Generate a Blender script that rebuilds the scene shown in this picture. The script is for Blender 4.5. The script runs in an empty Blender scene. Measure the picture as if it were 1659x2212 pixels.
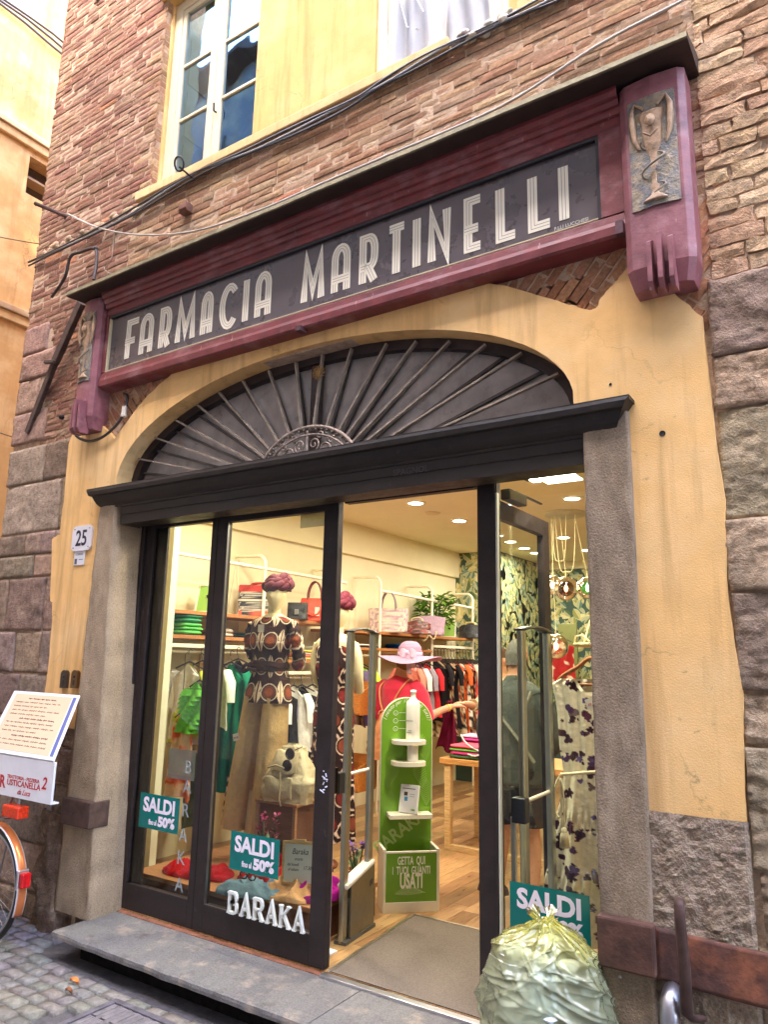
import bpy, bmesh, math, random
from mathutils import Vector, Matrix, noise
from mathutils.geometry import tessellate_polygon
random.seed(7)
sc = bpy.context.scene
COL = sc.collection
PI = math.pi

# ---------------------------------------------------------------- camera, sky, sun, exposure
F_PX = 1578.955
RM = ((0.83647785, 0.54764329, 0.01978999), (-0.09189401, 0.17577882, -0.98013126), (-0.54024097, 0.81803951, 0.19736023))
CAM = Vector((0, -3.3, 1.62))
cd = bpy.data.cameras.new('camera'); cam = bpy.data.objects.new('camera', cd); COL.objects.link(cam)
cd.sensor_fit = 'HORIZONTAL'; cd.sensor_width = 36; cd.lens = 36 * F_PX / 1659
cd.clip_start = 0.05; cd.clip_end = 500
right, down, fwd = (Vector(r) for r in RM)
mw = Matrix((right, -down, -fwd)).transposed().to_4x4(); mw.translation = CAM
cam.matrix_world = mw
sc.camera = cam
world = bpy.data.worlds.new('World'); sc.world = world; world.use_nodes = True
wn = world.node_tree.nodes; wl = world.node_tree.links
sky = wn.new('ShaderNodeTexSky'); sky.sky_type = 'NISHITA'; sky.sun_disc = False
SUN_EL, SUN_AZ = math.radians(48), math.radians(176)   # azimuth clockwise from +Y: the sun stands behind the houses across the street
sky.sun_elevation = SUN_EL; sky.sun_rotation = SUN_AZ
sky.air_density = .7; sky.dust_density = 3.5; sky.ozone_density = 0.4
bg = wn['Background']; bg.inputs[1].default_value = 0.15
wl.new(sky.outputs[0], bg.inputs[0])
sd = bpy.data.lights.new('sun', 'SUN'); sd.energy = 3.5; sd.angle = math.radians(0.5); sd.color = (1, .93, .82)
so = bpy.data.objects.new('sun', sd); COL.objects.link(so)
sdir = Vector((math.sin(SUN_AZ) * math.cos(SUN_EL), math.cos(SUN_AZ) * math.cos(SUN_EL), math.sin(SUN_EL)))
so.rotation_euler = sdir.to_track_quat('Z', 'Y').to_euler(); so.location = (0, -8, 20)
sc.view_settings.view_transform = 'Standard'; sc.view_settings.look = 'None'
sc.view_settings.gamma = 1; sc.view_settings.exposure = 4.5
sc.render.engine = 'CYCLES'
cy = sc.cycles
cy.max_bounces = 8; cy.diffuse_bounces = 4; cy.glossy_bounces = 4; cy.transmission_bounces = 6; cy.transparent_max_bounces = 16
cy.caustics_reflective = False; cy.caustics_refractive = False; cy.sample_clamp_indirect = 6
cy.use_denoising = True

# ---------------------------------------------------------------- helpers
CR = {'1': (0, 0, .5), '2': (829.5, 0, .5), '3': (0, 553, .5), '4': (829.5, 553, .5), '5': (0, 1106, .5), '6': (829.5, 1106, .5),
      '7': (0, 1659, .5), '8': (829.5, 1659, .5), 'A': (307.2, 1167.4, .2593), 'B': (706.6, 1167.4, .2222), 'C': (1013.8, 983.1, .2222),
      'D': (614.4, 1474.6, .2778), 'E': (307.2, 1474.6, .24995), 'F': (1013.8, 1413.2, .25), 'V': (0, 0, 1)}
def at(c, px, py, Y=None, Z=None, X=None):
    """measured point of the photograph on a plane of the building"""
    a, b, s = CR[c]; x = a + s * px; y = b + s * py
    d = right * ((x - 829.5) / F_PX) + down * ((y - 1106) / F_PX) + fwd
    t = (Y - CAM.y) / d.y if Y is not None else (Z - CAM.z) / d.z if Z is not None else (X - CAM.x) / d.x
    return CAM + d * t
def lin(c): return c / 12.92 if c <= .04045 else ((c + .055) / 1.055) ** 2.4
def S(r, g, b, k=1.0): return (lin(r / 255) * k, lin(g / 255) * k, lin(b / 255) * k)
def mixc(a, b, t): return tuple(a[i] * (1 - t) + b[i] * t for i in range(3))
def jit(c, a=.12):
    k = 1 + random.uniform(-a, a); return tuple(max(0, x * k * (1 + random.uniform(-a, a) * .35)) for x in c)
def nz(x, y, z=0): return noise.noise(Vector((x, y, z)))
def fbm(x, y, z=0, o=4): return noise.fractal(Vector((x, y, z)), 1.0, 2.0, o)

_m = {}
def mat(name, rough=.6, metal=0, vs=8, va=.15, bs=60, bh=0, bd=4, spec=.5, coat=0, streak=None, sheen=0, alpha=1, trans=0, rv=.0, sss=0, layers=(), cracks=0):
    """one procedural family: colour attribute x noise, roughness variation and a noise bump"""
    if name in _m: return _m[name]
    m = bpy.data.materials.new(name); m.use_nodes = True; _m[name] = m
    N = m.node_tree.nodes; L = m.node_tree.links; p = N['Principled BSDF']
    at_ = N.new('ShaderNodeAttribute'); at_.attribute_name = 'Col'
    tc = N.new('ShaderNodeTexCoord')
    src = tc.outputs['Object']
    if streak:
        mp = N.new('ShaderNodeMapping'); mp.inputs['Scale'].default_value = streak; L.new(src, mp.inputs[0]); src = mp.outputs[0]
    n1 = N.new('ShaderNodeTexNoise'); n1.inputs['Scale'].default_value = vs; n1.inputs['Detail'].default_value = 5; n1.inputs['Roughness'].default_value = .65
    L.new(src, n1.inputs['Vector'])
    mr = N.new('ShaderNodeMapRange'); mr.inputs[1].default_value = .3; mr.inputs[2].default_value = .7
    mr.inputs[3].default_value = 1 - va; mr.inputs[4].default_value = 1 + va
    L.new(n1.outputs[0], mr.inputs[0])
    vm = N.new('ShaderNodeVectorMath'); vm.operation = 'SCALE'; L.new(at_.outputs['Color'], vm.inputs[0]); L.new(mr.outputs[0], vm.inputs['Scale'])
    cur = vm.outputs[0]
    for (lc, lsc, lo_, hi_, amt) in layers:        # wear and stains with a shape of their own
        mpp = N.new('ShaderNodeMapping'); mpp.inputs['Scale'].default_value = lsc; mpp.inputs['Location'].default_value = (lo_ * 31, amt * 17, 3); L.new(tc.outputs['Object'], mpp.inputs[0])
        nn = N.new('ShaderNodeTexNoise'); nn.inputs['Scale'].default_value = 1; nn.inputs['Detail'].default_value = 9; nn.inputs['Roughness'].default_value = .62; L.new(mpp.outputs[0], nn.inputs['Vector'])
        rr = N.new('ShaderNodeMapRange'); rr.inputs[1].default_value = lo_; rr.inputs[2].default_value = hi_; rr.inputs[3].default_value = 0; rr.inputs[4].default_value = amt; L.new(nn.outputs[0], rr.inputs[0])
        mm_ = N.new('ShaderNodeMix'); mm_.data_type = 'RGBA'; L.new(rr.outputs[0], mm_.inputs[0]); L.new(cur, mm_.inputs[6]); mm_.inputs[7].default_value = (*lc, 1); cur = mm_.outputs[2]
    if cracks:
        wv_ = N.new('ShaderNodeTexNoise'); wv_.inputs['Scale'].default_value = 3; wv_.inputs['Detail'].default_value = 6; L.new(tc.outputs['Object'], wv_.inputs['Vector'])
        ad = N.new('ShaderNodeMix'); ad.data_type = 'RGBA'; ad.inputs[0].default_value = .35; L.new(tc.outputs['Object'], ad.inputs[6]); L.new(wv_.outputs[1], ad.inputs[7])
        vo = N.new('ShaderNodeTexVoronoi'); vo.feature = 'DISTANCE_TO_EDGE'; vo.inputs['Scale'].default_value = 1.7; L.new(ad.outputs[2], vo.inputs['Vector'])
        rr = N.new('ShaderNodeMapRange'); rr.inputs[1].default_value = 0; rr.inputs[2].default_value = .006; rr.inputs[3].default_value = cracks; rr.inputs[4].default_value = 0; L.new(vo.outputs[0], rr.inputs[0])
        n3 = N.new('ShaderNodeTexNoise'); n3.inputs['Scale'].default_value = 1.3; L.new(tc.outputs['Object'], n3.inputs['Vector'])
        r3 = N.new('ShaderNodeMapRange'); r3.inputs[1].default_value = .52; r3.inputs[2].default_value = .60; L.new(n3.outputs[0], r3.inputs[0])
        mu = N.new('ShaderNodeMath'); mu.operation = 'MULTIPLY'; L.new(rr.outputs[0], mu.inputs[0]); L.new(r3.outputs[0], mu.inputs[1])
        mm_ = N.new('ShaderNodeMix'); mm_.data_type = 'RGBA'; L.new(mu.outputs[0], mm_.inputs[0]); L.new(cur, mm_.inputs[6]); mm_.inputs[7].default_value = (.16, .10, .05, 1); cur = mm_.outputs[2]
    L.new(cur, p.inputs['Base Color'])
    p.inputs['Roughness'].default_value = rough; p.inputs['Metallic'].default_value = metal
    p.inputs['Specular IOR Level'].default_value = spec
    if rv:
        m2 = N.new('ShaderNodeMapRange'); m2.inputs[1].default_value = .3; m2.inputs[2].default_value = .7
        m2.inputs[3].default_value = rough - rv; m2.inputs[4].default_value = rough + rv
        L.new(n1.outputs[0], m2.inputs[0]); L.new(m2.outputs[0], p.inputs['Roughness'])
    if coat: p.inputs['Coat Weight'].default_value = coat; p.inputs['Coat Roughness'].default_value = .15
    if sheen: p.inputs['Sheen Weight'].default_value = sheen
    if trans: p.inputs['Transmission Weight'].default_value = trans
    if sss: p.inputs['Subsurface Weight'].default_value = sss; p.inputs['Subsurface Radius'].default_value = (.02, .01, .006)
    p.inputs['Alpha'].default_value = alpha
    if bh:
        n2 = N.new('ShaderNodeTexNoise'); n2.inputs['Scale'].default_value = bs; n2.inputs['Detail'].default_value = bd; n2.inputs['Roughness'].default_value = .6
        L.new(tc.outputs['Object'], n2.inputs['Vector'])
        b = N.new('ShaderNodeBump'); b.inputs['Strength'].default_value = 1; b.inputs['Distance'].default_value = bh
        L.new(n2.outputs[0], b.inputs['Height']); L.new(b.outputs[0], p.inputs['Normal'])
    return m
def glassmat(name, tint=(1, 1, 1), refl=1.0, base=.04, gcol=(1, 1, 1)):
    if name in _m: return _m[name]
    m = bpy.data.materials.new(name); m.use_nodes = True; _m[name] = m
    N = m.node_tree.nodes; L = m.node_tree.links; N.remove(N['Principled BSDF'])
    out = N['Material Output']; t = N.new('ShaderNodeBsdfTransparent'); t.inputs[0].default_value = (*tint, 1)
    g = N.new('ShaderNodeBsdfGlossy'); g.inputs['Roughness'].default_value = .015; g.inputs[0].default_value = (*gcol, 1)
    fr = N.new('ShaderNodeFresnel'); fr.inputs[0].default_value = 1.52
    k = N.new('ShaderNodeMath'); k.operation = 'MULTIPLY_ADD'; k.inputs[1].default_value = refl; k.inputs[2].default_value = base; k.use_clamp = True
    L.new(fr.outputs[0], k.inputs[0])
    mx = N.new('ShaderNodeMixShader'); L.new(k.outputs[0], mx.inputs[0]); L.new(t.outputs[0], mx.inputs[1]); L.new(g.outputs[0], mx.inputs[2])
    L.new(mx.outputs[0], out.inputs[0]); return m
def emitmat(name, col, st):
    if name in _m: return _m[name]
    m = bpy.data.materials.new(name); m.use_nodes = True; _m[name] = m
    p = m.node_tree.nodes['Principled BSDF']; p.inputs['Base Color'].default_value = (.8, .8, .8, 1)
    p.inputs['Emission Color'].default_value = (*col, 1); p.inputs['Emission Strength'].default_value = st
    return m

BRICK = mat('brick', .92, vs=55, va=.34, bs=170, bh=.003, bd=6, spec=.2, layers=((S(186, 160, 130), (5, 5, 7), .52, .72, .55), (S(104, 82, 68), (2.5, 2.5, 3.5), .52, .70, .5)))
STONE = mat('stone', .93, vs=34, va=.34, bs=90, bh=.009, bd=8, spec=.2, layers=((S(196, 172, 148), (6, 6, 12), .56, .70, .5), (S(84, 68, 62), (10, 10, 16), .58, .68, .5)))
RENDER = mat('rough_render', .95, vs=30, va=.3, bs=90, bh=.012, bd=3, spec=.2)
GRANITE = mat('granite', .85, vs=110, va=.30, bs=120, bh=.005, bd=6, spec=.3, layers=((S(178, 160, 138), (7, 7, 2.2), .54, .68, .45), (S(70, 60, 54), (9, 9, 3), .57, .70, .45)))
PLASTER = mat('plaster', .9, vs=5, va=.08, bs=140, bh=.0018, bd=7, spec=.2, cracks=.55, layers=((S(240, 208, 158), (1.6, 1.6, 2.0), .46, .68, .55), (S(170, 124, 74), (11, 11, .9), .50, .68, .45), (S(150, 122, 92), (26, 26, 30), .66, .72, .5)))
MORTAR = mat('mortar', .95, vs=18, va=.3, bs=60, bh=.008, bd=6, spec=.15)
WALLP = mat('wall_paint', .85, vs=1.5, va=.05, bs=90, bh=.0008, spec=.3)
DARKWOOD = mat('dark_painted_wood', .5, vs=16, va=.25, bs=40, bh=.0012, spec=.3, rv=.1, layers=((S(96, 84, 78), (18, 18, 18), .64, .72, .35), (S(28, 22, 20), (3, 3, 6), .5, .65, .5)))
MAROON = mat('maroon_paint', .45, vs=14, va=.25, bs=70, bh=.0016, spec=.5, rv=.15, layers=((S(182, 146, 148), (4, 4, 7), .52, .74, .45), (S(64, 30, 34), (2.2, 9, 9), .54, .68, .5), (S(196, 176, 170), (34, 34, 9), .66, .72, .6)))
PAINT = mat('paint', .4, vs=6, va=.08, bs=60, bh=.0003, rv=.06)
GLOSS = mat('gloss_paint', .22, vs=6, va=.05)
MATTE = mat('matte', .8, vs=12, va=.1)
FABRIC = mat('fabric', .9, vs=30, va=.12, bs=38, bh=.006, bd=5, spec=.2)
KNIT = mat('knit', .9, vs=60, va=.2, bs=160, bh=.004)
WOOD = mat('wood', .5, vs=6, va=.3, streak=(2, 14, 14), bs=60, bh=.0008)
FLOORW = mat('floor_wood', .35, vs=5, va=.35, streak=(14, 1.5, 5), bs=50, bh=.0004, rv=.1)
METAL = mat('metal', .35, 1, vs=10, va=.1, bs=60, bh=.0003)
IRON = mat('iron', .6, .4, vs=18, va=.35, bs=50, bh=.002, rv=.12)
RUST = mat('rust', .75, .2, vs=14, va=.5, bs=45, bh=.003, rv=.1)
LEATHER = mat('leather', .4, vs=20, va=.15, bs=45, bh=.004, spec=.5)
PLASTIC = mat('plastic', .3, vs=5, va=.04)
SKIN = mat('skin', .5, vs=20, va=.06, sss=.1)
MANNE = mat('mannequin_shell', .45, vs=6, va=.03)
LEAFM = mat('leaf', .5, vs=20, va=.2, spec=.4)
CARPET = mat('carpet', .97, vs=120, va=.3, bs=240, bh=.003, spec=.1)
FELT = mat('hat_straw', .9, vs=120, va=.15, bs=200, bh=.002)
PRINT = mat('print', .6, vs=10, va=.02)
ASPH = mat('cobble', .62, vs=40, va=.35, bs=90, bh=.007, bd=8, spec=.45, rv=.14, layers=((S(150, 128, 104), (2.5, 2.5, 2.5), .54, .70, .5), (S(70, 64, 62), (14, 14, 14), .58, .70, .5)))
SHEET = mat('plastic_sheet', .3, vs=4, va=.05, alpha=.42, spec=.6)
GLASS = glassmat('window_glass', (.94, .97, .88), .95, .0)
UPGLASS = glassmat('sky_tinted_glass', (.8, .82, .84), 3.2, .02, (.30, .60, 1))  # blue gloss colour and raised reflectivity put the sky's blue into the panes

def fixed_colour(m, col):
    N = m.node_tree.nodes; r = N.new('ShaderNodeRGB'); r.outputs[0].default_value = (*col, 1)
    v = [n for n in N if n.type == 'VECT_MATH'][0]; m.node_tree.links.new(r.outputs[0], v.inputs[0]); return m
fixed_colour(SKIN, S(206, 150, 118))
class MB:
    """collects faces; build() links them as ONE mesh object with its origin at its thing's base"""
    def __init__(s, col=(.5, .5, .5)):
        s.v = []; s.f = []; s.c = []; s.sm = []; s.col = col; s.T = None
    def add(s, vs, fs, col=None, cols=None, smooth=False):
        n = len(s.v)
        if s.T is not None: vs = [tuple(s.T @ Vector(p)) for p in vs]
        s.v.extend(tuple(p) for p in vs)
        if cols: s.c.extend(cols)
        else: s.c.extend([col or s.col] * len(vs))
        for f in fs: s.f.append(tuple(i + n for i in f)); s.sm.append(smooth)
        return s
    def box(s, x0, x1, y0, y1, z0, z1, col=None):
        if x0 > x1: x0, x1 = x1, x0
        if y0 > y1: y0, y1 = y1, y0
        if z0 > z1: z0, z1 = z1, z0
        v = [(x0, y0, z0), (x1, y0, z0), (x1, y1, z0), (x0, y1, z0), (x0, y0, z1), (x1, y0, z1), (x1, y1, z1), (x0, y1, z1)]
        return s.add(v, [(0, 3, 2, 1), (4, 5, 6, 7), (0, 1, 5, 4), (1, 2, 6, 5), (2, 3, 7, 6), (3, 0, 4, 7)], col)
    def bar(s, a, b, w, h, col=None, up=(0, 0, 1)):
        a = Vector(a); b = Vector(b); d = (b - a).normalized(); u = Vector(up)
        sd = d.cross(u)
        if sd.length < 1e-4: sd = d.cross(Vector((1, 0, 0)))
        sd.normalize(); u = sd.cross(d).normalized()
        v = []
        for p in (a, b):
            for i, j in ((-1, -1), (1, -1), (1, 1), (-1, 1)): v.append(tuple(p + sd * (i * w / 2) + u * (j * h / 2)))
        return s.add(v, [(0, 3, 2, 1), (4, 5, 6, 7), (0, 1, 5, 4), (1, 2, 6, 5), (2, 3, 7, 6), (3, 0, 4, 7)], col)
    def tube(s, pts, r, n=8, col=None, cap=True, flat=1.0):
        pts = [Vector(p) for p in pts]; m = len(pts); rs = r if isinstance(r, (list, tuple)) else [r] * m
        t0 = (pts[1] - pts[0]).normalized(); a = Vector((0, 0, 1)) if abs(t0.z) < .9 else Vector((1, 0, 0))
        u = (a - t0 * a.dot(t0)).normalized(); v = []; f = []
        for i in range(m):
            t = (pts[min(i + 1, m - 1)] - pts[max(i - 1, 0)]).normalized()
            u = (u - t * u.dot(t)).normalized(); w = t.cross(u)
            for k in range(n):
                an = 2 * PI * k / n; v.append(tuple(pts[i] + (u * math.cos(an) * flat + w * math.sin(an)) * rs[i]))
        for i in range(m - 1):
            for k in range(n): f.append((i * n + k, i * n + (k + 1) % n, (i + 1) * n + (k + 1) % n, (i + 1) * n + k))
        s.add(v, f, col, smooth=True)
        if cap: s.add(v[:n], [tuple(range(n))[::-1]], col); s.add(v[-n:], [tuple(range(n))], col)
        return s
    def lathe(s, prof, c, n=24, col=None, sy=1.0, a0=0, a1=2 * PI, cols=None):
        """prof: (radius, z)"""
        v = []; f = []; full = a1 - a0 > 6.28; nn = n if full else n + 1; cc = []
        for q, (r, z) in enumerate(prof):
            for k in range(nn):
                a = a0 + (a1 - a0) * k / n; v.append((c[0] + r * math.cos(a), c[1] + r * math.sin(a) * sy, c[2] + z)); cc.append(cols[q] if cols else (col or s.col))
        for i in range(len(prof) - 1):
            for k in range(n if full else n):
                k2 = (k + 1) % nn; f.append((i * nn + k, i * nn + k2, (i + 1) * nn + k2, (i + 1) * nn + k))
        return s.add(v, f, cols=cc, smooth=True)
    def ball(s, c, r, n=16, col=None, sc=(1, 1, 1)):
        pr = [(r * math.sin(PI * i / (n // 2 + 2)), -r * math.cos(PI * i / (n // 2 + 2)) ) for i in range(n // 2 + 3)]
        v = []; f = []; m = len(pr)
        for rr, z in pr:
            for k in range(n):
                a = 2 * PI * k / n; v.append((c[0] + rr * math.cos(a) * sc[0], c[1] + rr * math.sin(a) * sc[1], c[2] + z * sc[2]))
        for i in range(m - 1):
            for k in range(n): f.append((i * n + k, i * n + (k + 1) % n, (i + 1) * n + (k + 1) % n, (i + 1) * n + k))
        return s.add(v, f, col, smooth=True)
    def grid(s, fn, nu, nv, col=None, closed=False, smooth=True):
        v = []; c = []; f = []; mu = nu if closed else nu + 1
        for j in range(nv + 1):
            for i in range(mu):
                u, w = i / nu, j / nv; v.append(tuple(fn(u, w))); c.append(col(u, w) if callable(col) else (col or s.col))
        for j in range(nv):
            for i in range(nu):
                i2 = (i + 1) % mu; f.append((j * mu + i, j * mu + i2, (j + 1) * mu + i2, (j + 1) * mu + i))
        return s.add(v, f, cols=c, smooth=smooth)
    def prism(s, outer, y0, y1, holes=(), col=None, axis='Y'):
        """outline in (x,z), front at y0, back at y1"""
        loops = [list(outer)] + [list(h) for h in holes]
        tri = tessellate_polygon([[Vector((p[0], p[1], 0)) for p in l] for l in loops])
        flat = [p for l in loops for p in l]; n = len(flat)
        mk = (lambda p, y: (p[0], y, p[1])) if axis == 'Y' else (lambda p, y: (y, p[0], p[1])) if axis == 'X' else (lambda p, y: (p[0], p[1], y))
        s.add([mk(p, y0) for p in flat], [tuple(t) for t in tri], col)
        s.add([mk(p, y1) for p in flat], [tuple(t)[::-1] for t in tri], col)
        for l in loops:
            m = len(l); v = [mk(p, y0) for p in l] + [mk(p, y1) for p in l]
            s.add(v, [(i, (i + 1) % m, m + (i + 1) % m, m + i) for i in range(m)], col)
        return s
    def ribbon(s, pts, w, y0, y1, col=None, closed=False):
        """mitred flat band along (x,z) points, front at y0, back at y1"""
        P = [Vector(p) for p in pts]; n = len(P); A = []; B = []
        for i in range(n):
            a = P[i] - P[i - 1] if (i > 0 or closed) else P[1] - P[0]
            b = P[(i + 1) % n] - P[i] if (i < n - 1 or closed) else P[-1] - P[-2]
            a.normalize(); b.normalize(); na = Vector((-a.y, a.x)); nb = Vector((-b.y, b.x)); mm = na + nb
            if mm.length < 1e-5: mm = na
            mm.normalize(); k = w / 2 / max(.35, mm.dot(na)); A.append(P[i] + mm * k); B.append(P[i] - mm * k)
        rng = range(n if closed else n - 1)
        v = [(p.x, y0, p.y) for p in A] + [(p.x, y0, p.y) for p in B] + [(p.x, y1, p.y) for p in A] + [(p.x, y1, p.y) for p in B]
        f = []
        for i in rng:
            j = (i + 1) % n
            f += [(i, n + i, n + j, j), (2 * n + i, 2 * n + j, 3 * n + j, 3 * n + i), (i, j, 2 * n + j, 2 * n + i), (n + i, 3 * n + i, 3 * n + j, n + j)]
        if not closed: f += [(0, 2 * n, 3 * n, n), (n - 1, 2 * n - 1, 4 * n - 1, 3 * n - 1)]
        return s.add(v, f, col)
    def build(s, name, material, parent=None, label=None, bevel=0, solid=0, sub=0, cat=None, group=None, kind=None, origin=None):
        if parent is not None: off = ORG[parent.name]
        elif origin is not None: off = Vector(origin)
        else:
            xs = [p[0] for p in s.v]; ys = [p[1] for p in s.v]; zs = [p[2] for p in s.v]
            off = Vector(((min(xs) + max(xs)) / 2, (min(ys) + max(ys)) / 2, min(zs)))
        me = bpy.data.meshes.new(name)
        me.from_pydata([(p[0] - off.x, p[1] - off.y, p[2] - off.z) for p in s.v], [], s.f)
        a = me.color_attributes.new('Col', 'FLOAT_COLOR', 'POINT')
        a.data.foreach_set('color', [x for c in s.c for x in (c[0], c[1], c[2], 1.0)])
        me.polygons.foreach_set('use_smooth', s.sm)
        me.materials.append(material); me.update()
        o = bpy.data.objects.new(name, me); COL.objects.link(o); ORG[o.name] = off
        if parent is not None: o.parent = parent
        else: o.location = off
        if bevel:
            b = o.modifiers.new('bevel', 'BEVEL'); b.width = bevel; b.segments = 2; b.limit_method = 'ANGLE'
        if solid:
            b = o.modifiers.new('solid', 'SOLIDIFY'); b.thickness = solid; b.offset = 0
        if sub:
            b = o.modifiers.new('sub', 'SUBSURF'); b.levels = sub; b.render_levels = sub
        tag(o, label, cat, group, kind); return o
ORG = {}
def tag(o, label=None, cat=None, group=None, kind=None):
    if label: o['label'] = label
    if cat: o['category'] = cat
    if group: o['group'] = group
    if kind: o['kind'] = kind
    return o
def thing(name, label, cat, loc, group=None):
    o = bpy.data.objects.new(name, None); COL.objects.link(o); o.location = loc; ORG[o.name] = Vector(loc); o.empty_display_size = .1
    return tag(o, label, cat, group)
def FY(loc, rot=0, tilt=0):
    """text plane facing the street (-Y)"""
    return Matrix.Translation(Vector(loc)) @ Matrix.Rotation(tilt, 4, 'X') @ Matrix(((1, 0, 0, 0), (0, 0, -1, 0), (0, 1, 0, 0), (0, 0, 0, 1))) @ Matrix.Rotation(rot, 4, 'Z')
def text(mb, body, size, M, col, depth=.001, bold=0, xs=1, ys=1, align='CENTER', shear=0, width=None, spacing=1):
    cu = bpy.data.curves.new('t', 'FONT'); cu.body = body; cu.size = size; cu.extrude = depth / 2; cu.offset = bold
    cu.align_x = align; cu.align_y = 'BOTTOM_BASELINE'; cu.resolution_u = 3; cu.shear = shear; cu.space_character = spacing
    ob = bpy.data.objects.new('t', cu); COL.objects.link(ob)
    dg = bpy.context.evaluated_depsgraph_get(); me = ob.evaluated_get(dg).to_mesh()
    vs = [Vector(v.co) for v in me.vertices]; fs = [tuple(p.vertices) for p in me.polygons]
    ob.evaluated_get(dg).to_mesh_clear(); bpy.data.objects.remove(ob); bpy.data.curves.remove(cu)
    if width and vs:
        xs = width / (max(v.x for v in vs) - min(v.x for v in vs))
    mb.add([tuple(M @ Vector((v.x * xs, v.y * ys, v.z))) for v in vs], fs, col)
def arc(cx, cz, rx, rz, a0, a1, n=10):
    return [(cx + rx * math.cos(a0 + (a1 - a0) * i / n), cz + rz * math.sin(a0 + (a1 - a0) * i / n)) for i in range(n + 1)]
def inpoly(x, z, P):
    c = False; j = len(P) - 1
    for i in range(len(P)):
        if (P[i][1] > z) != (P[j][1] > z) and x < (P[j][0] - P[i][0]) * (z - P[i][1]) / (P[j][1] - P[i][1]) + P[i][0]: c = not c
        j = i
    return c
def xz(p): return (p.x, p.z)
def loftz(mb, secs, n=28, col=None, nsub=1, wave=0, wn=7, ph=0):
    """secs: (z, cx, cy, rx, ry) stacked horizontal ellipses, optional cloth waves growing downwards"""
    K = len(secs) - 1
    def fn(u, v):
        t = v * K; i = min(int(t), K - 1); w = t - i; w = w * w * (3 - 2 * w) if nsub > 1 else w
        a = secs[i]; b = secs[i + 1]; q = [a[k] * (1 - w) + b[k] * w for k in range(5)]
        an = 2 * PI * u; k = 1 + wave * v * math.sin(an * wn + ph + 2 * v)
        return (q[1] + q[3] * k * math.cos(an), q[2] + q[4] * k * math.sin(an), q[0])
    return mb.grid(fn, n, K * nsub, col, closed=True)
def hand(mb, w, d, nrm, s=1.0, col=None, curl=.5, thumb=1):
    """palm with five bent fingers; w wrist, d pointing direction, nrm back of the hand"""
    w = Vector(w); d = Vector(d).normalized(); n = Vector(nrm); n = (n - d * n.dot(d)).normalized(); sd = d.cross(n)
    mb.tube([w, w + d * .03 * s, w + d * .07 * s, w + d * .095 * s], [.024 * s, .032 * s, .038 * s, .03 * s], 10, col, flat=.5 if abs(n.z) > .5 else 1)
    for i, (o, L) in enumerate(((-.030, .072), (-.010, .082), (.010, .078), (.028, .062))):
        p = w + d * .088 * s + sd * o * s; q = [p]; dd = d.copy()
        for k, fr in enumerate((.45, .3, .25)):
            dd = (dd * math.cos(curl * .7) - n * math.sin(curl * .7)).normalized() if k else (dd * math.cos(curl * .4) - n * math.sin(curl * .4)).normalized()
            p = p + dd * L * fr * s; q.append(p)
        mb.tube(q, [.0095 * s, .009 * s, .008 * s, .006 * s], 7, col)
    p = w + d * .03 * s - sd * .03 * s * thumb
    mb.tube([p, p + (d * .6 - sd * .8 * thumb).normalized() * .035 * s, p + (d * .6 - sd * .8 * thumb).normalized() * .035 * s + (d - sd * .2 * thumb - n * .3).normalized() * .03 * s], [.013 * s, .010 * s, .007 * s], 7, col)
def body_build(mb, parent, name='body', vox=.008):
    o = mb.build(name, SKIN, parent)
    r = o.modifiers.new('remesh', 'REMESH'); r.mode = 'VOXEL'; r.voxel_size = vox; r.use_smooth_shade = True
    s = o.modifiers.new('smooth', 'SMOOTH'); s.iterations = 3; s.factor = .5
    return o

# ---------------------------------------------------------------- the street
C_ASPH = S(120, 118, 128)
gz = -0.19
g = MB(S(92, 88, 90))
g.add([(-60, -30, gz - .03), (60, -30, gz - .03), (60, 60, gz - .03), (-60, 60, gz - .03)], [(0, 1, 2, 3)])
g.build('ground', MORTAR, kind='structure')
g = MB()
def sett(mb, cx, cy, w, d, ang, col, z0, amp=.012):
    ca, sa = math.cos(ang), math.sin(ang); n = 3; v = []; f = []; s1 = random.uniform(0, 99); h0 = random.uniform(-.004, .004); tx, ty = random.uniform(-.02, .02), random.uniform(-.02, .02)
    for j in range(-1, n + 2):
        for i in range(-1, n + 2):
            u = max(0, min(n, i)) / n; t = max(0, min(n, j)) / n; rim = i in (-1, n + 1) or j in (-1, n + 1)
            lx = (u - .5) * w; ly = (t - .5) * d
            ed = 0 if rim else 1
            z = z0 - .035 if rim else z0 + h0 + amp * .5 * nz(lx * 14 + s1, ly * 14) - (.006 if (i in (0, n) or j in (0, n)) else 0) + tx * lx + ty * ly
            jx = 0.004 * nz(s1 + i * 3.1, j * 2.7); x = lx * (1 if rim else .97) + jx; y = ly * (1 if rim else .97) + jx
            v.append((cx + x * ca - y * sa, cy + x * sa + y * ca, z))
    m = n + 3
    for j in range(m - 1):
        for i in range(m - 1): f.append((j * m + i, j * m + i + 1, (j + 1) * m + i + 1, (j + 1) * m + i))
    mb.add(v, f, col, smooth=True)
gr0 = at('V', 180, 2160, Z=gz); GX0, GX1, GY0, GY1 = -3.56, -2.36, -.95, -.42
y = -3.3; row = 0
while y < -.34:
    d = random.uniform(.085, .115); x = -7.6 + random.uniform(0, .1)
    while x < .8:
        w = random.uniform(.10, .19)
        if not (GX0 - w / 2 < x + w / 2 < GX1 + w / 2 and GY0 - d / 2 < y + d / 2 < GY1 + d / 2):
            t = fbm(x * .6, y * .6)
            sett(g, x + w / 2, y + d / 2 + .03 * math.sin(x * 2.2), w - .012, d - .010, random.uniform(-.05, .05), jit(mixc(S(118, 114, 110), S(140, 130, 116), .5 + t), .16), gz)
        x += w
    y += d; row += 1
y = -.34
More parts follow.
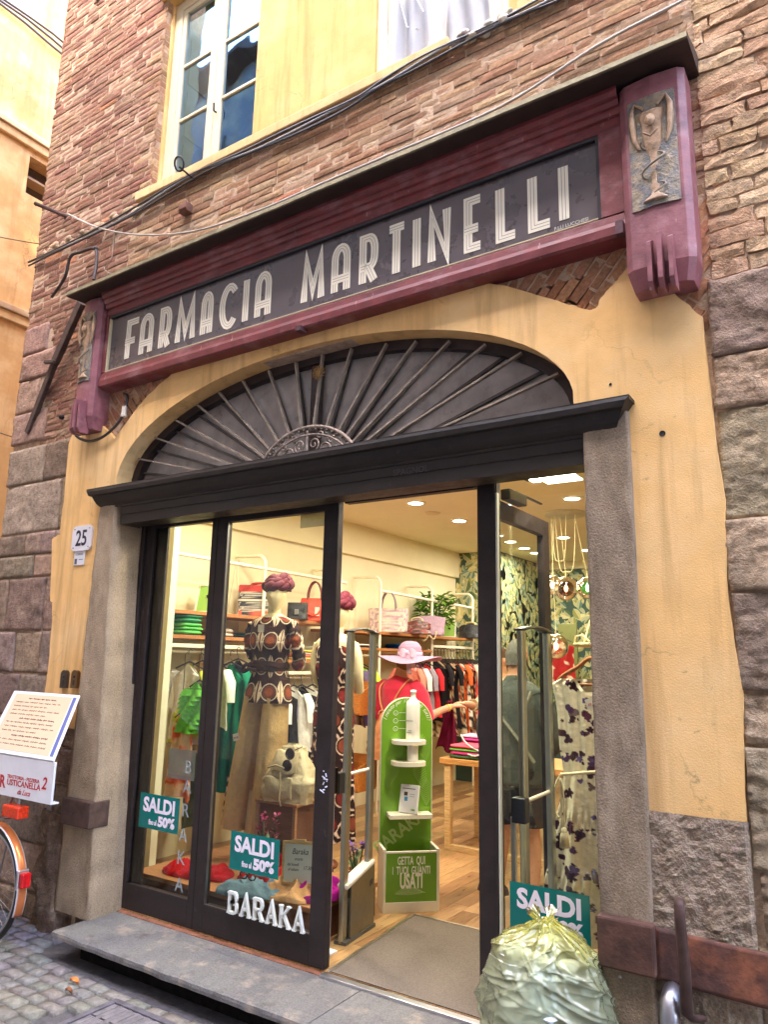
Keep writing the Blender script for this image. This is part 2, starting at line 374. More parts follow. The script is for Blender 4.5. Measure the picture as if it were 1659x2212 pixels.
while y < 2.5:   # the alley beside the building
    d = random.uniform(.09, .12); x = -8.4
    while x < (-6.2 if y > 0 else -4.6):
        w = random.uniform(.10, .19); sett(g, x + w / 2, y + d / 2, w - .012, d - .010, random.uniform(-.05, .05), jit(S(120, 115, 122), .2), gz); x += w
    y += d
g.build('cobbled_street', ASPH, kind='structure', label='grey stone setts of the narrow street')
# drain grate in the street
dr = thing('drain_grate', 'cast iron drain grate with slotted bars in the cobbles before the step', 'drain grate', (-2.96, -.68, gz))
m = MB(S(105, 100, 108)); m.box(GX0, GX1, GY0, GY0 + .035, gz - .02, gz + .004); m.box(GX0, GX1, GY1 - .035, GY1, gz - .02, gz + .004)
m.box(GX0, GX0 + .035, GY0 + .035, GY1 - .035, gz - .02, gz + .004); m.box(GX1 - .035, GX1, GY0 + .035, GY1 - .035, gz - .02, gz + .004)
m.build('frame', IRON, dr, bevel=.003)
m = MB(S(128, 122, 126)); nx = 16
for i in range(nx):
    x0 = GX0 + .04 + i * (GX1 - GX0 - .08) / nx; w = (GX1 - GX0 - .08) / nx
    for j in range(3):
        y0 = GY0 + .04 + j * (GY1 - GY0 - .08) / 3; h = (GY1 - GY0 - .08) / 3
        m.box(x0 + .004, x0 + w * .55, y0 + .012, y0 + h - .012, gz - .015, gz)
    m.box(x0 + w * .55 + .001, x0 + w - .001, GY0 + .036, GY1 - .036, gz - .016, gz - .002)
for j in range(4):
    y0 = GY0 + .037 + j * (GY1 - GY0 - .086) / 3; m.box(GX0 + .036, GX1 - .036, y0, y0 + .012, gz - .015, gz - .0035)
m.build('bars', IRON, dr, bevel=.002)

# ---------------------------------------------------------------- the shop building
B = thing('shop_building', 'old brick and stone corner building holding the clothes shop behind an arched yellow plaster doorway', 'building', (-2.8, 0, gz))
TOPZ = 9.5; XL, XR = -6.03, 3.0
OPEN = (-4.47, -1.03)                      # doorway between the jambs
WX0, WX1 = -4.47, -1.30                    # plastered bay above with the windows
WINZ = 5.20
# mortar core with the openings left out
m = MB(S(186, 160, 136))
def cells(mb, xs, zs, hole, y0, y1, col=None):
    for i in range(len(xs) - 1):
        for j in range(len(zs) - 1):
            if not hole((xs[i] + xs[i + 1]) / 2, (zs[j] + zs[j + 1]) / 2): mb.box(xs[i], xs[i + 1], y0, y1, zs[j], zs[j + 1], col)
def corehole(x, z):
    if -4.56 < x < -1.0 and z < 3.50: return True
    if WX0 < x < .9 and z > 5.2: return True
    return False
cells(m, [XL + .02, -4.56, WX0, -1.0, .9, XR], [-.6, 3.50, 5.2, TOPZ], corehole, .0035, .40)
m.box(XL + .02, XL + .3, .40, 9.5, -.6, TOPZ)
m.build('mortar_core', MORTAR, B)
def bricks(mb, x0, x1, z0, z1, yf, rh, colf, rough=.004, lens=(.11, .24), skip=None, ero=.0):
    z = z0; r = 0
    while z < z1:
        h = rh * random.uniform(.9, 1.1); x = x0 + random.uniform(-.2, 0)
        while x < x1:
            w = random.choice(lens) * random.uniform(.88, 1.1); a = max(x, x0); b = min(x + w, x1); x += w + random.uniform(.008, .016)
            if b - a < .03: continue
            cx, cz = (a + b) / 2, z + h / 2
            if skip and skip(cx, cz): continue
            dz = .008 * nz(cx * .8, cz * 2) ; gap = random.uniform(.006, .013); nxx = 5 if b - a > .15 else 4; v = []; f = []; sd = random.uniform(0, 99)
            y0 = yf + random.uniform(-.005, .006) + ero * max(0, nz(cx * 2, cz * 2, 5))
            for j in range(5):
                for i in range(nxx + 2):
                    rim = i in (0, nxx + 1) or j in (0, 4)
                    u = (max(1, min(nxx, i)) - 1) / (nxx - 1); t = (max(1, min(3, j)) - 1) / 2
                    px = a + (b - a) * u + (rough * nz(sd + i * 1.7, j * 1.3) * 1.3); pz = z + gap / 2 + (h - gap) * t + rough * 1.2 * nz(sd + 40 + i * 1.1, j * 1.9) + dz
                    py = .010 if rim else y0 + rough * nz(px * 30 + sd, pz * 30) + (.0035 if i in (1, nxx) or j in (1, 3) else 0)
                    v.append((px, py, pz))
            mm = nxx + 2
            for j in range(4):
                for i in range(nxx + 1): f.append((j * mm + i, j * mm + i + 1, (j + 1) * mm + i + 1, (j + 1) * mm + i))
            mb.add(v, f, colf(cx, cz), smooth=False)
        z += h; r += 1
BR = [S(158, 122, 94), S(150, 112, 86), S(164, 130, 102), S(144, 106, 84), S(170, 138, 106), S(158, 128, 104), S(152, 116, 88)]
def colA(x, z):
    c = random.choice(BR)
    if x < -4.6: c = tuple(q * .86 for q in mixc(c, S(150, 100, 90), .5))
    if random.random() < .018: c = S(180, 124, 92)
    if random.random() < .04: c = mixc(c, S(186, 164, 136), .5)
    if fbm(x * 1.1, z * 1.1) > .25: c = mixc(c, S(178, 150, 120), .35)
    return jit(c, .10)
def colR(x, z):
    t = .5 + .9 * fbm(x * 1.5, z * 1.5)
    c = mixc(S(172, 136, 106), S(204, 176, 140), max(0, min(1, t)))
    if random.random() < .02: c = S(176, 132, 98)
    return jit(c, .10)
m = MB()
bricks(m, XL, WX0, 5.15, 8.2, -.004, .052, colA, lens=(.11, .24, .26), rough=.0026)
bricks(m, XL, -.47, 4.35, 5.22, -.004, .056, colA, lens=(.11, .24, .25), rough=.0028)
bricks(m, -1.30, .4, 5.22, 8.0, -.004, .056, colA, lens=(.12, .24, .26), rough=.0028)
bricks(m, -5.62, -4.57, 2.92, 4.35, -.004, .054, colA, lens=(.11, .22), rough=.006, skip=lambda x, z: x > -4.76 and 3.05 < z < 3.66)
bricks(m, -1.9, -.40, 3.0, 4.35, -.002, .056, colA, rough=.006, skip=lambda x, z: ((x + 2.8) / 1.86) ** 2 + ((z - 2.85) / .78) ** 2 < 1 or (x < -.42 and 3.0 < z < 3.74))
m.build('brick_wall', BRICK, B)
for cx_, cz_, th_, x0_, x1_, z0_, z1_ in ((-1.2, 3.5, -.87, -2.2, -.42, 3.0, 3.74), (-4.4, 3.4, .87, -4.76, -3.9, 3.05, 3.66)):
    m = MB(); T_ = Matrix.Translation((cx_, 0, cz_)) @ Matrix.Rotation(th_, 4, 'Y'); m.T = T_
    def out_(x, z, T_=T_, x0_=x0_, x1_=x1_, z0_=z0_, z1_=z1_):
        w = T_ @ Vector((x, 0, z)); return not (x0_ < w.x < x1_ and z0_ < w.z < z1_) or ((w.x + 2.8) / 1.86) ** 2 + ((w.z - 2.85) / .80) ** 2 < 1
    bricks(m, -1.3, 1.3, -1.1, 1.1, -.004, .056, lambda x, z: jit(mixc(random.choice(BR), S(178, 118, 84), .5), .14), rough=.004, skip=out_)
    m.build('relieving_arch_bricks', BRICK, B)
# brick reveal of the window bay
m = MB(); z = 5.2
while z < 8.2:
    h = .05; m.box(WX0 - .02, WX0 + random.uniform(-.002, .004), -.003, .13, z + .004, z + h, jit(random.choice(BR), .15)); z += .056
m.build('window_bay_reveal', BRICK, B)
# eroded sandy bricks on the right
m = MB()
bricks(m, -.44, 1.6, 2.86, 8.0, -.015, .075, colR, rough=.013, lens=(.16, .27, .34), skip=lambda x, z: z < 2.9 + .2 * nz(x * 3, 1), ero=.02)
m.build('weathered_brick_wall', STONE, B)
# rough bedding line of broken stones at the left, under the windows
m = MB()
for i in range(42):
    t = i / 41; x = -5.9 + t * 1.33; z = 5.13 - .03 * math.sin(i) + .02 * random.random(); r = random.uniform(.02, .045)
    m.ball((x, .0, z), r, 7, jit(S(178, 152, 124), .2), sc=(1.3, .5, .75))
m.build('broken_stone_edge', STONE, B); m = MB()
for i in range(26):
    x = -1.76 + i * .0175; r = random.uniform(.012, .036); m.ball((x, -.02 + random.uniform(-.02, .02), 5.20 + random.uniform(-.035, .03)), r, 6, jit(S(200, 190, 175), .2), sc=(1.2, .8, .8))
m.build('broken_plaster_edge', STONE, B)

# stone blocks: each course laid block by block in one mesh
def block(mb, x0, x1, z0, z1, yf, col, amp=.012, gap=.006):
    w, h = x1 - x0, z1 - z0; st_ = .014 if amp > .015 else .022; nx, nzz = max(4, int(w / st_)), max(4, int(h / st_)); sd = random.uniform(0, 99); v = []; f = []; cc = []
    R = .009
    for j in range(-1, nzz + 2):
        for i in range(-1, nx + 2):
            ii = max(0, min(nx, i)); jj = max(0, min(nzz, j)); rim = i != ii or j != jj
            x = x0 + gap + (w - 2 * gap) * ii / nx; z = z0 + gap + (h - 2 * gap) * jj / nzz
            e = min(x - x0, x1 - x, z - z0, z1 - z); rd = max(0, 1 - e / (.016 + .012 * abs(nz(x * 8, z * 8, sd)))) ** 2 * R + .010 * max(0, nz(x * 6 + sd, z * 6) - .25) * 3 * max(0, 1 - e / .07)
            y = .03 if rim else yf + rd + amp * (fbm(x * 5 + sd, z * 5, sd) * .8 + .45 * abs(nz(x * 22, z * 22, sd)) + .5 * max(0, nz(x * 9 + sd, z * 14) - .15) + .15 * nz(x * 55, z * 55, sd) + .35 * nz(x * 13, z * 58, sd))
            if not rim: x += .008 * nz(sd + z * 9, 1) * (1 if i in (0, nx) else .3); z += .008 * nz(sd + x * 9, 4) * (1 if j in (0, nzz) else .3)
            v.append((x, y, z)); k = 1 + .30 * fbm(x * 4, z * 8, sd) + .12 * nz(x * 40, z * 40)
            cc.append(tuple(q * k for q in col))
    m_ = nx + 3
    for j in range(nzz + 2):
        for i in range(nx + 2): f.append((j * m_ + i, j * m_ + i + 1, (j + 1) * m_ + i + 1, (j + 1) * m_ + i))
    mb.add(v, f, cols=cc, smooth=True)
ST = [S(156, 134, 112), S(144, 124, 104), S(168, 148, 122), S(148, 124, 106), S(150, 136, 114), S(138, 118, 100)]
m = MB(); z = -.2
while z < 3.3:
    h = random.choice((.18, .24, .32, .42)); x = XL; h = min(h, 3.34 - z)
    if h < .08: break
    while x < -4.72:
        w = random.choice((.2, .34, .48, .7)) * random.uniform(.85, 1.15); b = min(x + w, -4.70)
        if -4.70 - b < .12: b = -4.70
        if not (z > 2.95 and b > -5.0): block(m, x, b, z, z + h, -.016 + random.uniform(-.008, .008), jit(mixc(random.choice(ST), S(120, 96, 96), .5 * random.random()), .18))
        x = b
        if x > -4.75: break
    z += h
z = 3.34
for h, w in ((.28, .48), (.3, .32), (.24, .5), (.26, .36)):
    block(m, XL, XL + w, z, z + h, -.02, jit(S(160, 128, 112), .1)); z += h
m.build('corner_stones', STONE, B)
# the small bricks and patches between the corner stones
m = MB(); bricks(m, -5.6, -5.1, 3.34, 4.42, -.005, .058, colA, rough=.008, lens=(.1, .2)); m.build('patched_bricks', BRICK, B)
m = MB(); rz = -.4
for h in (.36, .44, .26, .46, .20, .40, .30, .48, .24, .36, .3):
    x = -.468 + (random.uniform(.0, .035) if .4 < rz < 1.9 else 0)
    if rz + h < .1: h += .2
    while x < 1.6:
        w = random.choice((.24, .36, .5, .66, .85)) * random.uniform(.85, 1.15); block(m, x, x + w, rz, rz + h, -.026 + random.uniform(-.010, .010), jit(mixc(random.choice(ST), S(178, 150, 122), .35 * random.random()), .2), amp=.020 if rz > 1.9 else .027, gap=.004 if rz > 1.9 else .008); x += w
    rz += h
    if rz > 3.0: break
m.build('side_stones', STONE, B)
# dark back of the cracked joint beside the plaster
m = MB(S(70, 56, 50)); m.box(-.49, -.40, .004, .02, 0, 3.0); m.build('open_joint', MORTAR, B)

# plaster surround with its arched opening
ZS, CXA, AW, AH = 2.85, -2.80, 1.72, .665
ZAX = 2.60
def jag(p, q, n, a=.006): return [(p[0] + (q[0] - p[0]) * i / n + random.uniform(-a, a), p[1] + (q[1] - p[1]) * i / n + random.uniform(-a, a)) for i in range(1, n)]
key = [(-5.03, 1.10)] + [xz(at('V', x, y, Y=-.03)) for x, y in ((95, 1511), (104, 1440), (113, 1340), (113, 1300), (108, 1298), (112, 1165), (117, 1160), (130, 1155), (132, 1120), (138, 1080), (148, 960))] + [xz(at('3', 320, 752, Y=-.03)), xz(at('3', 440, 728, Y=-.03))]
PX_ = lambda c, L_: [xz(at(c, x, y, Y=-.03)) for x, y in L_]
arc_out = PX_('3', [(495, 790), (560, 700), (640, 600), (700, 545), (760, 495)]) + [(-3.8, 3.72)]
rgt = [(-2.05, 3.74)] + PX_('4', [(405, 112), (560, 140), (700, 180), (800, 212), (890, 235), (912, 228), (950, 170), (1000, 110), (1030, 80)]) + [(-.72, 3.54)] + PX_('4', [(1215, 130), (1300, 200), (1375, 262)]) + [(-.475, 2.6), (-.452, 2.3), (-.47, 1.9), (-.44, 1.5), (-.46, 1.035)]
poly = []
kp = key + arc_out + rgt
for i in range(len(kp) - 1):
    poly.append(kp[i]); poly += jag(kp[i], kp[i + 1], 4, .005)
poly.append(kp[-1])
poly += [(-.83, 1.03), (-.83, 2.75), (-1.08, 2.75), (-1.085, ZS)] + arc(CXA, ZS, AW, AH, 0, PI, 40)[1:-1] + [(CXA - AW, ZS), (CXA - AW, 2.62), (-4.66, 2.62), (-4.68, 1.10)]
m = MB(S(232, 187, 124)); m.prism(poly, -.03, .10)
m.build('plaster_surround', PLASTER, B)
# dirt-coloured rough render under the plaster on the right
m = MB(S(122, 108, 100))
def fr(u, v):
    x = -.83 + .375 * u; z = -.2 + 1.235 * v
    return (x, -.036 - .014 * abs(nz(x * 34, z * 34)) - .012 * fbm(x * 12, z * 12) - (.0 if u < .97 else -.02), z)
m.grid(fr, 26, 80, lambda u, v: jit(S(150, 132, 114), .12), smooth=False)
m.build('rough_render_panel', RENDER, B)

# stone jambs
m = MB()
def jamb(mb, x0b, x1b, x0t, x1t, z0, z1, yf, yb, col, side=1):
    def fn(u, v):
        z = z0 + (z1 - z0) * v; xa = x0b + (x0t - x0b) * v; xb = x1b + (x1t - x1b) * v
        # path: left back, left front, right front, right back
        k = u * 3
        if k < .5: x, y = xa, yf + (yb - yf) * (1 - k / .5)
        elif k < 2.5: x, y = xa + (xb - xa) * (k - .5) / 2, yf
        else: x, y = xb, yf + (yb - yf) * (k - 2.5) / .5
        n = .005 * fbm(x * 12, z * 9, y * 12) + .0015 * nz(x * 80, z * 80, y * 80)
        n += .012 * max(0, nz(x * 3 + 7, z * 2.2)) * (1 - v)
        return (x + n * .4, y + n, z)
    def cf(u, v):
        k = 1 + .25 * fbm(u * 5, v * 16, 3); return tuple(q * k for q in col)
    mb.grid(fn, 24, 110, cf)
jamb(m, -4.70, -4.34, -4.63, -4.465, -.05, 2.745, -.065, .22, S(160, 140, 116))
m.build('door_jamb', GRANITE, B, label='weathered pale stone left door jamb')
m = MB(); jamb(m, -1.03, -.825, -1.03, -.825, -.2, 2.745, -.07, .22, S(138, 120, 100)); m.build('door_jamb', GRANITE, B, label='brown grey stone right door jamb')
m = MB()
m.box(-5.0, -4.60, .0, .25, -.25, .0, S(110, 88, 74))
def rk(u, v):
    a = u * 2 * PI; z = -.2 + .75 * v; k = (1 - .25 * v) * (1 + .35 * fbm(math.cos(a) * 1.3, math.sin(a) * 1.3, z * 5)); return (-4.82 + .19 * k * math.cos(a), .01 + .10 * k * math.sin(a), z)
m.grid(rk, 40, 40, lambda u, v: jit(S(112, 92, 78), .2), closed=True)
m.build('rough_base_stone', STONE, B)

# moulded lintel over the doorway
prof = [(-.13, 2.792), (-.135, 2.775), (-.13, 2.748), (-.108, 2.742), (-.10, 2.715), (-.088, 2.69), (-.07, 2.672), (-.062, 2.668), (-.060, 2.655)]
prof2 = [(-.060, 2.655), (-.052, 2.650), (-.050, 2.60), (-.046, 2.596), (-.050, 2.590), (-.050, 2.528), (.04, 2.526)]
m = MB(S(44, 38, 35))
def ext(mb, pr, x0, x1, x0b=None, x1b=None, n=60, wob=.002):
    x0b = x0 if x0b is None else x0b; x1b = x1 if x1b is None else x1b; K = len(pr) - 1
    def fn(u, v):
        i = round(v * K); t = i / K; xa = x0 + (x0b - x0) * t; xb = x1 + (x1b - x1) * t; x = xa + (xb - xa) * u
        return (x, pr[i][0] + wob * nz(x * 6, i * .3), pr[i][1] + wob * 1.5 * nz(x * 4, 9))
    mb.grid(fn, n, K, smooth=False)
    for x, q in ((x0, 0), (x1, 1)):
        xe = [(x + ((x0b - x0) if q == 0 else (x1b - x1)) * i / K) for i in range(len(pr))]
        v = [(xe[i], pr[i][0], pr[i][1]) for i in range(len(pr))] + [(xe[-1], .12, pr[-1][1]), (x, .12, pr[0][1])]
        mb.add(v, [tuple(range(len(v)))])
ext(m, prof, -4.72, -.80, -4.60, -.90)
ext(m, prof2, -4.40, -1.032)
m.box(-4.72, -.80, -.128, .10, 2.782, 2.800); m.box(-4.40, -1.032, .10, .22, 2.70, 2.795); m.box(-4.40, -1.032, .041, .10, 2.526, 2.780)
m.build('lintel', DARKWOOD, B, label='black brown moulded lintel cornice')
m = MB(S(66, 58, 58)); p = at('4', 115, 925, Y=-.05); text(m, 'SPAGNOL', .05, FY((p.x, -.052, p.z - .02)), S(74, 66, 66), depth=.002); m.build('faint_lettering', DARKWOOD, B)
m = MB(S(224, 220, 214))
for i in range(46):      # pigeon-proof mortar bead along the top
    x = -2.35 + i * .028; m.ball((x, -.09, 2.803), .010 + .006 * random.random(), 6, sc=(1.6, 1.2, .6))
m.build('mortar_bead', MATTE, B)

# fanlight
fl = MB(S(160, 150, 144)); fl.prism([(-4.55, 2.60)] + [(-1.0, 2.60), (-1.0, 3.6), (-4.55, 3.6)], .16, .19)
fan = fl.build('fanlight', mat('dusty_panel', .34, vs=7, va=.25, bs=3, bh=.003, spec=.6, rv=.12, layers=((S(120, 112, 106), (5, 5, 2), .48, .66, .6),)), B, label='dusty grey arched fanlight behind iron rays')
o_, i_ = arc(CXA, ZS, AW + .01, AH + .01, 0, PI, 44), arc(CXA, ZS - .01, AW - .06, AH - .05, 0, PI, 44)
m = MB(S(60, 48, 46)); m.prism([(CXA + AW + .01, 2.6)] + o_ + [(CXA - AW - .01, 2.6), (CXA - AW + .05, 2.6)] + i_[::-1] + [(CXA + AW - .05, 2.6)], .102, .159)
m.build('arch_frame', DARKWOOD, fan)
m = MB(S(70, 58, 54)); m.box(CXA - .035, CXA + .035, .12, .158, 2.8, 3.45); m.build('centre_post', DARKWOOD, fan)
OUT = [('3', 590, 875), ('3', 670, 785), ('3', 760, 710), ('3', 860, 650), ('3', 955, 600), ('3', 1050, 540), ('3', 1165, 500), ('3', 1280, 465), ('3', 1395, 430), ('3', 1520, 405),
       ('4', 0, 405), ('4', 145, 365), ('4', 290, 365), ('4', 440, 385), ('4', 605, 415), ('4', 745, 515)]
for i, (c, a, b) in enumerate(OUT):
    p = at(c, a, b, Y=.075); dx, dz = p.x - CXA, p.z - 2.62; L = math.hypot(dx, dz); ang = math.atan2(dz, dx)
    def reach(an):
        k = .3
        while ((k * math.cos(an)) / (AW - .03)) ** 2 + (max(0, 2.62 + k * math.sin(an) - ZS) / (AH - .03)) ** 2 < 1 and k < 1.75: k += .005
        return k
    k = reach(ang)
    e = (CXA + (k) * math.cos(ang), .075, 2.62 + k * math.sin(ang)); q = 1 / math.sqrt((math.cos(ang) / .40) ** 2 + (math.sin(ang) / .385) ** 2)
    m = MB(S(152, 138, 124)); s_ = (CXA + q * math.cos(ang), .075, 2.62 + q * math.sin(ang))
    m.bar(s_, e, .012, .024, up=(0, -1, 0)); m.build('ray_bar', IRON, fan)
    ang2 = ang + .055; k2 = reach(ang2); m = MB(S(84, 76, 72)); m.bar((CXA + q * math.cos(ang2), .148, 2.62 + q * math.sin(ang2)), (CXA + k2 * math.cos(ang2), .148, 2.62 + k2 * math.sin(ang2)), .016, .02, up=(0, -1, 0)); m.build('ray_shadow_bar', DARKWOOD, fan)  # dark copies behind the rays stand in for their shadows and reflections
m = MB(S(150, 134, 122))
el = lambda a, rx, rz: (CXA + rx * math.cos(a), .06, 2.66 + rz * math.sin(a))
m.tube([el(PI * i / 40, .42, .36) for i in range(41)], .012, 8); m.tube([el(PI * i / 40, .37, .31) for i in range(41)], .007, 8)
for i in range(28):
    a = PI * (i + .5) / 28; p = el(a, .405, .345); m.ball(p, .011, 6, S(120, 108, 98))
def scroll(mb, x, z, r, dr_, turns=1.4, r0=.006, mir=1):
    pts = []
    for i in range(26):
        t = i / 25; a = dr_ + mir * turns * 2 * PI * t; rr = r * (1 - .82 * t); pts.append((x + rr * math.cos(a), .06, z + rr * math.sin(a)))
    mb.tube(pts, [r0 * (1 - .4 * i / 25) for i in range(26)], 6)
for sx in (-1, 1):
    for dx, z, r, a in ((.055, 2.905, .045, -PI / 2), (.14, 2.86, .05, -.6), (.215, 2.84, .042, -PI / 2), (.29, 2.80, .038, -1), (.10, 2.955, .026, 0), (.19, 2.915, .026, .5), (.335, 2.775, .026, 0)):
        scroll(m, CXA + sx * dx, z, r, a if sx > 0 else PI - a, mir=sx)
m.tube([(CXA, .06, 2.76), (CXA, .06, 3.0)], .007, 6)
m.build('scrolled_rosette', IRON, fan)
m = MB(S(150, 116, 70)); c0 = at('3', 1378, 505, Y=.05)
for i in range(12):
    a = i * PI / 6; m.tube([c0, c0 + Vector((math.cos(a) * .035, -.01, math.sin(a) * .035)), c0 + Vector((math.cos(a + .5) * .05, 0, math.sin(a + .5) * .05))], [.006, .005, .003], 5)
m.build('brass_ornament', IRON, fan)

# ---------------------------------------------------------------- windows of the upper floor
m = MB(S(220, 177, 114)); m.box(-3.44, -2.36, .06, .12, 5.24, 8.2); m.box(-1.42, -1.30, .06, .12, 5.24, 8.2); m.box(WX0, WX0 + .02, .05, .12, 5.24, 8.2)
m.build('bay_plaster', PLASTER, B)
m = MB(S(216, 182, 130))
m.box(-4.60, -1.76, -.05, .12, 5.165, 5.24); m.box(-1.33, .9, -.05, .12, 5.165, 5.24); m.build('window_sill', PLASTER, B, bevel=.008)
m = MB(S(206, 168, 100)); m.prism([(-4.52, 7.04), (-1.3, 7.04), (-1.3, 7.3), (-4.56, 7.3), (-4.56, 7.12)], -.05, .12); m.build('window_lintel', PLASTER, B, bevel=.01)
WF = S(216, 202, 168)
wdw = MB(WF)
wdw.box(-4.445, -4.36, .075, .13, 5.24, 7.035); wdw.box(-4.36, -3.44, .075, .13, 6.95, 7.035)
wo = wdw.build('window', PAINT, B, label='cream upper window with six panes tinted blue for their sky reflection', bevel=.004)
for (xa, xb, lw, rw) in ((-4.355, -3.905, .045, .075), (-3.90, -3.442, .075, .012)):
    m = MB(WF); m.box(xa, xa + lw, .08, .12, 5.25, 6.945); m.box(xb - rw, xb, .08, .12, 5.25, 6.945); m.box(xa + lw, xb - rw, .08, .12, 5.25, 5.31); m.box(xa + lw, xb - rw, .08, .12, 6.90, 6.945)
    for z in (5.862, 6.375): m.box(xa + lw, xb - rw, .085, .115, z - .012, z + .012)
    m.build('sash', PAINT, wo, bevel=.003)
    for (za, zb) in ((5.31, 5.85), (5.874, 6.363), (6.387, 6.90)):
        m = MB(); s0 = random.uniform(0, 9)
        m.grid(lambda u, v: (xa + lw + (xb - rw - xa - lw) * u, .10 + .0007 * nz(u * 1.6 + s0, v * 2 + s0), za + (zb - za) * v), 16, 18); m.build('pane', UPGLASS, wo)
m = MB(S(70, 62, 58)); m.tube([(-3.86, .075, 5.74), (-3.86, .05, 5.74), (-3.86, .045, 5.80)], .008, 6); m.build('window_handle', IRON, wo)
# second window with torn plastic sheeting
w2 = MB(WF); w2.box(-2.36, -2.28, .075, .13, 5.24, 7.3); w2.box(-1.50, -1.42, .075, .13, 5.24, 7.3)
w2o = w2.build('window', PAINT, B, label='cream upper window hung with torn clear plastic sheeting', bevel=.004)
for xa, xb in ((-2.275, -1.90), (-1.895, -1.505)):
    m = MB(WF); m.box(xa, xa + .05, .08, .12, 5.25, 7.3); m.box(xb - .05, xb, .08, .12, 5.25, 7.3); m.box(xa + .05, xb - .05, .08, .12, 5.25, 5.31); m.box(xa + .05, xb - .05, .085, .115, 5.85, 5.875)
    m.build('sash', PAINT, w2o, bevel=.003); m = MB(); m.box(xa + .05, xb - .05, .098, .102, 5.31, 7.3); m.build('pane', UPGLASS, w2o)
m = MB(S(226, 224, 228))
for k, (xa, xb, ph) in enumerate(((-2.25, -1.78, 0), (-2.0, -1.5, 2.2))):
    m.grid(lambda u, v: (xa + (xb - xa) * u + .10 * (v - .4) * (1 - 2 * k), .045 + .02 * math.sin(u * 23 + ph + v * 5) + .012 * nz(u * 8, v * 6, ph), 5.25 + 1.7 * v + .05 * abs(nz(u * 3, ph))), 50, 24)
m.build('plastic_sheeting', SHEET, w2o)
m = MB(S(240, 240, 240)); m.tube([(-2.2, .04, 6.4), (-2.16, .03, 5.8), (-2.10, .03, 5.55), (-2.02, .04, 5.5)], .004, 5); m.tube([(-2.08, .04, 6.3), (-2.1, .03, 5.9), (-1.98, .03, 5.6)], .004, 5); m.build('loose_cord', MATTE, w2o)
# dim rooms behind
m = MB(S(96, 92, 88)); m.box(-5.2, -1.0, 2.2, 2.25, 4.9, 8.2); m.box(-5.2, -5.15, .42, 2.2, 4.9, 8.2); m.box(-1.05, -1.0, .42, 2.2, 4.9, 8.2); m.box(-5.2, -1.0, .42, 2.2, 8.1, 8.2); m.box(-5.2, -1.0, .14, 2.2, 5.05, 5.10)
m.build('upper_room', WALLP, B)
m = MB(S(210, 200, 176)); m.box(-4.43, -4.41, .16, .62, 5.28, 6.9)
for z0, z1 in ((5.36, 5.78), (5.86, 6.28), (6.36, 6.8)): m.box(-4.408, -4.40, .22, .56, z0, z1)
m.build('inner_shutter', PAINT, B, bevel=.004)
m = MB(S(236, 240, 244))
for i in range(3): m.box(-4.2 + i * .12, -4.1 + i * .12, .14, .2, 5.25, 5.38 - i * .02)
m.build('papers_on_sill', MATTE, B, bevel=.004)

# ---------------------------------------------------------------- door screen: frame, side lights, leaves
FC = S(48, 40, 39)
def frame_bits(mb, items, y0, y1):
    for a, b, c_, d in items: mb.box(a, b, y0, y1, c_, d)
m = MB(FC)
frame_bits(m, [(-4.40, -1.60, 2.575, 2.70), (-4.475, -4.44, -.04, 2.57), (-1.71, -1.60, -.04, 2.574), (-1.60, -1.04, -.04, .10), (-1.07, -1.03, .10, 2.70)], .20, .26)
m.box(-4.44, -4.405, .17, .24, -.04, 2.57); m.box(-4.402, -4.37, .19, .25, -.04, 2.57); m.box(-1.615, -1.60, .185, .20, -.04, 2.57)
m.build('door_frame', DARKWOOD, B, bevel=.003)
m = MB(FC); frame_bits(m, [(-4.36, -4.175, .125, 2.57)][0:0] + [(-4.365, -4.315, -.035, 2.57), (-3.72, -3.665, -.035, 2.57), (-4.315, -3.72, -.035, .125), (-4.315, -3.72, 2.53, 2.57)], .19, .235)
m.box(-4.315, -4.20, .215, .235, .125, 2.53)
sl = m.build('side_light', DARKWOOD, B, label='narrow dark framed glass panel left of the door leaf', bevel=.003)
m = MB(); m.add([(-4.315, .212, .126), (-3.72, .212, .126), (-3.72, .212, 2.53), (-4.315, .212, 2.53)], [(0, 1, 2, 3)]); m.build('pane', GLASS, sl)
m = MB(FC); frame_bits(m, [(-3.658, -3.572, -.03, 2.57), (-2.742, -2.632, -.03, 2.57), (-3.572, -2.742, -.03, .125), (-3.572, -2.742, 2.51, 2.57)], .185, .235)
dl = m.build('door_leaf', DARKWOOD, B, label='closed dark door leaf with the white letters on its glass', bevel=.003)
m = MB(); m.add([(-3.572, .208, .126), (-2.742, .208, .126), (-2.742, .208, 2.51), (-3.572, .208, 2.51)], [(0, 1, 2, 3)]); m.build('pane', GLASS, dl)
m = MB(S(30, 28, 30)); m.box(-2.70, -2.65, .235, .29, .86, 1.0); m.build('handle', METAL, dl, bevel=.004)
m = MB(S(150, 150, 150)); m.box(-3.57, -2.75, .190, .205, .118, .126); m.box(-3.574, -3.566, .19, .205, .126, 2.51); m.build('glazing_bead', METAL, dl)
# right side light
m = MB(FC); m.box(-1.60, -1.595, .2, .24, .1, 2.7)
sr = m.build('side_light', DARKWOOD, B, label='glass side panel right of the entrance post')
m = MB(); m.add([(-1.595, .217, .10), (-1.07, .217, .10), (-1.07, .217, 2.70), (-1.595, .217, 2.70)], [(0, 1, 2, 3)]); m.build('pane', GLASS, sr)
m = MB(S(206, 206, 190)); m.box(-1.598, -1.588, .19, .214, .1, 2.5); m.build('sealing_strip', PLASTIC, sr)
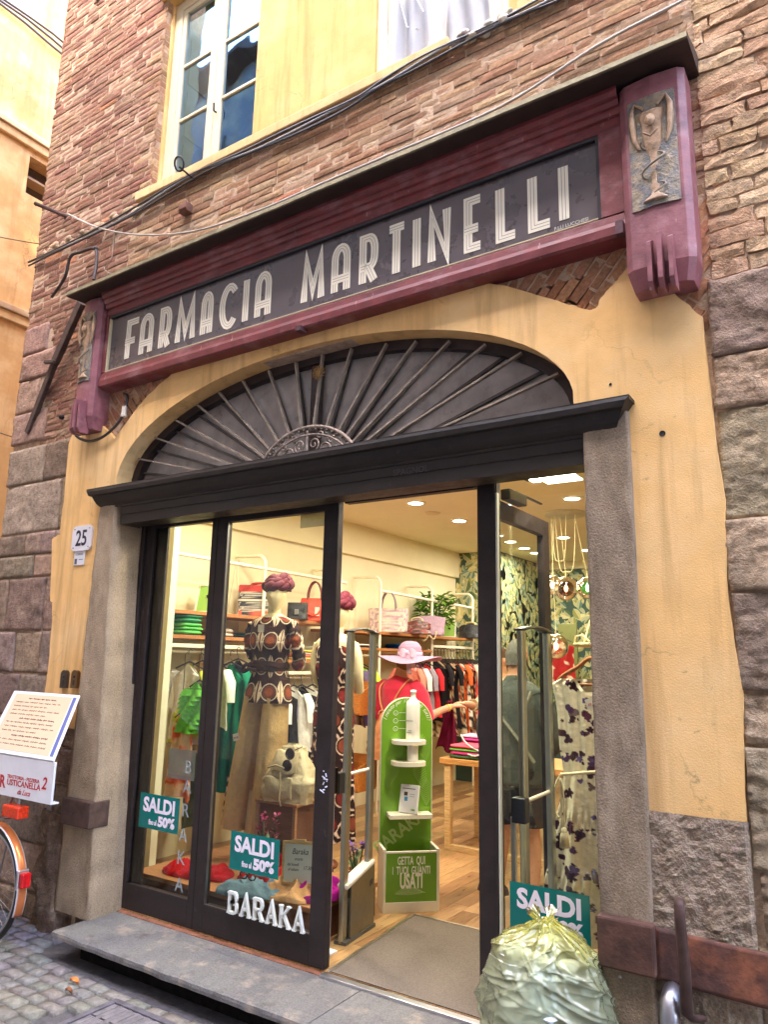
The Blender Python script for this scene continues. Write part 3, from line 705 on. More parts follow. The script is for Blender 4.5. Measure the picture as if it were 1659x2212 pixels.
# open leaf, turned back into the shop
m = MB(FC); XO = -1.675
m.box(XO - .03, XO + .0, .27, .33, -.02, 2.50); m.box(XO - .022, XO + .022, 1.02, 1.12, -.02, 2.50); m.box(XO - .022, XO + .022, .33, 1.02, 2.40, 2.50); m.box(XO - .022, XO + .022, .33, 1.02, -.02, .12)
ol = m.build('door_leaf', DARKWOOD, B, label='dark door leaf standing open inwards behind the entrance post', bevel=.003)
m = MB(); m.add([(XO, .33, .12), (XO, 1.02, .12), (XO, 1.02, 2.40), (XO, .33, 2.40)], [(0, 1, 2, 3)]); m.build('pane', glassmat('leaf_glass', (.9, .95, .9), .45, .0), ol)
m = MB(S(84, 82, 74)); m.box(XO + .03, XO + .09, .36, .60, 2.50, 2.56); m.bar((XO + .06, .50, 2.57), (XO + .04, .95, 2.585), .02, .012); m.build('door_closer', METAL, ol, bevel=.006)
m = MB(S(20, 18, 20)); m.box(-2.60, -1.73, .20, .25, 2.545, 2.574); m.build('door_track', DARKWOOD, B)

# threshold, step slab
m = MB(S(128, 130, 138))
def stepf(x0, x1):
    y0, y1, z0, z1 = -.30, .16, -.095, -.05
    def fn(u, v):
        k = v * 5; x = x0 + (x1 - x0) * u
        pr = [(y1, z1), (y0 + .02, z1), (y0 + .004, z1 - .006), (y0, z1 - .02), (y0, z0 + .008), (y0 + .05, z0)][round(k)]
        n = .003 * fbm(x * 5, round(k)); return (x, pr[0] + n + (.006 * nz(x * 7, 3) if round(k) in (2, 3, 4) else 0), pr[1] + n * .7)
    m.grid(fn, 60, 5, lambda u, v: jit(S(112, 109, 107), .06), smooth=False)
    for x in (x0, x1): m.add([(x, y1, z1), (x, y0 + .02, z1), (x, y0, z1 - .02), (x, y0, z0), (x, y1, z0)], [(0, 1, 2, 3, 4)])
stepf(-4.36, -2.36); stepf(-2.354, -.84)
m.build('stone_step', GRANITE, B)
m = MB(S(34, 30, 30)); m.box(-4.25, -.84, -.16, .3, -.6, -.096); m.build('step_void_shade', MORTAR, B)  # near-black block stands in for the shade under the step
m = MB(S(150, 98, 74)); m.box(-4.36, -2.6, .155, .19, -.12, -.046); m.build('rusty_floor_rail', RUST, B)
m = MB(S(206, 206, 212)); m.box(-2.63, -1.0, .14, .185, -.10, -.035); m.build('metal_threshold', METAL, B, bevel=.003)

for px, py, l in ((160, 2125, 'orange dead leaf on the cobbles before the step'), (148, 2146, 'smaller brown dead leaf on the cobbles beside the drain grate')):
    c = at('V', px, py, Z=gz); m = MB(S(206, 122, 52) if py < 2130 else S(150, 96, 60)); r_ = .026 if py < 2130 else .018
    m.grid(lambda u, v: (c.x + r_ * (2 * v - 1) * 1.3, c.y + r_ * .7 * (2 * u - 1) * math.sin(PI * min(.98, max(.05, v))) + .01 * (v - .5), gz + .010 + .016 * abs(2 * u - 1) + .006 * math.sin(v * 5)), 6, 12); m.build('dead_leaf', LEAFM, label=l, cat='leaf')

# ---------------------------------------------------------------- the shop sign
SG = thing('shop_sign', 'long maroon pharmacy signboard with art deco white lettering under a dark metal canopy', 'sign', (-2.65, 0, 3.5))
MC = S(140, 86, 92)
m = MB(S(64, 52, 44))
def canopy(u, v):
    k = v * 5; x = -4.99 + 4.558 * u; pr = [(0, 4.47), (-.29, 4.372), (-.30, 4.365), (-.30, 4.340), (-.285, 4.336), (0, 4.36)][round(k)]
    return (x, pr[0], pr[1] + .004 * nz(x * 3, 2) * (1 if round(k) else 0))
m.grid(canopy, 60, 5, lambda u, v: S(150, 140, 112) if .1 < v < .75 else S(62, 50, 44), smooth=False)
for x in (-4.99, -.432): m.add([(x, 0, 4.47), (x, -.29, 4.372), (x, -.30, 4.34), (x, 0, 4.36)], [(0, 1, 2, 3)])
m.build('canopy', IRON, SG)
m = MB(S(118, 52, 54))
X0, X1 = -4.714, -.778
PZ0, PZ1 = 3.717, 4.170
m.box(X0, X1, -.055, 0, 3.61, 4.35)
def mould(mb, pr, x0, x1):
    K = len(pr) - 1; mb.grid(lambda u, v: (x0 + (x1 - x0) * u, pr[round(v * K)][0], pr[round(v * K)][1] + .0015 * nz((x0 + (x1 - x0) * u) * 3, v)), 40, K, smooth=False)
mould(m, [(0, 3.585), (-.11, 3.59), (-.122, 3.60), (-.125, 3.64), (-.115, 3.665), (-.112, 3.70), (-.10, 3.712), (-.06, 3.716)], X0, X1)
mould(m, [(-.06, 4.17), (-.10, 4.175), (-.108, 4.19), (-.108, 4.225), (-.124, 4.23), (-.130, 4.25), (-.130, 4.262), (-.142, 4.265), (-.15, 4.285), (-.15, 4.295), (-.165, 4.30), (-.175, 4.325), (-.175, 4.352)], X0, X1)
m.box(X0, -4.69, -.108, -.055, 3.714, 4.172); m.box(-.892, X1, -.108, -.055, 3.714, 4.172)
m.build('sign_frame', MAROON, SG)
m = MB(S(38, 34, 38)); m.box(-4.69, -.892, -.100, -.07, 4.153, 4.171); m.box(-.91, -.892, -.100, -.07, 3.718, 4.153); m.build('inner_beading', PAINT, SG)
m = MB(S(196, 184, 150)); m.box(-4.69, -.91, -.098, -.07, 3.718, 3.726); m.box(-4.69, -4.676, -.098, -.07, 3.726, 4.153); m.build('gilt_beading', PAINT, SG)
m = MB(S(88, 78, 80)); m.box(-4.676, -.91, -.078, -.07, 3.726, 4.153)
m.build('sign_panel', mat('sign_glass', .30, vs=6, va=.18, bs=3, bh=.001, spec=.6, rv=.12), SG, label='dark grey glass panel with white lettering')
# lettering
def glyph(ch):
    if ch == 'F': return [[(0.28, 0), (.28, .93), (.28, .97), (1, .97)], [(0, .44), (.8, .44)]] , [[(.14, 0), (.14, 0)]]
    return None
def strokes(ch):
    A = [[(0, 0), (0, .72)] + arc(.5, .72, .5, .25, PI, 0, 10)[1:-1] + [(1, .72), (1, 0)], [(-.16, .27), (1.16, .27)]]
    R = [[(0, 0), (0, .97), (.5, .97)] + arc(.5, .70, .5, .27, PI / 2, 0, 6)[1:] + [(1, .60)] + arc(.62, .58, .38, .25, 0, -PI / 2, 5)[1:] + [(.1, .33)], [(.45, .33), (1.0, 0)], [(-.14, .33), (.2, .33)]]
    D = {'F': [[(.15, 0), (.15, .97), (.95, .97)], [(-.08, .46), (.72, .46)]], 'A': A, 'R': R,
         'M': [[(0, 0), (0.08, .97), (.5, .22), (.92, .97), (1, 0)]], 'C': [arc(.55, .5, .55, .48, .24 * PI, 1.76 * PI, 16)],
         'I': [[(.5, 0), (.5, 1)]], 'T': [[(-.05, .97), (1.05, .97)], [(.5, .9), (.5, 0)]], 'N': [[(0, 0), (0, .97), (1, .05), (1, 1)]],
         'E': [[(1, .97), (.18, .97), (.18, .03), (1, .03)], [(-.05, .40), (.85, .40)]], 'L': [[(.1, 1), (.1, .03), (1, .03)]]}
    return D[ch]
def lx(px): return at('V', px, 1374 - .3370 * (px + 1615), Y=-.08).x
TXT = [('F', 268, 303), ('A', 302, 331), ('R', 344, 370), ('M', 380, 423), ('A', 434, 460), ('C', 474, 514), ('I', 523, 539), ('A', 551, 586),
       ('M', 651, 702), ('A', 716, 757), ('R', 776, 817), ('T', 834, 879), ('I', 892, 908), ('N', 924, 974), ('E', 996, 1047), ('L', 1067, 1122), ('L', 1136, 1197), ('I', 1207, 1228)]
SW = .052; Z0L, HL = 3.786, .296
for ch, a, b in TXT:
    xa, xb = lx(a), lx(b)
    xa += SW / 2; xb -= SW / 2
    if xb - xa < .02: c_ = (xa + xb) / 2; xa, xb = c_ - .01, c_ + .01
    w = MB(S(242, 234, 214)); gv = MB(S(146, 134, 130))
    for si, st in enumerate(strokes(ch)):
        yo = -.0812 - .0009 * si; P = [(xa + (xb - xa) * p[0], Z0L + HL * p[1]) for p in st]
        w.ribbon(P, SW, yo, -.0784)
        for k in (-1, 1):
            Q = []; V_ = [Vector(p) for p in P]
            for i in range(len(V_)):
                d1 = (V_[min(i + 1, len(V_) - 1)] - V_[max(i - 1, 0)]).normalized()
                if 0 < i < len(V_) - 1:
                    a1 = (V_[i] - V_[i - 1]).normalized(); b1 = (V_[i + 1] - V_[i]).normalized(); n1 = Vector((-a1.y, a1.x)); n2 = Vector((-b1.y, b1.x)); mm = (n1 + n2).normalized(); off = mm / max(.35, mm.dot(n1))
                else: off = Vector((-d1.y, d1.x))
                Q.append(tuple(V_[i] + off * k * .0085))
            gv.ribbon(Q, .0030, yo - .0004, yo)
    lo = w.build('letter', PRINT, SG); gv.build('inline_groove', PRINT, lo)
m = MB(S(200, 196, 190)); text(m, 'F.LLI LUCCHESI', .026, FY((-1.05, -.0790, 3.742)), S(200, 196, 190), bold=.0004); m.build('maker_lettering', PRINT, SG)
def pilaster(x0, x1, label):
    xc = (x0 + x1) / 2; YF = -.17
    po = MB(MC)
    pl = [(x0, 0), (x0, -.135), (x0 + .03, -.158), (xc, YF), (x1 - .03, -.158), (x1, -.135), (x1, 0)]
    n = len(pl); lo = [(xc + (x - xc) * .84, y * .8, 3.275) for x, y in pl]
    po.add([(x, y, 3.37) for x, y in pl] + [(x, y, 4.33) for x, y in pl] + lo, [(i, (i + 1) % n, n + (i + 1) % n, n + i) for i in range(n)] + [(2 * n + i, 2 * n + (i + 1) % n, (i + 1) % n, i) for i in range(n)] + [tuple(range(n, 2 * n)), tuple(range(2 * n, 3 * n))[::-1]])
    P_ = po.build('pilaster', MAROON, SG, label=label, bevel=.003)
    f = MB(MC)
    for k in (-1, 0, 1): f.prism([(-.222 + abs(k) * .010, 3.49 - abs(k) * .03), (-.222 + abs(k) * .010, 3.27), (-.19, 3.235), (-.12, 3.235), (-.12, 3.52)], xc + .01 + k * .045 - .010, xc + .01 + k * .045 + .010, axis='X')
    f.build('fins', MAROON, P_, bevel=.002)
    f = MB(S(118, 112, 104))
    def pf(u, v):
        x = x0 + .045 + (x1 - x0 - .09) * u; z = 3.65 + .57 * v; return (x, -.176 - .004 * abs(nz(x * 50, z * 50)) + .010 * (2 * abs(u - .5)) ** 2, z)
    f.grid(pf, 24, 60, lambda u, v: mixc(S(106, 106, 108), S(150, 134, 110), max(0, min(1, .5 + 1.2 * fbm(u * 4, v * 9)))))
    f.box(x0 + .045, x1 - .045, -.166, -.15, 3.65, 4.22)
    pb = f.build('relief_plate', mat('hammered_stone', .6, vs=30, va=.4, bs=70, bh=.006), P_)
    f = MB(S(168, 138, 110)); c = (xc, -.172, 3.675)
    f.lathe([(0, 0), (.055, 0), (.052, .008), (.024, .03), (.016, .05), (.026, .07), (.017, .085), (.019, .12), (.014, .16), (.024, .185), (.016, .20), (.02, .23), (.030, .255), (.042, .29), (.046, .34), (.048, .40), (.058, .45), (.056, .457), (0, .45)], c, 20, sy=.36)
    for sx in (-1, 1): f.tube([(xc + sx * .06, -.178, 3.95), (xc + sx * .078, -.180, 4.00), (xc + sx * .084, -.180, 4.07), (xc + sx * .086, -.180, 4.14), (xc + sx * .07, -.180, 4.19), (xc + sx * .03, -.184, 4.15)], [.006, .012, .016, .013, .010, .008], 6)
    f.ball((xc, -.205, 4.07), .024, 10, sc=(1, .6, 1.2)); f.tube([(xc - .03, -.206, 4.01), (xc, -.212, 3.98), (xc + .03, -.206, 4.01)], .005, 5)
    f.build('chalice_relief', mat('copper_relief', .55, .15, vs=25, va=.35, bs=70, bh=.003), pb)
    f = MB(S(130, 118, 102)); f.tube([(xc + .05 * math.sin(i * .5), -.184 - .014 * math.cos(i * .5), 3.70 + .012 * i) for i in range(24)], [.003 + .003 * min(1, i / 10) for i in range(24)], 6)
    f.build('serpent_relief', IRON, pb)
pilaster(-4.965, -4.735, 'left maroon end pilaster of the sign'); pilaster(-.777, -.477, 'right maroon end pilaster of the sign')
m = MB(S(88, 60, 66)); m.box(-2.76, -2.72, -.145, -.08, 3.57, 3.60); m.build('bracket', IRON, SG)
m = MB(S(88, 60, 66)); m.box(-.82, -.785, -.145, -.10, 3.585, 3.65); m.build('bracket', IRON, SG)

# ---------------------------------------------------------------- ironwork, cables and small things on the facade
m = MB(S(62, 58, 60))
def sag(a, b, d, n=14):
    a = Vector(a); b = Vector(b); return [a.lerp(b, i / n) + Vector((0, 0, -d * 4 * (i / n) * (1 - i / n))) for i in range(n + 1)]
ca = [at('V', 62, 575, Y=-.03), at('V', 250, 485, Y=-.035), at('V', 420, 385, Y=-.04), at('V', 560, 325, Y=-.04), at('V', 740, 240, Y=-.04), at('V', 830, 187, Y=-.04), at('V', 960, 115, Y=-.04), at('V', 1120, 40, Y=-.04), at('V', 1225, -10, Y=-.04)]
def cr(pts, n=6):
    P = [pts[0]] + list(pts) + [pts[-1]]; o = []
    for i in range(1, len(P) - 2):
        for k in range(n):
            t = k / n; a, b, c, d = (Vector(P[i + j]) for j in (-1, 0, 1, 2))
            o.append(.5 * ((2 * b) + (c - a) * t + (2 * a - 5 * b + 4 * c - d) * t * t + (3 * b - a - 3 * c + d) * t ** 3))
    return o + [Vector(pts[-1])]
for k, dz in enumerate((0, .022, .04)):
    q = MB((S(58, 56, 60), S(150, 148, 150), S(70, 66, 66))[k]); q.tube([p + Vector((0, -.004 * k, dz + .01 * math.sin(i * .5 + k * 2))) for i, p in enumerate(cr(ca))], .008, 6)
    q.build('cable', PLASTIC, label=('lowest dark cable clipped along the bricks under the upper windows', 'pale grey cable, middle one of the bundle under the upper windows', 'thin dark cable on top of the bundle under the upper windows')[k], cat='cable', group='cables clipped below the upper windows')
cb = [at('V', 145, 462, Y=-.06), at('V', 210, 492, Y=-.04), at('V', 300, 508, Y=-.04), at('V', 420, 500, Y=-.05), at('V', 560, 455, Y=-.05), at('V', 700, 395, Y=-.03), at('V', 829, 340, Y=-.03), at('V', 1080, 232, Y=-.03), at('V', 1290, 100, Y=-.03), at('V', 1470, 5, Y=-.03), at('V', 1500, -15, Y=-.03)]
q = MB(S(176, 168, 158)); q.tube(cr(cb), .008, 6); q.build('cable', PLASTIC, label='pale drooping cable from the iron pin down along the sign canopy', cat='cable')
q = MB(S(150, 130, 115)); q.tube(cr([at('V', 248, 485, Y=-.02), at('V', 244, 530, Y=-.02), at('V', 240, 560, Y=-.03), at('V', 225, 580, Y=-.04), at('V', 240, 592, Y=-.1), at('V', 255, 588, Y=-.1)]), .004, 6); q.build('cable', PLASTIC, label='thin reddish wire hanging down to the left end of the canopy', cat='cable')
def pin(a, b, r, label, cat='iron pin', col=S(96, 72, 62)):
    q = MB(col); q.tube([a, b], r, 8); q.ball(b, r * 1.15, 8); q.ball(a, r * 1.9, 8, sc=(1, .4, 1)); q.build('iron_pin', IRON, label=label, cat=cat)
pin(Vector((-5.62, 0, 5.41)), Vector((-5.66, -.26, 5.40)), .017, 'rusty iron pin sticking out of the bricks left of the upper window')
pin(Vector((-5.5, 0, 7.62)), Vector((-5.52, -.2, 7.63)), .017, 'dark iron pin sticking out of the bricks at the top left')
q = MB(S(54, 50, 52)); p0 = at('V', 418, 388, Y=-.02); p1 = at('V', 388, 362, Y=-.22)
q.tube([p0, p1], .007, 6); rr = .045; q.tube([p1 + Vector((-rr * .2 + rr * math.cos(t * PI / 8), -.02 * math.sin(t * PI / 8), .03 + rr * math.sin(t * PI / 8))) for t in range(17)], .007, 6)
q.build('ring_bolt', IRON, label='iron ring bolt sticking out below the left upper window sill', cat='ring bolt')
q = MB(S(112, 76, 62)); c = at('V', 402, 452, Y=-.03); q.box(c.x - .05, c.x + .04, -.06, 0, c.z - .035, c.z + .035); q.box(c.x - .03, c.x + .05, -.08, -.06, c.z - .03, c.z + .01); q.build('iron_stub', RUST, bevel=.006, label='rusty square iron stub in the bricks above the sign', cat='iron stub')
# bent pipe at the top left of the sign and its strap
q = MB(S(72, 62, 60)); q.tube(cr([at('V', 112, 642, Y=-.05), at('V', 140, 600, Y=-.08), at('V', 152, 556, Y=-.10), at('V', 175, 545, Y=-.10), at('V', 205, 538, Y=-.10), at('V', 208, 570, Y=-.10), at('V', 202, 605, Y=-.12)]), .013, 8)
q.ball(at('V', 207, 537, Y=-.10), .02, 8); q.build('bent_pipe', IRON, label='thin bent iron pipe on the wall above the left end of the sign', cat='pipe')
q = MB(S(84, 66, 58)); a, b, c = at('V', 176, 655, Y=-.10), at('V', 118, 785, Y=-.06), at('V', 60, 936, Y=-.02)
q.bar(a, b, .075, .045, up=(0, -1, 0)); q.bar(b + Vector((0, .003, .01)), c, .06, .04, up=(0, -1, 0)); q.bar(b + Vector((-.07, -.04, .01)), b + Vector((.07, -.045, -.02)), .035, .03)
q.build('iron_strut', RUST, bevel=.006, label='long slanting dark iron strut left of the sign', cat='iron strut')
q = MB(S(38, 36, 38)); q.tube(cr([at('V', 160, 920, Y=-.12), at('V', 165, 942, Y=-.08), at('V', 190, 953, Y=-.06), at('V', 220, 945, Y=-.06), at('V', 250, 920, Y=-.06), at('V', 268, 890, Y=-.04), at('V', 275, 858, Y=-.03), at('V', 268, 850, Y=-.02)]), .011, 8)
q.build('cable', PLASTIC, label='black cable looping under the left end pilaster of the sign', cat='cable')
q = MB(S(206, 196, 180)); c = at('V', 268, 888, Y=-.045); q.tube([c + Vector((0, 0, -.035)), c + Vector((0, 0, .035))], .02, 8); q.tube([c + Vector((0, 0, -.045)), c + Vector((0, 0, -.03))], .024, 8); q.build('cable_gland', PLASTIC, label='cream cable gland on the black cable under the sign', cat='cable gland')
q = MB(S(48, 44, 44)); q.ball(at('V', 133, 901, Y=-.02), .022, 8); q.build('bolt_head', IRON, label='dark bolt head in the wall left of the sign', cat='bolt')
for (px, py, r, l) in ((1431, 937, .014, 'round drill hole in the yellow plaster right of the lintel'), (1319, 831, .007, 'tiny drill hole in the yellow plaster above the lintel end')):
    c = at('V', px, py, Y=-.031); q = MB(S(30, 24, 22)); q.lathe([(0, 0), (r * .9, 0), (r, .002)], (0, 0, 0), 14)
    q.v = [(c.x + p[0], c.y + .0005 - p[2], c.z + p[1]) for p in q.v]; q.build('drill_hole', MATTE, label=l, cat='hole')
# house number, small plate, door bells
p = at('5', 350, 112, Y=-.05); np_ = thing('house_number', 'white eight sided enamel plaque reading 25 on yellow plaster', 'house number', (p.x, -.03, p.z - .09))
m = MB(S(222, 220, 226)); w, h, k = .118, .095, .028
m.prism([(p.x + a * (w - (k if q_ else 0)), p.z + b * (h - (0 if q_ else k))) for a, b, q_ in ((-1, -1, 1), (1, -1, 1), (1, -1, 0), (1, 1, 0), (1, 1, 1), (-1, 1, 1), (-1, 1, 0), (-1, -1, 0))], -.046, -.03)
m.build('plaque', GLOSS, np_, bevel=.004)
m = MB(S(40, 40, 58)); text(m, '25', .165, FY((p.x, -.0475, p.z - .055)), S(40, 40, 58), bold=.003, xs=.85)
m.build('number', PRINT, np_)
m = MB(S(120, 84, 60))
for a, b in ((-1, -1), (1, -1), (1, 1), (-1, 1)): m.ball((p.x + a * .09, -.047, p.z + b * .07), .005, 6)
m.build('screws', IRON, np_)
p = at('5', 340, 198, Y=-.04); q_ = thing('small_plate', 'small white registration plate under the house number', 'plate', (p.x, -.03, p.z - .05))
m = MB(S(214, 214, 220)); m.box(p.x - .062, p.x + .062, -.038, -.03, p.z - .055, p.z + .055); m.build('plate', GLOSS, q_, bevel=.002)
m = MB(); text(m, 'COMUNE', .02, FY((p.x, -.0387, p.z + .02)), S(70, 70, 80)); m.box(p.x - .05, p.x - .02, -.0386, -.038, p.z - .045, p.z - .005, S(80, 80, 90)); m.box(p.x - .0, p.x + .05, -.0386, -.038, p.z - .015, p.z - .01, S(90, 90, 100)); m.build('lettering', PRINT, q_)
for px, py, l, cc in ((281, 722, 'dark metal bell push on plaster above the menu board', S(92, 88, 92)), (327, 722, 'brass brown lock cover beside the stone jamb', S(120, 100, 80))):
    p = at('5', px, py, Y=-.04); q_ = thing('bell_push', l, 'door bell', (p.x, -.03, p.z - .07))
    m = MB(cc); m.prism(arc(p.x, p.z + .035, .036, .03, 0, PI, 10) + [(p.x - .036, p.z - .06), (p.x + .036, p.z - .06)], -.055, -.03); m.build('housing', METAL, q_, bevel=.005)
    m = MB(S(40, 38, 40)); m.ball((p.x, -.056, p.z + .02), .012, 10, sc=(1, .6, 1)); m.box(p.x - .008, p.x + .008, -.058, -.05, p.z - .04, p.z - .005); m.build('button', PLASTIC, q_)
# hinge blocks and strap irons
m = MB(S(80, 60, 52)); p = at('7', 325, 190, Y=-.09); m.box(-4.66, -4.37, -.115, -.05, .50, .665); m.box(-4.37, -4.355, -.115, .04, .50, .665); m.build('iron_hinge_block', RUST, label='dark brown iron block bolted to the left stone jamb', cat='iron block', bevel=.012)
m = MB(S(86, 58, 48)); m.box(-1.035, -.81, -.112, -.06, .432, .622); m.build('iron_hinge_block', RUST, label='smooth brown iron plate wrapped round the right stone jamb', cat='iron block', bevel=.01)
m = MB()
def sf(u, v):
    x = -.812 + .75 * u; z = .425 + .185 * v - .02 * u; return (x, -.075 - .006 * nz(x * 6, z * 6) , z)
m.grid(sf, 40, 12, lambda u, v: mixc(S(84, 56, 50), S(130, 80, 58), max(0, min(1, .35 + 1.5 * fbm(u * 6, v * 2, 8)))))
m.build('rusty_strap', RUST, label='wide rusty iron strap running right across the rough stones', cat='iron strap', solid=.012)
m = MB(S(84, 62, 56)); a = at('8', 1275, 590, Y=-.22); b = at('8', 1310, 1060, Y=-.17)
m.tube([a + Vector((0, .04, 0)), a + Vector((0, .01, .012)), a, a + Vector((0, 0, -.05)), b + Vector((0, 0, .15)), b, b + Vector((.01, .05, -.03)), b + Vector((.03, .12, -.05))], [.016, .019, .02, .02, .022, .022, .02, .016], 10, flat=.7); m.build('shutter_hook', IRON, label='thick upright iron hook in front of the rusty strap', cat='hook')
m = MB(S(178, 176, 184)); c = at('8', 1245, 1080, Y=-.12)
m.tube([c + Vector((0, .1, .075)), c + Vector((0, .03, .08)), c + Vector((0, -.02, .06)), c + Vector((0, -.03, .01)), c + Vector((0, -.03, -.06)), c + Vector((0, -.03, -.30))], .036, 14); m.tube([c + Vector((0, -.03, -.03)), c + Vector((0, -.03, -.05))], .041, 14); m.build('drain_pipe', METAL, label='short grey bent drain pipe at the foot of the right wall', cat='pipe')
m = MB(S(196, 196, 200)); m.ball(at('8', 1020, 900, Y=-.075), .007, 8); m.build('screw_head', METAL, label='shiny screw head in the jamb under the iron plate', cat='screw')

# ---------------------------------------------------------------- neighbouring yellow house along the alley
NB = thing('alley_house', 'pale yellow plastered house across the alley at the far left', 'building', (-8.5, 4, gz))
m = MB(S(196, 154, 100)); w0, w1 = at('V', 62, 340, X=-8.4), at('V', 100, 425, X=-8.4)
wy0, wy1, wz0, wz1 = 1.06, 1.75, 7.30, 7.82
def cellsX(mb, ys, zs, hole):
    for i in range(len(ys) - 1):
        for j in range(len(zs) - 1):
            if not hole((ys[i] + ys[i + 1]) / 2, (zs[j] + zs[j + 1]) / 2): mb.box(-8.8, -8.4, ys[i], ys[i + 1], zs[j], zs[j + 1])
cellsX(m, [-3.4, wy0, wy1, 12], [-.6, wz0, wz1, 12.5], lambda y, z: wy0 < y < wy1 and wz0 < z < wz1)
m.build('wall', PLASTER, NB)
m = MB(S(70, 58, 50)); m.box(-8.75, -8.62, wy0, wy1, wz0, wz1); m.box(-8.62, -8.44, wy0, wy1, wz0 + .24, wz0 + .27, S(150, 120, 92)); m.build('window_opening', MATTE, NB)
for z, l in ((at('V', 0, 250, X=-8.35).z, 0), (at('V', 0, 655, X=-8.35).z, 1)):
    m = MB(S(168, 142, 112)); m.box(-8.4, -8.32, -3.4, 12, z - .05, z + .03); m.box(-8.4, -8.35, -3.4, 12, z - .16, z - .05, S(206, 170, 120)); m.build('string_course', PLASTER, NB, bevel=.01)
q = MB(S(92, 84, 80)); z1 = at('1', 50, 0, X=-8.3).z; z2 = at('1', 270, 180, X=-8.3)
for k in range(3): q.tube([Vector((-8.34, -1 + i * .35, z1 - .02 - .07 * k + .03 * math.sin(i * 1.3 + k))) for i in range(18)], .018, 6)
q.build('cable_bundle', PLASTIC, NB)
q = MB(S(120, 90, 60)); q.tube(sag((-8.38, -.5, at('V', 0, 890, X=-8.3).z), (-6.0, .2, 3.42), .05), .006, 6); q.tube(sag((-8.38, 0, at('V', 0, 540, X=-8.3).z), (-6.0, .1, 5.30), .03), .006, 6)
q.build('alley_wires', PLASTIC, label='two thin wires crossing the alley beside the corner stones', cat='wires')

# ---------------------------------------------------------------- houses across the street, behind the camera (seen in reflections)
OB = thing('opposite_house', 'tall plastered house across the street, mirrored in the upper window panes', 'building', (-2, -6.4, gz))
m = MB(S(134, 126, 120)); m.box(-24, 16, -7.0, -6.4, -.6, 14.4); m.build('wall', PLASTER, OB)
m = MB(S(104, 76, 62)); m.box(-24, 16, -7.2, -5.9, 14.4, 14.55); m.build('roof', BRICK, OB)
for i in range(9):
    for z0 in (1.2, 4.6, 8.0, 11.2):
        q = MB(S(84, 92, 80)); x = -20 + i * 4; q.box(x, x + 1.1, -6.40, -6.34, z0, z0 + 1.7); q.box(x + .54, x + .56, -6.34, -6.33, z0, z0 + 1.7, S(50, 55, 50)); q.build('shutter', PAINT, OB)

# ---------------------------------------------------------------- shop interior
FZ = -0.035; CZ = 3.2
m = MB()
y = -.0; 
xx = -5.1
while xx < 1.2:
    w = .125; yy = .19 + random.uniform(-.8, 0)
    while yy < 8:
        L = random.uniform(.8, 1.5); a, b = max(yy, .19), min(yy + L, 8.0)
        if b > a: m.box(xx, xx + w - .0015, a, b - .0015, FZ - .02, FZ + random.uniform(-.0004, .0004), jit(mixc(S(184, 146, 98), S(132, 94, 58), random.random() ** 1.5), .12))
        yy += L
    xx += w
m.build('floor', FLOORW, kind='structure', label='wooden plank floor of the shop')
CW = S(232, 222, 186)
m = MB(CW); m.box(-5.2, 1.3, .3, 8.1, CZ, CZ + .06); m.build('ceiling', WALLP, kind='structure')
m = MB(CW); m.box(-5.2, -5.1, .3, 8.1, -.1, CZ); m.box(-5.1, -5.04, .3, 6.4, 2.83, CZ, S(232, 220, 180)); m.box(-5.1, -4.4, .262, .30, -.1, CZ); m.box(-1.0, 1.3, .262, .30, -.1, CZ); m.box(-4.4, -1.0, .262, .30, 2.76, CZ)
m.box(1.2, 1.3, .3, 8.1, -.1, CZ)
m.build('interior_wall', WALLP, kind='structure')
m = MB(S(238, 236, 206)); m.box(-4.52, -4.395, .44, .50, -.035, 2.66); m.build('white_wall_panel', PAINT, label='tall narrow cream panel standing at the left edge of the shop window', cat='panel')
# leaf wallpaper: printed leaves on the back wall and its projecting left pier
def paper(mb, x0, x1, z0, z1, y, n, sd):
    rnd = random.Random(sd); mb.add([(x0, y, z0), (x1, y, z0), (x1, y, z1), (x0, y, z1)], [(0, 1, 2, 3)], S(62, 86, 78))
    cols = [S(176, 170, 110), S(128, 138, 84), S(208, 196, 140), S(96, 128, 112), S(118, 150, 140), S(150, 150, 84), S(84, 104, 66)]
    for i in range(n):
        cx, cz = rnd.uniform(x0, x1), rnd.uniform(z0, z1); L = rnd.uniform(.10, .20); w = L * rnd.uniform(.22, .34); a = rnd.uniform(.2, PI - .2) + (PI if rnd.random() < .15 else 0); c = rnd.choice(cols); c2 = mixc(c, S(240, 232, 190), .45)
        yy = y - .0008 - .000012 * i; ca, sa = math.cos(a), math.sin(a); P = []
        for k in range(9): t = k / 8; P.append((t * L, w * math.sin(PI * t) ** .8))
        for k in range(7, 0, -1): t = k / 8; P.append((t * L, -w * math.sin(PI * t) ** .8))
        for half, cc in ((P[:9], c2), ([P[0]] + P[:7:-1], c)):
            pts = [(min(x1, max(x0, cx + p[0] * ca - p[1] * sa)), yy, min(z1, max(z0, cz + p[0] * sa + p[1] * ca))) for p in half]; mb.add(pts, [tuple(range(len(pts)))], cc)
        for k in range(1, 6):
            t = k / 7; 
            for sg in (-1, 1):
                a0_ = (t * L, 0); b0_ = (t * L + w * .45, sg * w * .75 * math.sin(PI * min(1, t + .1)))
                q = [(a0_[0], a0_[1]), (b0_[0], b0_[1]), (b0_[0] + .004, b0_[1])]; pts = [(min(x1, max(x0, cx + p[0] * ca - p[1] * sa)), yy - .000006, min(z1, max(z0, cz + p[0] * sa + p[1] * ca))) for p in q]
                mb.add(pts, [(0, 1, 2)], mixc(c, S(50, 70, 50), .5))
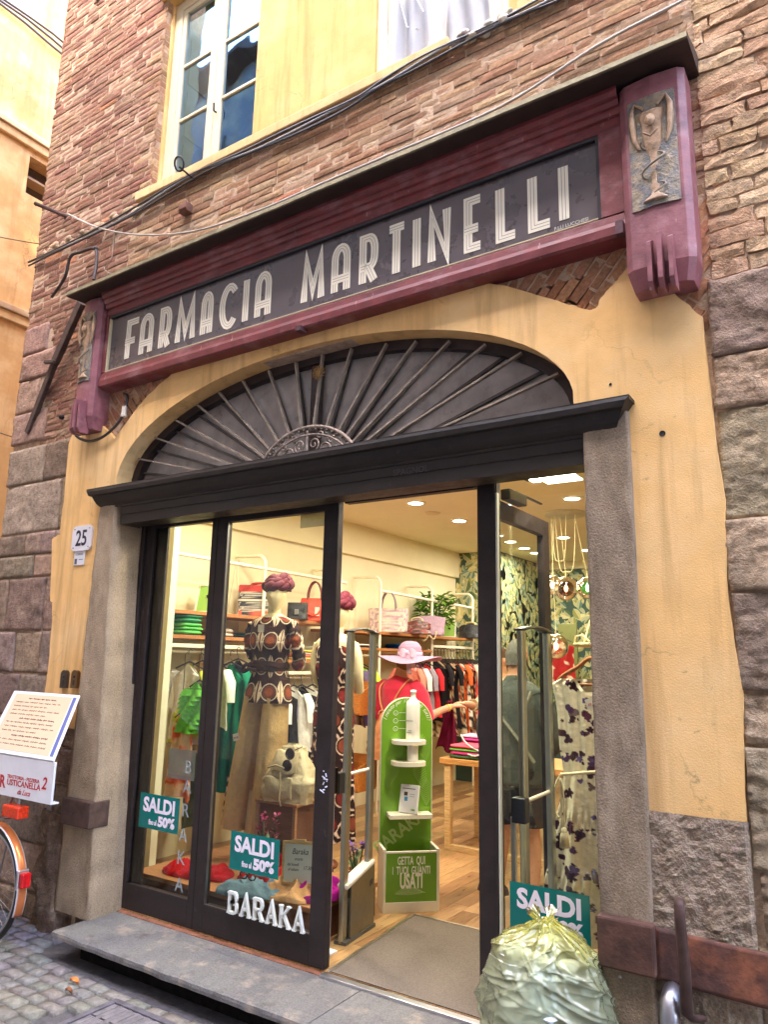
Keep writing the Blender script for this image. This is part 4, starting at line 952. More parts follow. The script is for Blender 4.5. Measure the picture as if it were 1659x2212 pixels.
m = MB(S(62, 86, 78)); m.box(-5.1, -4.42, 6.41, 8.0, -.04, CZ, S(62, 86, 78)); m.box(-4.42, 1.2, 8.002, 8.1, -.04, CZ, S(62, 86, 78))
m.T = Matrix.Translation((-4.42, 6.41, 0)) @ Matrix.Rotation(PI / 2, 4, 'Z'); paper(m, 0, 1.58, .8, 3.19, 0, 700, 9); m.T = None
paper(m, -5.1, -4.42, 1.0, 3.195, 6.405, 420, 3); paper(m, -4.42, .3, .8, 3.10, 7.99, 1900, 5)
m.box(-4.42, 1.2, 7.90, 8.0, 3.08, CZ, CW)
m.build('wallpapered_wall', mat('wallpaper', .7, vs=3, va=.06), kind='structure', label='back wall papered with blue green and cream leaves')

# lamps; some right-hand spots are reflections in the open leaf, modelled as lamps
LAMP = emitmat('lamp_glow', (1, .93, .78), 1.2); LW = S(240, 238, 225)
lampspots = [('898', 1088, 'downlight seen left of the entrance post, nearest the door'), (992, 1126, 'downlight above the hat wearer, second one in from the door'), (1236, 1078, 'large downlight beside the square light panel'), (1217, 1162, 'downlight seen through the pendant cords'),
             (1268, 1189, 'downlight at the far right, beside the stone jamb'), (1133, 1185, 'middle downlight of the row of three behind the entrance post'), (1103, 1171, 'largest downlight of the row of three behind the entrance post'), (1157, 1131, 'downlight at the corner of the open door leaf'),
             (1157, 1195, 'smallest downlight, last of the row of three behind the entrance post'), (1088, 1092, 'downlight cut by the right edge of the entrance post'), (1080, 1158, 'tiny downlight at the right edge of the entrance post'), (572, 1113, 'downlight at the top edge of the left door leaf')]
for i, (px, py, l) in enumerate(lampspots):
    p = at('V', float(px), py, Z=CZ - .012); r = .085 if i != 10 else .05
    t = thing('ceiling_downlight', 'round lit ' + l, 'downlight', (p.x, p.y, CZ), 'round downlights in the shop ceiling')
    m = MB(LW); m.lathe([(r - .012, -.012), (r + .012, -.014), (r + .018, -.004), (r + .018, 0)], (p.x, p.y, CZ), 28); m.build('rim', PAINT, t)
    m = MB(LW); m.lathe([(0, -.010), (r - .012, -.010)], (p.x, p.y, CZ), 28); m.build('diffuser', LAMP, t)
    ld = bpy.data.lights.new('lamp', 'AREA'); ld.shape = 'DISK'; ld.size = .15; ld.energy = .62 if i != 10 else .3; ld.color = (1, .92, .76)
    lo = bpy.data.objects.new('lamp_light', ld); COL.objects.link(lo); lo.location = (p.x, p.y, CZ - .03)
for i, (x, y) in enumerate(((-3.95, 1.1), (-3.2, .8), (-2.45, 1.3), (-1.35, .75))):  # unseen lamps added behind the lintel to brighten the front display
    t = thing('ceiling_downlight', ('first', 'second', 'third', 'last')[i] + ' added unseen downlight from the left in the row just inside the shop front', 'downlight', (x, y, CZ), 'round downlights in the shop ceiling')
    m = MB(LW); m.lathe([(.073, -.012), (.097, -.014), (.103, -.004), (.103, 0)], (x, y, CZ), 28); m.build('rim', PAINT, t)
    m = MB(LW); m.lathe([(0, -.010), (.073, -.010)], (x, y, CZ), 28); m.build('diffuser', LAMP, t)
    ld = bpy.data.lights.new('lamp', 'AREA'); ld.shape = 'DISK'; ld.size = .15; ld.energy = (1.3, 2.0, 1.9, 2.8)[i]; ld.color = (1, .92, .76)
    lo = bpy.data.objects.new('lamp_light', ld); COL.objects.link(lo); lo.location = (x, y, CZ - .03)
p = at('C', 870, 218, Z=CZ - .02); t = thing('light_panel', 'bright square light panel on the ceiling beside the lintel', 'light panel', (p.x, p.y, CZ))
m = MB(LW); m.box(p.x - .17, p.x + .17, p.y - .17, p.y + .17, CZ - .02, CZ); m.build('frame', PAINT, t, bevel=.004)
m = MB(LW); m.box(p.x - .155, p.x + .155, p.y - .155, p.y + .155, CZ - .026, CZ - .021); m.build('diffuser', LAMP, t)
ld = bpy.data.lights.new('lamp', 'AREA'); ld.shape = 'SQUARE'; ld.size = .3; ld.energy = 1.7; ld.color = (1, .88, .64); lo = bpy.data.objects.new('lamp_light', ld); COL.objects.link(lo); lo.location = (p.x, p.y, CZ - .04)
p = at('V', 1157, 1023, Z=CZ - .05); t = thing('spot_lamp', 'small square spot lamp under the lintel beside the light panel', 'spot lamp', (p.x, p.y, CZ))
m = MB(S(90, 88, 80)); m.box(p.x - .10, p.x + .03, p.y - .05, p.y + .05, CZ - .10, CZ - .005); m.build('housing', METAL, t, bevel=.008); m = MB(LW); m.box(p.x + .032, p.x + .045, p.y - .05, p.y + .05, CZ - .10, CZ - .03); m.box(p.x - .04, p.x + .03, p.y - .05, p.y + .05, CZ - .112, CZ - .104); m.build('diffuser', LAMP, t)
p = at('V', 935, 1108, Z=CZ); m = MB(S(206, 186, 140)); m.lathe([(0, -.012), (.07, -.012), (.085, -.006), (.085, 0)], (p.x, p.y, CZ), 24); m.build('ceiling_vent', PAINT, label='unlit flat round vent between two ceiling downlights', cat='vent')

# pendant lamps
GB = {}
def orbmat(name, tint, refl=1.6, base=.06): return glassmat(name, tint, refl, base)
px0, py0 = -2.62, 4.2
t = thing('pendant_lamp_cluster', 'cluster of glass globe pendant lamps on looping pale cords from a round ceiling rose', 'pendant lamp', (px0, py0, CZ))
m = MB(S(196, 190, 160)); m.lathe([(0, -.03), (.21, -.03), (.215, -.02), (.215, 0)], (px0, py0, CZ), 40); m.build('ceiling_rose', PAINT, t)
orbs = [(-2.632, 4.20, 2.39, .128, (.30, .15, .10), 'smoky brown globe'), (-2.44, 4.32, 2.40, .115, (.35, .85, .45), 'green glass globe'), (-2.81, 4.28, 2.44, .105, (.95, .93, .88), 'clear globe behind the brown one'), (-2.74, 4.15, 1.79, .128, (.95, .93, .88), 'low clear globe')]
for i, (x, y, z, r, tint, l) in enumerate(orbs):
    m = MB(); m.lathe([(.02, r * .985)] + [(r * math.sin(PI * k / 18), r * math.cos(PI * k / 18)) for k in range(1, 18)] + [(0, -r)], (x, y, z), 32)
    gl = m.build('globe', orbmat('orb_glass%d' % (i if i < 2 else 2), tint), t, label=l)
    m = MB(S(200, 190, 160)); m.tube([(x, y, z + r + .03), (x, y, z + .03)], .012, 8); m.build('socket', METAL, gl)
    m = MB(LW); m.ball((x, y, z - .0), .022, 10, sc=(1, 1, 1.7)); m.build('bulb', emitmat('bulb_glow', (1, .68, .36), 1.6), gl)
    q = MB(S(226, 214, 170)); a = Vector((px0 + (-.06, .10, -.12, -.16)[i], py0, CZ - .02)); b = Vector((x, y, z + r + .02))
    q.tube([a, a.lerp(b, .5), b], .0035, 6); q.build('cord', FABRIC, t)
for k, (xa, xb, d) in enumerate(((-.14, .02, .50), (-.10, .12, .62))):
    q = MB(S(226, 214, 170)); n = 16; q.tube([(px0 + xa + (xb - xa) * i / n, py0 - .03, CZ - .02 - d * (1 - (2 * i / n - 1) ** 6)) for i in range(n + 1)], .004, 6); q.build('cord', FABRIC, t)
# swing shelf on cords by the jamb
t = thing('swing_shelf', 'round pale wooden disc hung on cream cords above the floral dress', 'hanging shelf', (-1.33, 1.2, 1.73))
m = MB(S(226, 206, 150)); m.lathe([(0, -.012), (.19, -.012), (.2, -.006), (.2, .006), (.19, .012), (0, .012)], (-1.335, 1.2, 1.73), 40); m.build('disc', WOOD, t)
m = MB(S(236, 226, 190)); top = Vector((-1.40, 1.2, 1.98))
for a in range(4):
    q = Vector((-1.335 + .14 * math.cos(a * PI / 2 + .6), 1.2 + .14 * math.sin(a * PI / 2 + .6), 1.742)); m.tube([q, top], .006, 6)
m.tube([top, (-1.40, 1.2, 3.19)], .012, 8); m.tube([(-1.52, 1.15, 1.745), (-1.50, 1.12, 1.78), (-1.46, 1.12, 1.79), (-1.42, 1.13, 1.75)], .005, 6); m.build('cords', FABRIC, t)
# hanging olive panel and mirror-like board
m = MB(S(124, 128, 78)); a = at('C', 860, 1640, Y=7.2); b = at('C', 1060, 2190, Y=7.2); m.box(a.x, b.x, 7.2, 7.24, b.z - .7, a.z); m.build('olive_panel', PAINT, label='plain olive panel standing against the leaf wallpaper', cat='panel', bevel=.006)

# ---------------------------------------------------------------- wall rack with shelves
RK = thing('wall_rack', 'long white tube rack with wooden shelves along the left shop wall', 'clothes rack', (-4.9, 3.4, FZ))
TW = S(238, 232, 208); PY = [.70, 1.81, 3.0, 3.78, 4.99, 6.16]
for y in PY:
    m = MB(TW); m.tube([(-4.7, y, FZ), (-4.7, y, 2.47)] + [(-4.79 + .09 * math.cos(a * PI / 12), y, 2.47 + .09 * math.sin(a * PI / 12)) for a in range(1, 7)] + [(-4.79 - .01, y, 2.56), (-5.08, y, 2.57)], .016, 8)
    m.tube([(-5.07, y - .0, 2.56), (-5.085, y + .10, 1.7)], .004, 5); m.tube([(-5.07, y - .0, 2.56), (-5.085, y - .12, 1.7)], .004, 5)
    m.build('upright', PAINT, RK)
m = MB(TW); m.tube([(-4.7, .70, 2.44), (-4.7, 3.1, 2.425)], .017, 8); m.build('top_rail', PAINT, RK)
m = MB(TW); m.tube([(-4.7, 3.78, 2.40), (-4.7, 6.16, 2.36)], .017, 8); m.build('top_rail', PAINT, RK)
SHW = S(176, 116, 66)
for (a, b, z0, z1) in ((.72, 3.0, 1.985, 1.985), (3.0, 6.14, 1.93, 1.91), (.72, 2.1, 1.785, 1.785), (2.1, 2.98, 1.60, 1.60), (3.0, 4.97, 1.745, 1.745)):
    m = MB(SHW); m.box(-5.09, -4.68, a, b, z0 - .03, z0); m.build('shelf', WOOD, RK, bevel=.002)
for (a, b, z) in ((.72, 1.80, 1.655), (1.83, 2.98, 1.43), (5.0, 6.15, 1.755), (3.02, 3.77, 1.66), (3.8, 4.97, 1.70)):
    m = MB(TW); m.tube([(-4.76, a, z), (-4.76, b, z)], .014, 8); m.box(-4.73, -4.70, a, b, z + .03, z + .06) if z > 1.7 or z < 1.66 else None; m.build('hanging_rail', PAINT, RK)

def hook(mb, x, y, z, zr, col=S(40, 38, 40)):
    mb.tube([(x, y, z), (x, y, z + .03), (x - .015, y, z + .05)] + [(x + .022 * math.cos(a), y, zr + .0 + .022 * math.sin(a)) for a in (PI * .9, PI * .5, PI * .1)], .0035, 5, col)
def garment(name, label, cat, x, y, ztop, length, wid, colf, seed, grp=None, hcol=S(40, 38, 40), sleeve=False, ang=0, thick=.03, flare=1.15, zr=None, matl=None, wood=False):
    """hanging garment with its own hanger, face turned to the door"""
    rnd = random.Random(seed); t = thing(name, label, cat, (x, y, ztop - length), grp)
    T = Matrix.Translation((x, y, ztop)) @ Matrix.Rotation(ang, 4, 'Z'); m = MB(); m.T = T; ph = rnd.uniform(0, 6); k1 = rnd.randint(3, 5)
    def W(v):
        if v < .10: return .07 + (wid / 2 - .07) * (v / .10) ** .7
        if v < .35: return wid / 2 * (1 - .12 * (v - .10) / .25)
        return wid / 2 * (.88 + (flare - .88) * (v - .35) / .65)
    def fn(u, v):
        a = u * 2 * PI; w = W(v); ca = math.cos(a); zz = -length * v - (.05 * abs(ca) if v < .1 else .0) - .04 * (abs(ca) ** 2)
        fold = math.sin(ca * k1 * 2.4 + ph + v * 2) * .022 * min(1, v * 3) + .006 * nz(ca * 5 + ph, v * 9)
        return (w * ca + .008 * nz(ph, v * 6), (thick * (.5 + v * .5)) * math.sin(a) + fold, zz + .012 * nz(ca * 3, ph) * v)
    m.grid(fn, 36, 34, (lambda u, v: colf(math.cos(u * 2 * PI) * W(v), -length * v, math.sin(u * 2 * PI))), closed=True)
    if sleeve:
        for sg in (-1, 1):
            m.tube([(sg * (wid / 2 - .03), 0, -.07), (sg * (wid / 2 + .03), -.01, -.16), (sg * (wid / 2 + .045), -.015, -.32 if sleeve == 1 else -.5)], [.045, .05, .04], 10, colf(sg * wid / 2, -.2, 0), flat=.5)
    m.build('cloth', matl or FABRIC, t)
    m = MB(hcol); m.T = T
    if wood: m.tube([(-wid / 2 + .02, 0, -.05), (-wid / 4, 0, -.01), (0, 0, .03), (wid / 4, 0, -.01), (wid / 2 - .02, 0, -.05)], [.012, .016, .02, .016, .012], 8)
    else: m.tube([(-wid / 2 + .04, 0, -.045), (0, 0, .012), (wid / 2 - .04, 0, -.045)], .007, 6)
    m.T = None; hook(m, x, y, ztop, zr if zr else ztop + .09, S(60, 58, 56)); m.build('hanger', PLASTIC, t)
    return t
def flat_(c): return lambda x, z, s: c
def floral(bgc, cols, sc_=14, th=.12, seed=0):
    def f(x, z, s):
        n = nz(x * sc_ + seed, z * sc_, seed + s * .3); 
        if n > th: return cols[int(abs(nz(x * sc_ * .4 + 9, z * sc_ * .4, seed)) * 97) % len(cols)]
        return bgc
    return f
def stripes(cs, w=.03):
    return lambda x, z, s: cs[int((x + 5) / w) % len(cs)]
WHT = S(232, 228, 218)
# bay behind the left side light and the left of the door leaf
G0 = 'clothes hanging behind the left side light'
garment('hanging_blouse', 'white and yellow blouse hanging first on the left rail', 'blouse', -4.72, .98, 1.56, .62, .40, floral(WHT, [S(206, 214, 60)], 7, .25, 1), 1, G0, sleeve=1)
garment('hanging_dress', 'brown and cream leaf print dress hanging behind the green ruffled top', 'dress', -4.70, 1.10, 1.57, .98, .38, floral(S(196, 150, 106), [S(92, 62, 44), S(232, 214, 180)], 16, .02, 4), 2, G0)
t = garment('ruffled_top', 'bright green ruffled top on the left rail', 'top', -4.50, .90, 1.42, .34, .30, lambda x, z, s: jit(S(92, 176, 58), .2), 3, G0, thick=.07, zr=1.62)
m = MB(S(104, 190, 66))
for i in range(9):
    m.grid(lambda u, v: (-4.50 + (.11 + .03 * v) * math.cos(u * 2 * PI) * (1 + .25 * math.sin(u * 31 + i)), .88 - .03 * i * .1 + (.07 + .02 * v) * math.sin(u * 2 * PI) * (1 + .25 * math.sin(u * 31 + i)), 1.36 - i * .035 - .05 * v), 60, 3, lambda u, v: jit(S(104, 190, 66), .2), closed=True)
m.build('ruffles', FABRIC, t)
garment('hanging_blouse', 'white satin blouse with pale green cuffs hanging right of the green ruffles', 'blouse', -4.62, 1.16, 1.57, .50, .36, flat_(S(236, 240, 222)), 4, G0, sleeve=1)
garment('hanging_dress', 'long teal green dress on the left rail', 'dress', -4.62, 1.36, 1.56, 1.05, .40, flat_(S(22, 122, 92)), 5, G0, sleeve=1, flare=1.3)
garment('hanging_jacket', 'black jacket hanging just behind the teal dress', 'jacket', -4.62, 1.44, 1.59, .75, .42, flat_(S(36, 38, 46)), 6, G0)
garment('hanging_dress', 'coral and cream patterned dress low on the left rail', 'dress', -4.60, .84, 1.18, .62, .26, floral(S(236, 208, 180), [S(214, 92, 64), S(232, 150, 110)], 12, .05, 7), 7, G0, zr=1.62)
garment('hanging_trousers', 'olive green trousers hanging at the bottom left behind the side light', 'trousers', -4.55, 1.0, .86, .55, .28, flat_(S(88, 104, 44)), 8, G0, zr=1.62)
# behind the door leaf, left of the mannequin
G1 = 'clothes hanging between the door stile and the first mannequin'
fl1 = floral(S(36, 42, 46), [S(214, 204, 150), S(120, 148, 110), S(70, 92, 74)], 20, .02, 11)
garment('hanging_dress', 'dark dress with cream leaf print hanging left of the mannequin', 'dress', -4.62, 1.60, 1.56, 1.10, .38, fl1, 9, G1)
garment('hanging_dress', 'pale dress with black leaf print hanging closest to the mannequin', 'dress', -4.60, 1.70, 1.55, 1.02, .36, floral(S(206, 200, 164), [S(34, 38, 40), S(110, 130, 90)], 22, -.02, 12), 10, G1, hcol=S(176, 112, 60), wood=True)
garment('hanging_shirt', 'yellow and black shirt peeking out beside the patterned blouse', 'shirt', -4.56, 1.79, 1.50, .6, .34, floral(S(206, 196, 70), [S(30, 30, 30), S(230, 226, 200)], 12, .06, 13), 11, G1, zr=1.66)
garment('hanging_skirt', 'multicoloured striped skirt hanging low behind the door stile', 'skirt', -4.35, 1.25, .74, .35, .26, floral(S(230, 226, 214), [S(196, 60, 60), S(50, 90, 70), S(40, 40, 60)], 26, .0, 14), 12, G1, zr=.86)
# to the right of the mannequin
G2 = 'clothes hanging between the two mannequins'
gl2 = [('white and black dress', 'nearest the first mannequin', lambda x, z, s: S(236, 232, 226) if z > -.45 else S(34, 34, 40)), ('black blazer', 'second from the first mannequin', flat_(S(28, 28, 32))), ('white tee shirt with a lilac print', 'third from the first mannequin', lambda x, z, s: S(190, 170, 220) if (abs(x) < .09 and -.34 < z < -.16) else S(238, 236, 232)),
       ('black top with a white hem', 'fourth from the first mannequin', lambda x, z, s: S(28, 28, 34) if z > -.3 else S(230, 228, 224)), ('white dress with a dark skirt', 'fifth from the first mannequin', lambda x, z, s: S(240, 236, 226) if z > -.38 else S(46, 34, 40)), ('rust red dress', 'sixth from the first mannequin', lambda x, z, s: S(34, 30, 34) if z > -.35 else S(156, 62, 38)), ('plain black dress', 'seventh from the first mannequin', flat_(S(24, 24, 28)))]
for i, (d, w_, cf) in enumerate(gl2):
    garment('hanging_garment', d + ' hanging ' + w_, 'clothes', -4.68 + .01 * (i % 3), 1.95 + i * .15, 1.35, (.8, .6, .55, .55, .8, .85, .8)[i], .38, cf, 20 + i, G2, sleeve=1 if i % 2 == 0 else False, zr=1.44)
# rack at the far end
G3 = 'clothes on the far end of the wall rack'
far = [('black lace top', flat_(S(34, 30, 34))), ('cream and brown tiger print dress', floral(S(222, 198, 160), [S(70, 48, 36)], 16, .05, 31)), ('dark paisley dress', floral(S(50, 38, 40), [S(190, 160, 120), S(110, 40, 44)], 22, .08, 32)), ('plain black trousers', flat_(S(26, 24, 28))),
       ('rust and sand patterned dress', floral(S(176, 90, 60), [S(226, 196, 150)], 20, .05, 33)), ('beige and black blouse', floral(S(206, 186, 156), [S(40, 34, 34)], 18, .04, 34)), ('orange dress with black dots', floral(S(224, 104, 52), [S(60, 34, 28)], 34, .18, 35)), ('white dress with dark leaves', floral(S(230, 222, 206), [S(50, 44, 44)], 16, .1, 36)),
       ('brown and gold print dress', floral(S(96, 62, 44), [S(206, 166, 96)], 20, .05, 37)), ('burgundy flowered dress', floral(S(110, 34, 46), [S(226, 200, 180)], 18, .14, 38)), ('coral pink blouse', flat_(S(232, 104, 90))), ('black and white checked dress', stripes([S(30, 30, 32), S(226, 220, 208)], .035)), ('ivory blouse with pink flowers', floral(S(236, 226, 208), [S(222, 120, 130)], 14, .1, 39))]
for i, (d, cf) in enumerate(far):
    garment('hanging_garment', d + ' on the crowded rack behind the hat wearer', 'clothes', -4.66, 5.02 + i * .088, 1.63, .75 + .2 * ((i * 7) % 4) / 3, .40, cf, 40 + i, G3, sleeve=(i % 3 == 0), zr=1.755)
G4 = 'clothes hanging behind the security gate and the hat wearer'
mid = [('white and lilac striped blouse', stripes([S(236, 232, 236), S(96, 84, 110)], .03), 3.15), ('lime green top', flat_(S(176, 214, 70)), 3.35), ('purple shirt', flat_(S(110, 80, 140)), 3.25), ('salmon pink blouse', flat_(S(238, 140, 120)), 4.3), ('coral and white striped shirt', stripes([S(230, 96, 86), S(238, 226, 218)], .025), 4.45), ('grey and plum dress', stripes([S(150, 140, 150), S(120, 40, 66)], .06), 4.6), ('red fringed top', flat_(S(206, 44, 52)), 4.75)]
for i, (d, cf, y) in enumerate(mid):
    garment('hanging_garment', d + ' hanging behind the hat wearer', 'clothes', -4.64, y, 1.56 if y < 4 else 1.58, .6, .38, cf, 70 + i, G4, sleeve=1, zr=1.67)

# ---------------------------------------------------------------- things on the shelves
def stackmb(x, y, z, w, d, cols, h=.035, seed=1, matl=None):
    rnd = random.Random(seed); m = MB(); zz = z
    for c in cols:
        hh = h * rnd.uniform(.8, 1.2); dx, dy = rnd.uniform(-.012, .012), rnd.uniform(-.012, .012); z0 = zz
        def fn(u, v, z0=z0, hh=hh, dx=dx, dy=dy):
            a = 2 * PI * u; b = PI * (v - .5); q = .35; ca, sa = math.cos(a), math.sin(a)
            X = math.copysign(abs(ca) ** q, ca); Y_ = math.copysign(abs(sa) ** q, sa); k = math.cos(b) ** .35 if abs(b) < 1.57 else 0
            return (x + dx + w / 2 * X * k * (1 + .04 * nz(a, z0 * 9)), y + dy + d / 2 * Y_ * k, z0 + hh / 2 + hh / 2 * math.sin(b) + .006 * nz(X * 2 + z0 * 20, Y_ * 2, b))
        m.grid(fn, 30, 8, c, closed=True); zz += hh * .93
    return m
m = stackmb(-4.86, .98, 1.785, .34, .22, [S(96, 186, 86), S(110, 200, 96), S(112, 204, 110), S(60, 150, 100), S(64, 158, 112)], .036, 2)
m.build('folded_sweaters', KNIT, label='pile of green knitted sweaters on the lower shelf at the left', cat='sweaters')
m = stackmb(-4.88, 1.42, 1.785, .30, .16, [S(196, 188, 176), S(170, 160, 150)], .04, 3); m.build('folded_scarf', FABRIC, label='small heap of beige grey scarves beside the green sweaters', cat='scarf')
m = stackmb(-4.86, 1.82, 1.785, .30, .20, [S(40, 60, 110), S(40, 150, 110), S(60, 60, 70)], .02, 4); m.build('folded_garments', FABRIC, label='thin pile of green and navy clothes left of the mannequin', cat='clothes')
m = stackmb(-4.86, 2.55, 1.60, .30, .22, [S(226, 210, 120), S(222, 120, 110), S(236, 232, 226), S(226, 200, 90)], .025, 5); m.build('folded_garments', FABRIC, label='crumpled yellow and pink scarves right of the mannequin', cat='clothes')
m = stackmb(-4.86, 2.85, 1.60, .28, .2, [S(190, 200, 180), S(60, 66, 62), S(210, 214, 196)], .05, 6); m.build('folded_garments', FABRIC, label='grey and white bundle beside the door stile', cat='clothes')
m = stackmb(-4.84, 3.55, 1.745, .30, .5, [S(40, 44, 60), S(236, 232, 220)], .022, 7); m.build('folded_garments', FABRIC, label='dark blue and white folded clothes behind the security gate', cat='clothes')
m = stackmb(-4.84, 4.5, 1.745, .30, .4, [S(40, 90, 170), S(30, 50, 110), S(40, 130, 190)], .022, 8); m.build('folded_garments', FABRIC, label='bright blue folded clothes behind the lilac hat', cat='clothes')
def picframe(x, y, z, label, lean=.25, w=.16, h=.21):
    t = thing('picture_frame', label, 'picture frame', (x, y, z)); T = Matrix.Translation((x, y, z)) @ Matrix.Rotation(.35, 4, 'Z') @ Matrix.Rotation(-lean, 4, 'X')
    m = MB(S(238, 236, 228)); m.T = T
    for a in ((-w / 2, -w / 2 + .014, 0, h), (w / 2 - .014, w / 2, 0, h), (-w / 2 + .014, w / 2 - .014, 0, .014), (-w / 2 + .014, w / 2 - .014, h - .014, h)): m.box(a[0], a[1], -.008, .008, a[2], a[3])
    m.build('frame', PAINT, t); m = MB(S(150, 196, 90)); m.T = T; m.box(-w / 2 + .014, w / 2 - .014, -.002, .004, .014, h - .014); m.build('picture', PRINT, t)
    m = MB(S(60, 50, 44)); m.T = Matrix.Translation((x, y, z)); m.bar((0, .09, 0), (0, .02, h * .6), .03, .004); m.build('easel_back', MATTE, t)
picframe(-4.82, 1.20, 1.985, 'small white photo frame with a green picture on the left shelf', w=.2, h=.26)
picframe(-4.80, 5.62, 1.93, 'white photo frame with a green picture beside the potted plant', w=.2, h=.22)
# patterned tote
def bag(x, y, z, w, d, h, label, cf, hcol, hh=.16, matl=None, slump=0, taper=1.0, cat='handbag', name='handbag', ang=0, round_=.35, handles=True, strap=None):
    t = thing(name, label, cat, (x, y, z)); T = Matrix.Translation((x, y, z)) @ Matrix.Rotation(ang, 4, 'Z'); m = MB(); m.T = T; sd = x * 7
    def fn(u, v):
        a = 2 * PI * u; ca, sa = math.cos(a), math.sin(a); X = math.copysign(abs(ca) ** round_, ca); Y_ = math.copysign(abs(sa) ** round_, sa); k = (1 + (taper - 1) * v) * (1 if v < .97 else .96)
        e = .9 if v < .02 else 1
        return (w / 2 * X * k * e + slump * .03 * nz(v * 3 + sd, X), d / 2 * Y_ * (1 - .55 * v) * e + .006 * nz(X * 3 + sd, v * 4), h * v * (1 - slump * .25 * abs(X) ** 2) + slump * .04 * nz(X * 2 + sd, 1) * v)
    m.grid(fn, 48, 30, lambda u, v: cf(w / 2 * math.cos(2 * PI * u), h * v, math.sin(2 * PI * u)), closed=True)
    m.add([fn(i / 48, 0) for i in range(48)], [tuple(range(48))], cf(0, 0, 0))
    m.grid(lambda u, v: (lambda p: (p[0] * (1 - v), p[1] * (1 - v), h * (1 - .02 * v) - (slump * .02)))(fn(u, .985)), 48, 2, mixc(cf(0, h, 0), (0, 0, 0), .3), closed=True)
    m.build('bag_body', matl or LEATHER, t)
    if handles:
        for sg in (-1, 1):
            m = MB(hcol); m.T = T; m.tube([(-w * .2, sg * d * .24, h * .93)] + [(w * .2 * math.cos(PI * (1 - i / 10)), sg * d * .2, h + hh * math.sin(PI * i / 10)) for i in range(1, 10)] + [(w * .2, sg * d * .24, h * .93)], .009, 8); m.build('handle', LEATHER, t)
    return t, T
def toteP(x, z, s):
    if z > .235: return S(196, 70, 60)
    if .165 < z < .175 or .135 < z < .145 : return S(30, 30, 36)
    if .145 <= z <= .165: return S(216, 206, 190)
    if z < .06 and int((x + 1) / .07) % 2 == 0 and abs(((x + 1) % .07) - .035) < .026: return S(232, 104, 80)
    return S(60, 62, 74) if (int((x * 1.0 + z * .7 + 2) / .012) + int(z / .03)) % 2 else S(196, 188, 176)
bag(-4.80, 1.86, 1.985, .40, .16, .30, 'navy and coral patterned tote bag on the top shelf left of the mannequin', toteP, S(190, 80, 66), hh=.02, matl=FABRIC, ang=.55)
t, T = bag(-4.74, 2.62, 1.985, .36, .15, .235, 'orange red leather handbag with a tall round handle on the top shelf', lambda x, z, s: S(226, 74, 34), S(120, 40, 30), hh=.17, ang=.5, taper=.78, round_=.55)
m = MB(S(236, 232, 222)); m.T = T; m.box(.02, .065, -.09, -.086, .05, .14); m.build('price_tag', MATTE, t)
m = MB(S(226, 74, 34)); m.T = T
for sx in (-.1, .1): m.tube([(sx * .9, -.07, .19), (sx, -.085, .15), (sx * .5, -.095, .07), (0, -.095, .05)], .009, 6)
m.build('front_straps', LEATHER, t)
t, T = bag(-4.72, 2.33, 1.985, .20, .10, .17, 'small black flap bag between the mannequin head and the orange handbag', lambda x, z, s: S(34, 36, 38), S(30, 30, 30), ang=.5, handles=False)
m = MB(S(196, 196, 190)); m.T = T; m.box(-.02, .02, -.062, -.05, .05, .10); m.build('buckle', METAL, t, bevel=.003)
def lilacp(x, z, s): return S(178, 150, 160) if (nz(x * 30, z * 30) > .12 or abs((x * 12) % 1 - .5) < .08) else S(216, 200, 186)
bag(-4.74, 4.02, 1.93, .44, .20, .28, 'tall lilac and cream tote bag with two thin handles on the far shelf', lilacp, S(130, 110, 116), hh=.20, matl=FABRIC, ang=.45, taper=1.08)
bag(-4.66, 4.55, 1.93, .34, .2, .17, 'slumped brown and red mottled bag between the two lilac bags', lambda x, z, s: [S(92, 56, 50), S(150, 60, 48), S(140, 130, 130), S(70, 44, 44)][int(abs(nz(x * 14, z * 14, 3)) * 9) % 4], S(206, 186, 146), hh=.03, matl=LEATHER, ang=.4, slump=1, round_=.7)
t, T = bag(-4.70, 4.93, 1.93, .36, .18, .25, 'plain lilac shoulder bag leaning by the potted plant', lambda x, z, s: S(182, 150, 172), S(170, 140, 160), hh=.03, matl=LEATHER, ang=.4, slump=.4, taper=1.15, handles=False)
m = MB(S(226, 210, 170)); m.T = T; m.tube(cr([Vector((-.16, -.05, .05)), Vector((-.12, -.11, -.02)), Vector((-.05, -.12, -.07)), Vector((.0, -.11, .02)), Vector((-.06, -.1, .1)), Vector((.06, -.12, -.05)), Vector((.1, -.1, .05))]), .010, 6); m.build('cord_strap', FABRIC, t)
t, T = bag(-4.66, 6.02, 1.93, .34, .22, .20, 'black pleated shoulder bag at the far end of the top shelf', lambda x, z, s: S(30, 30, 34) if (z * 40 + x * 8) % 1 > .12 else S(70, 70, 74), S(206, 186, 120), hh=.02, ang=.3, slump=.8, round_=.8)
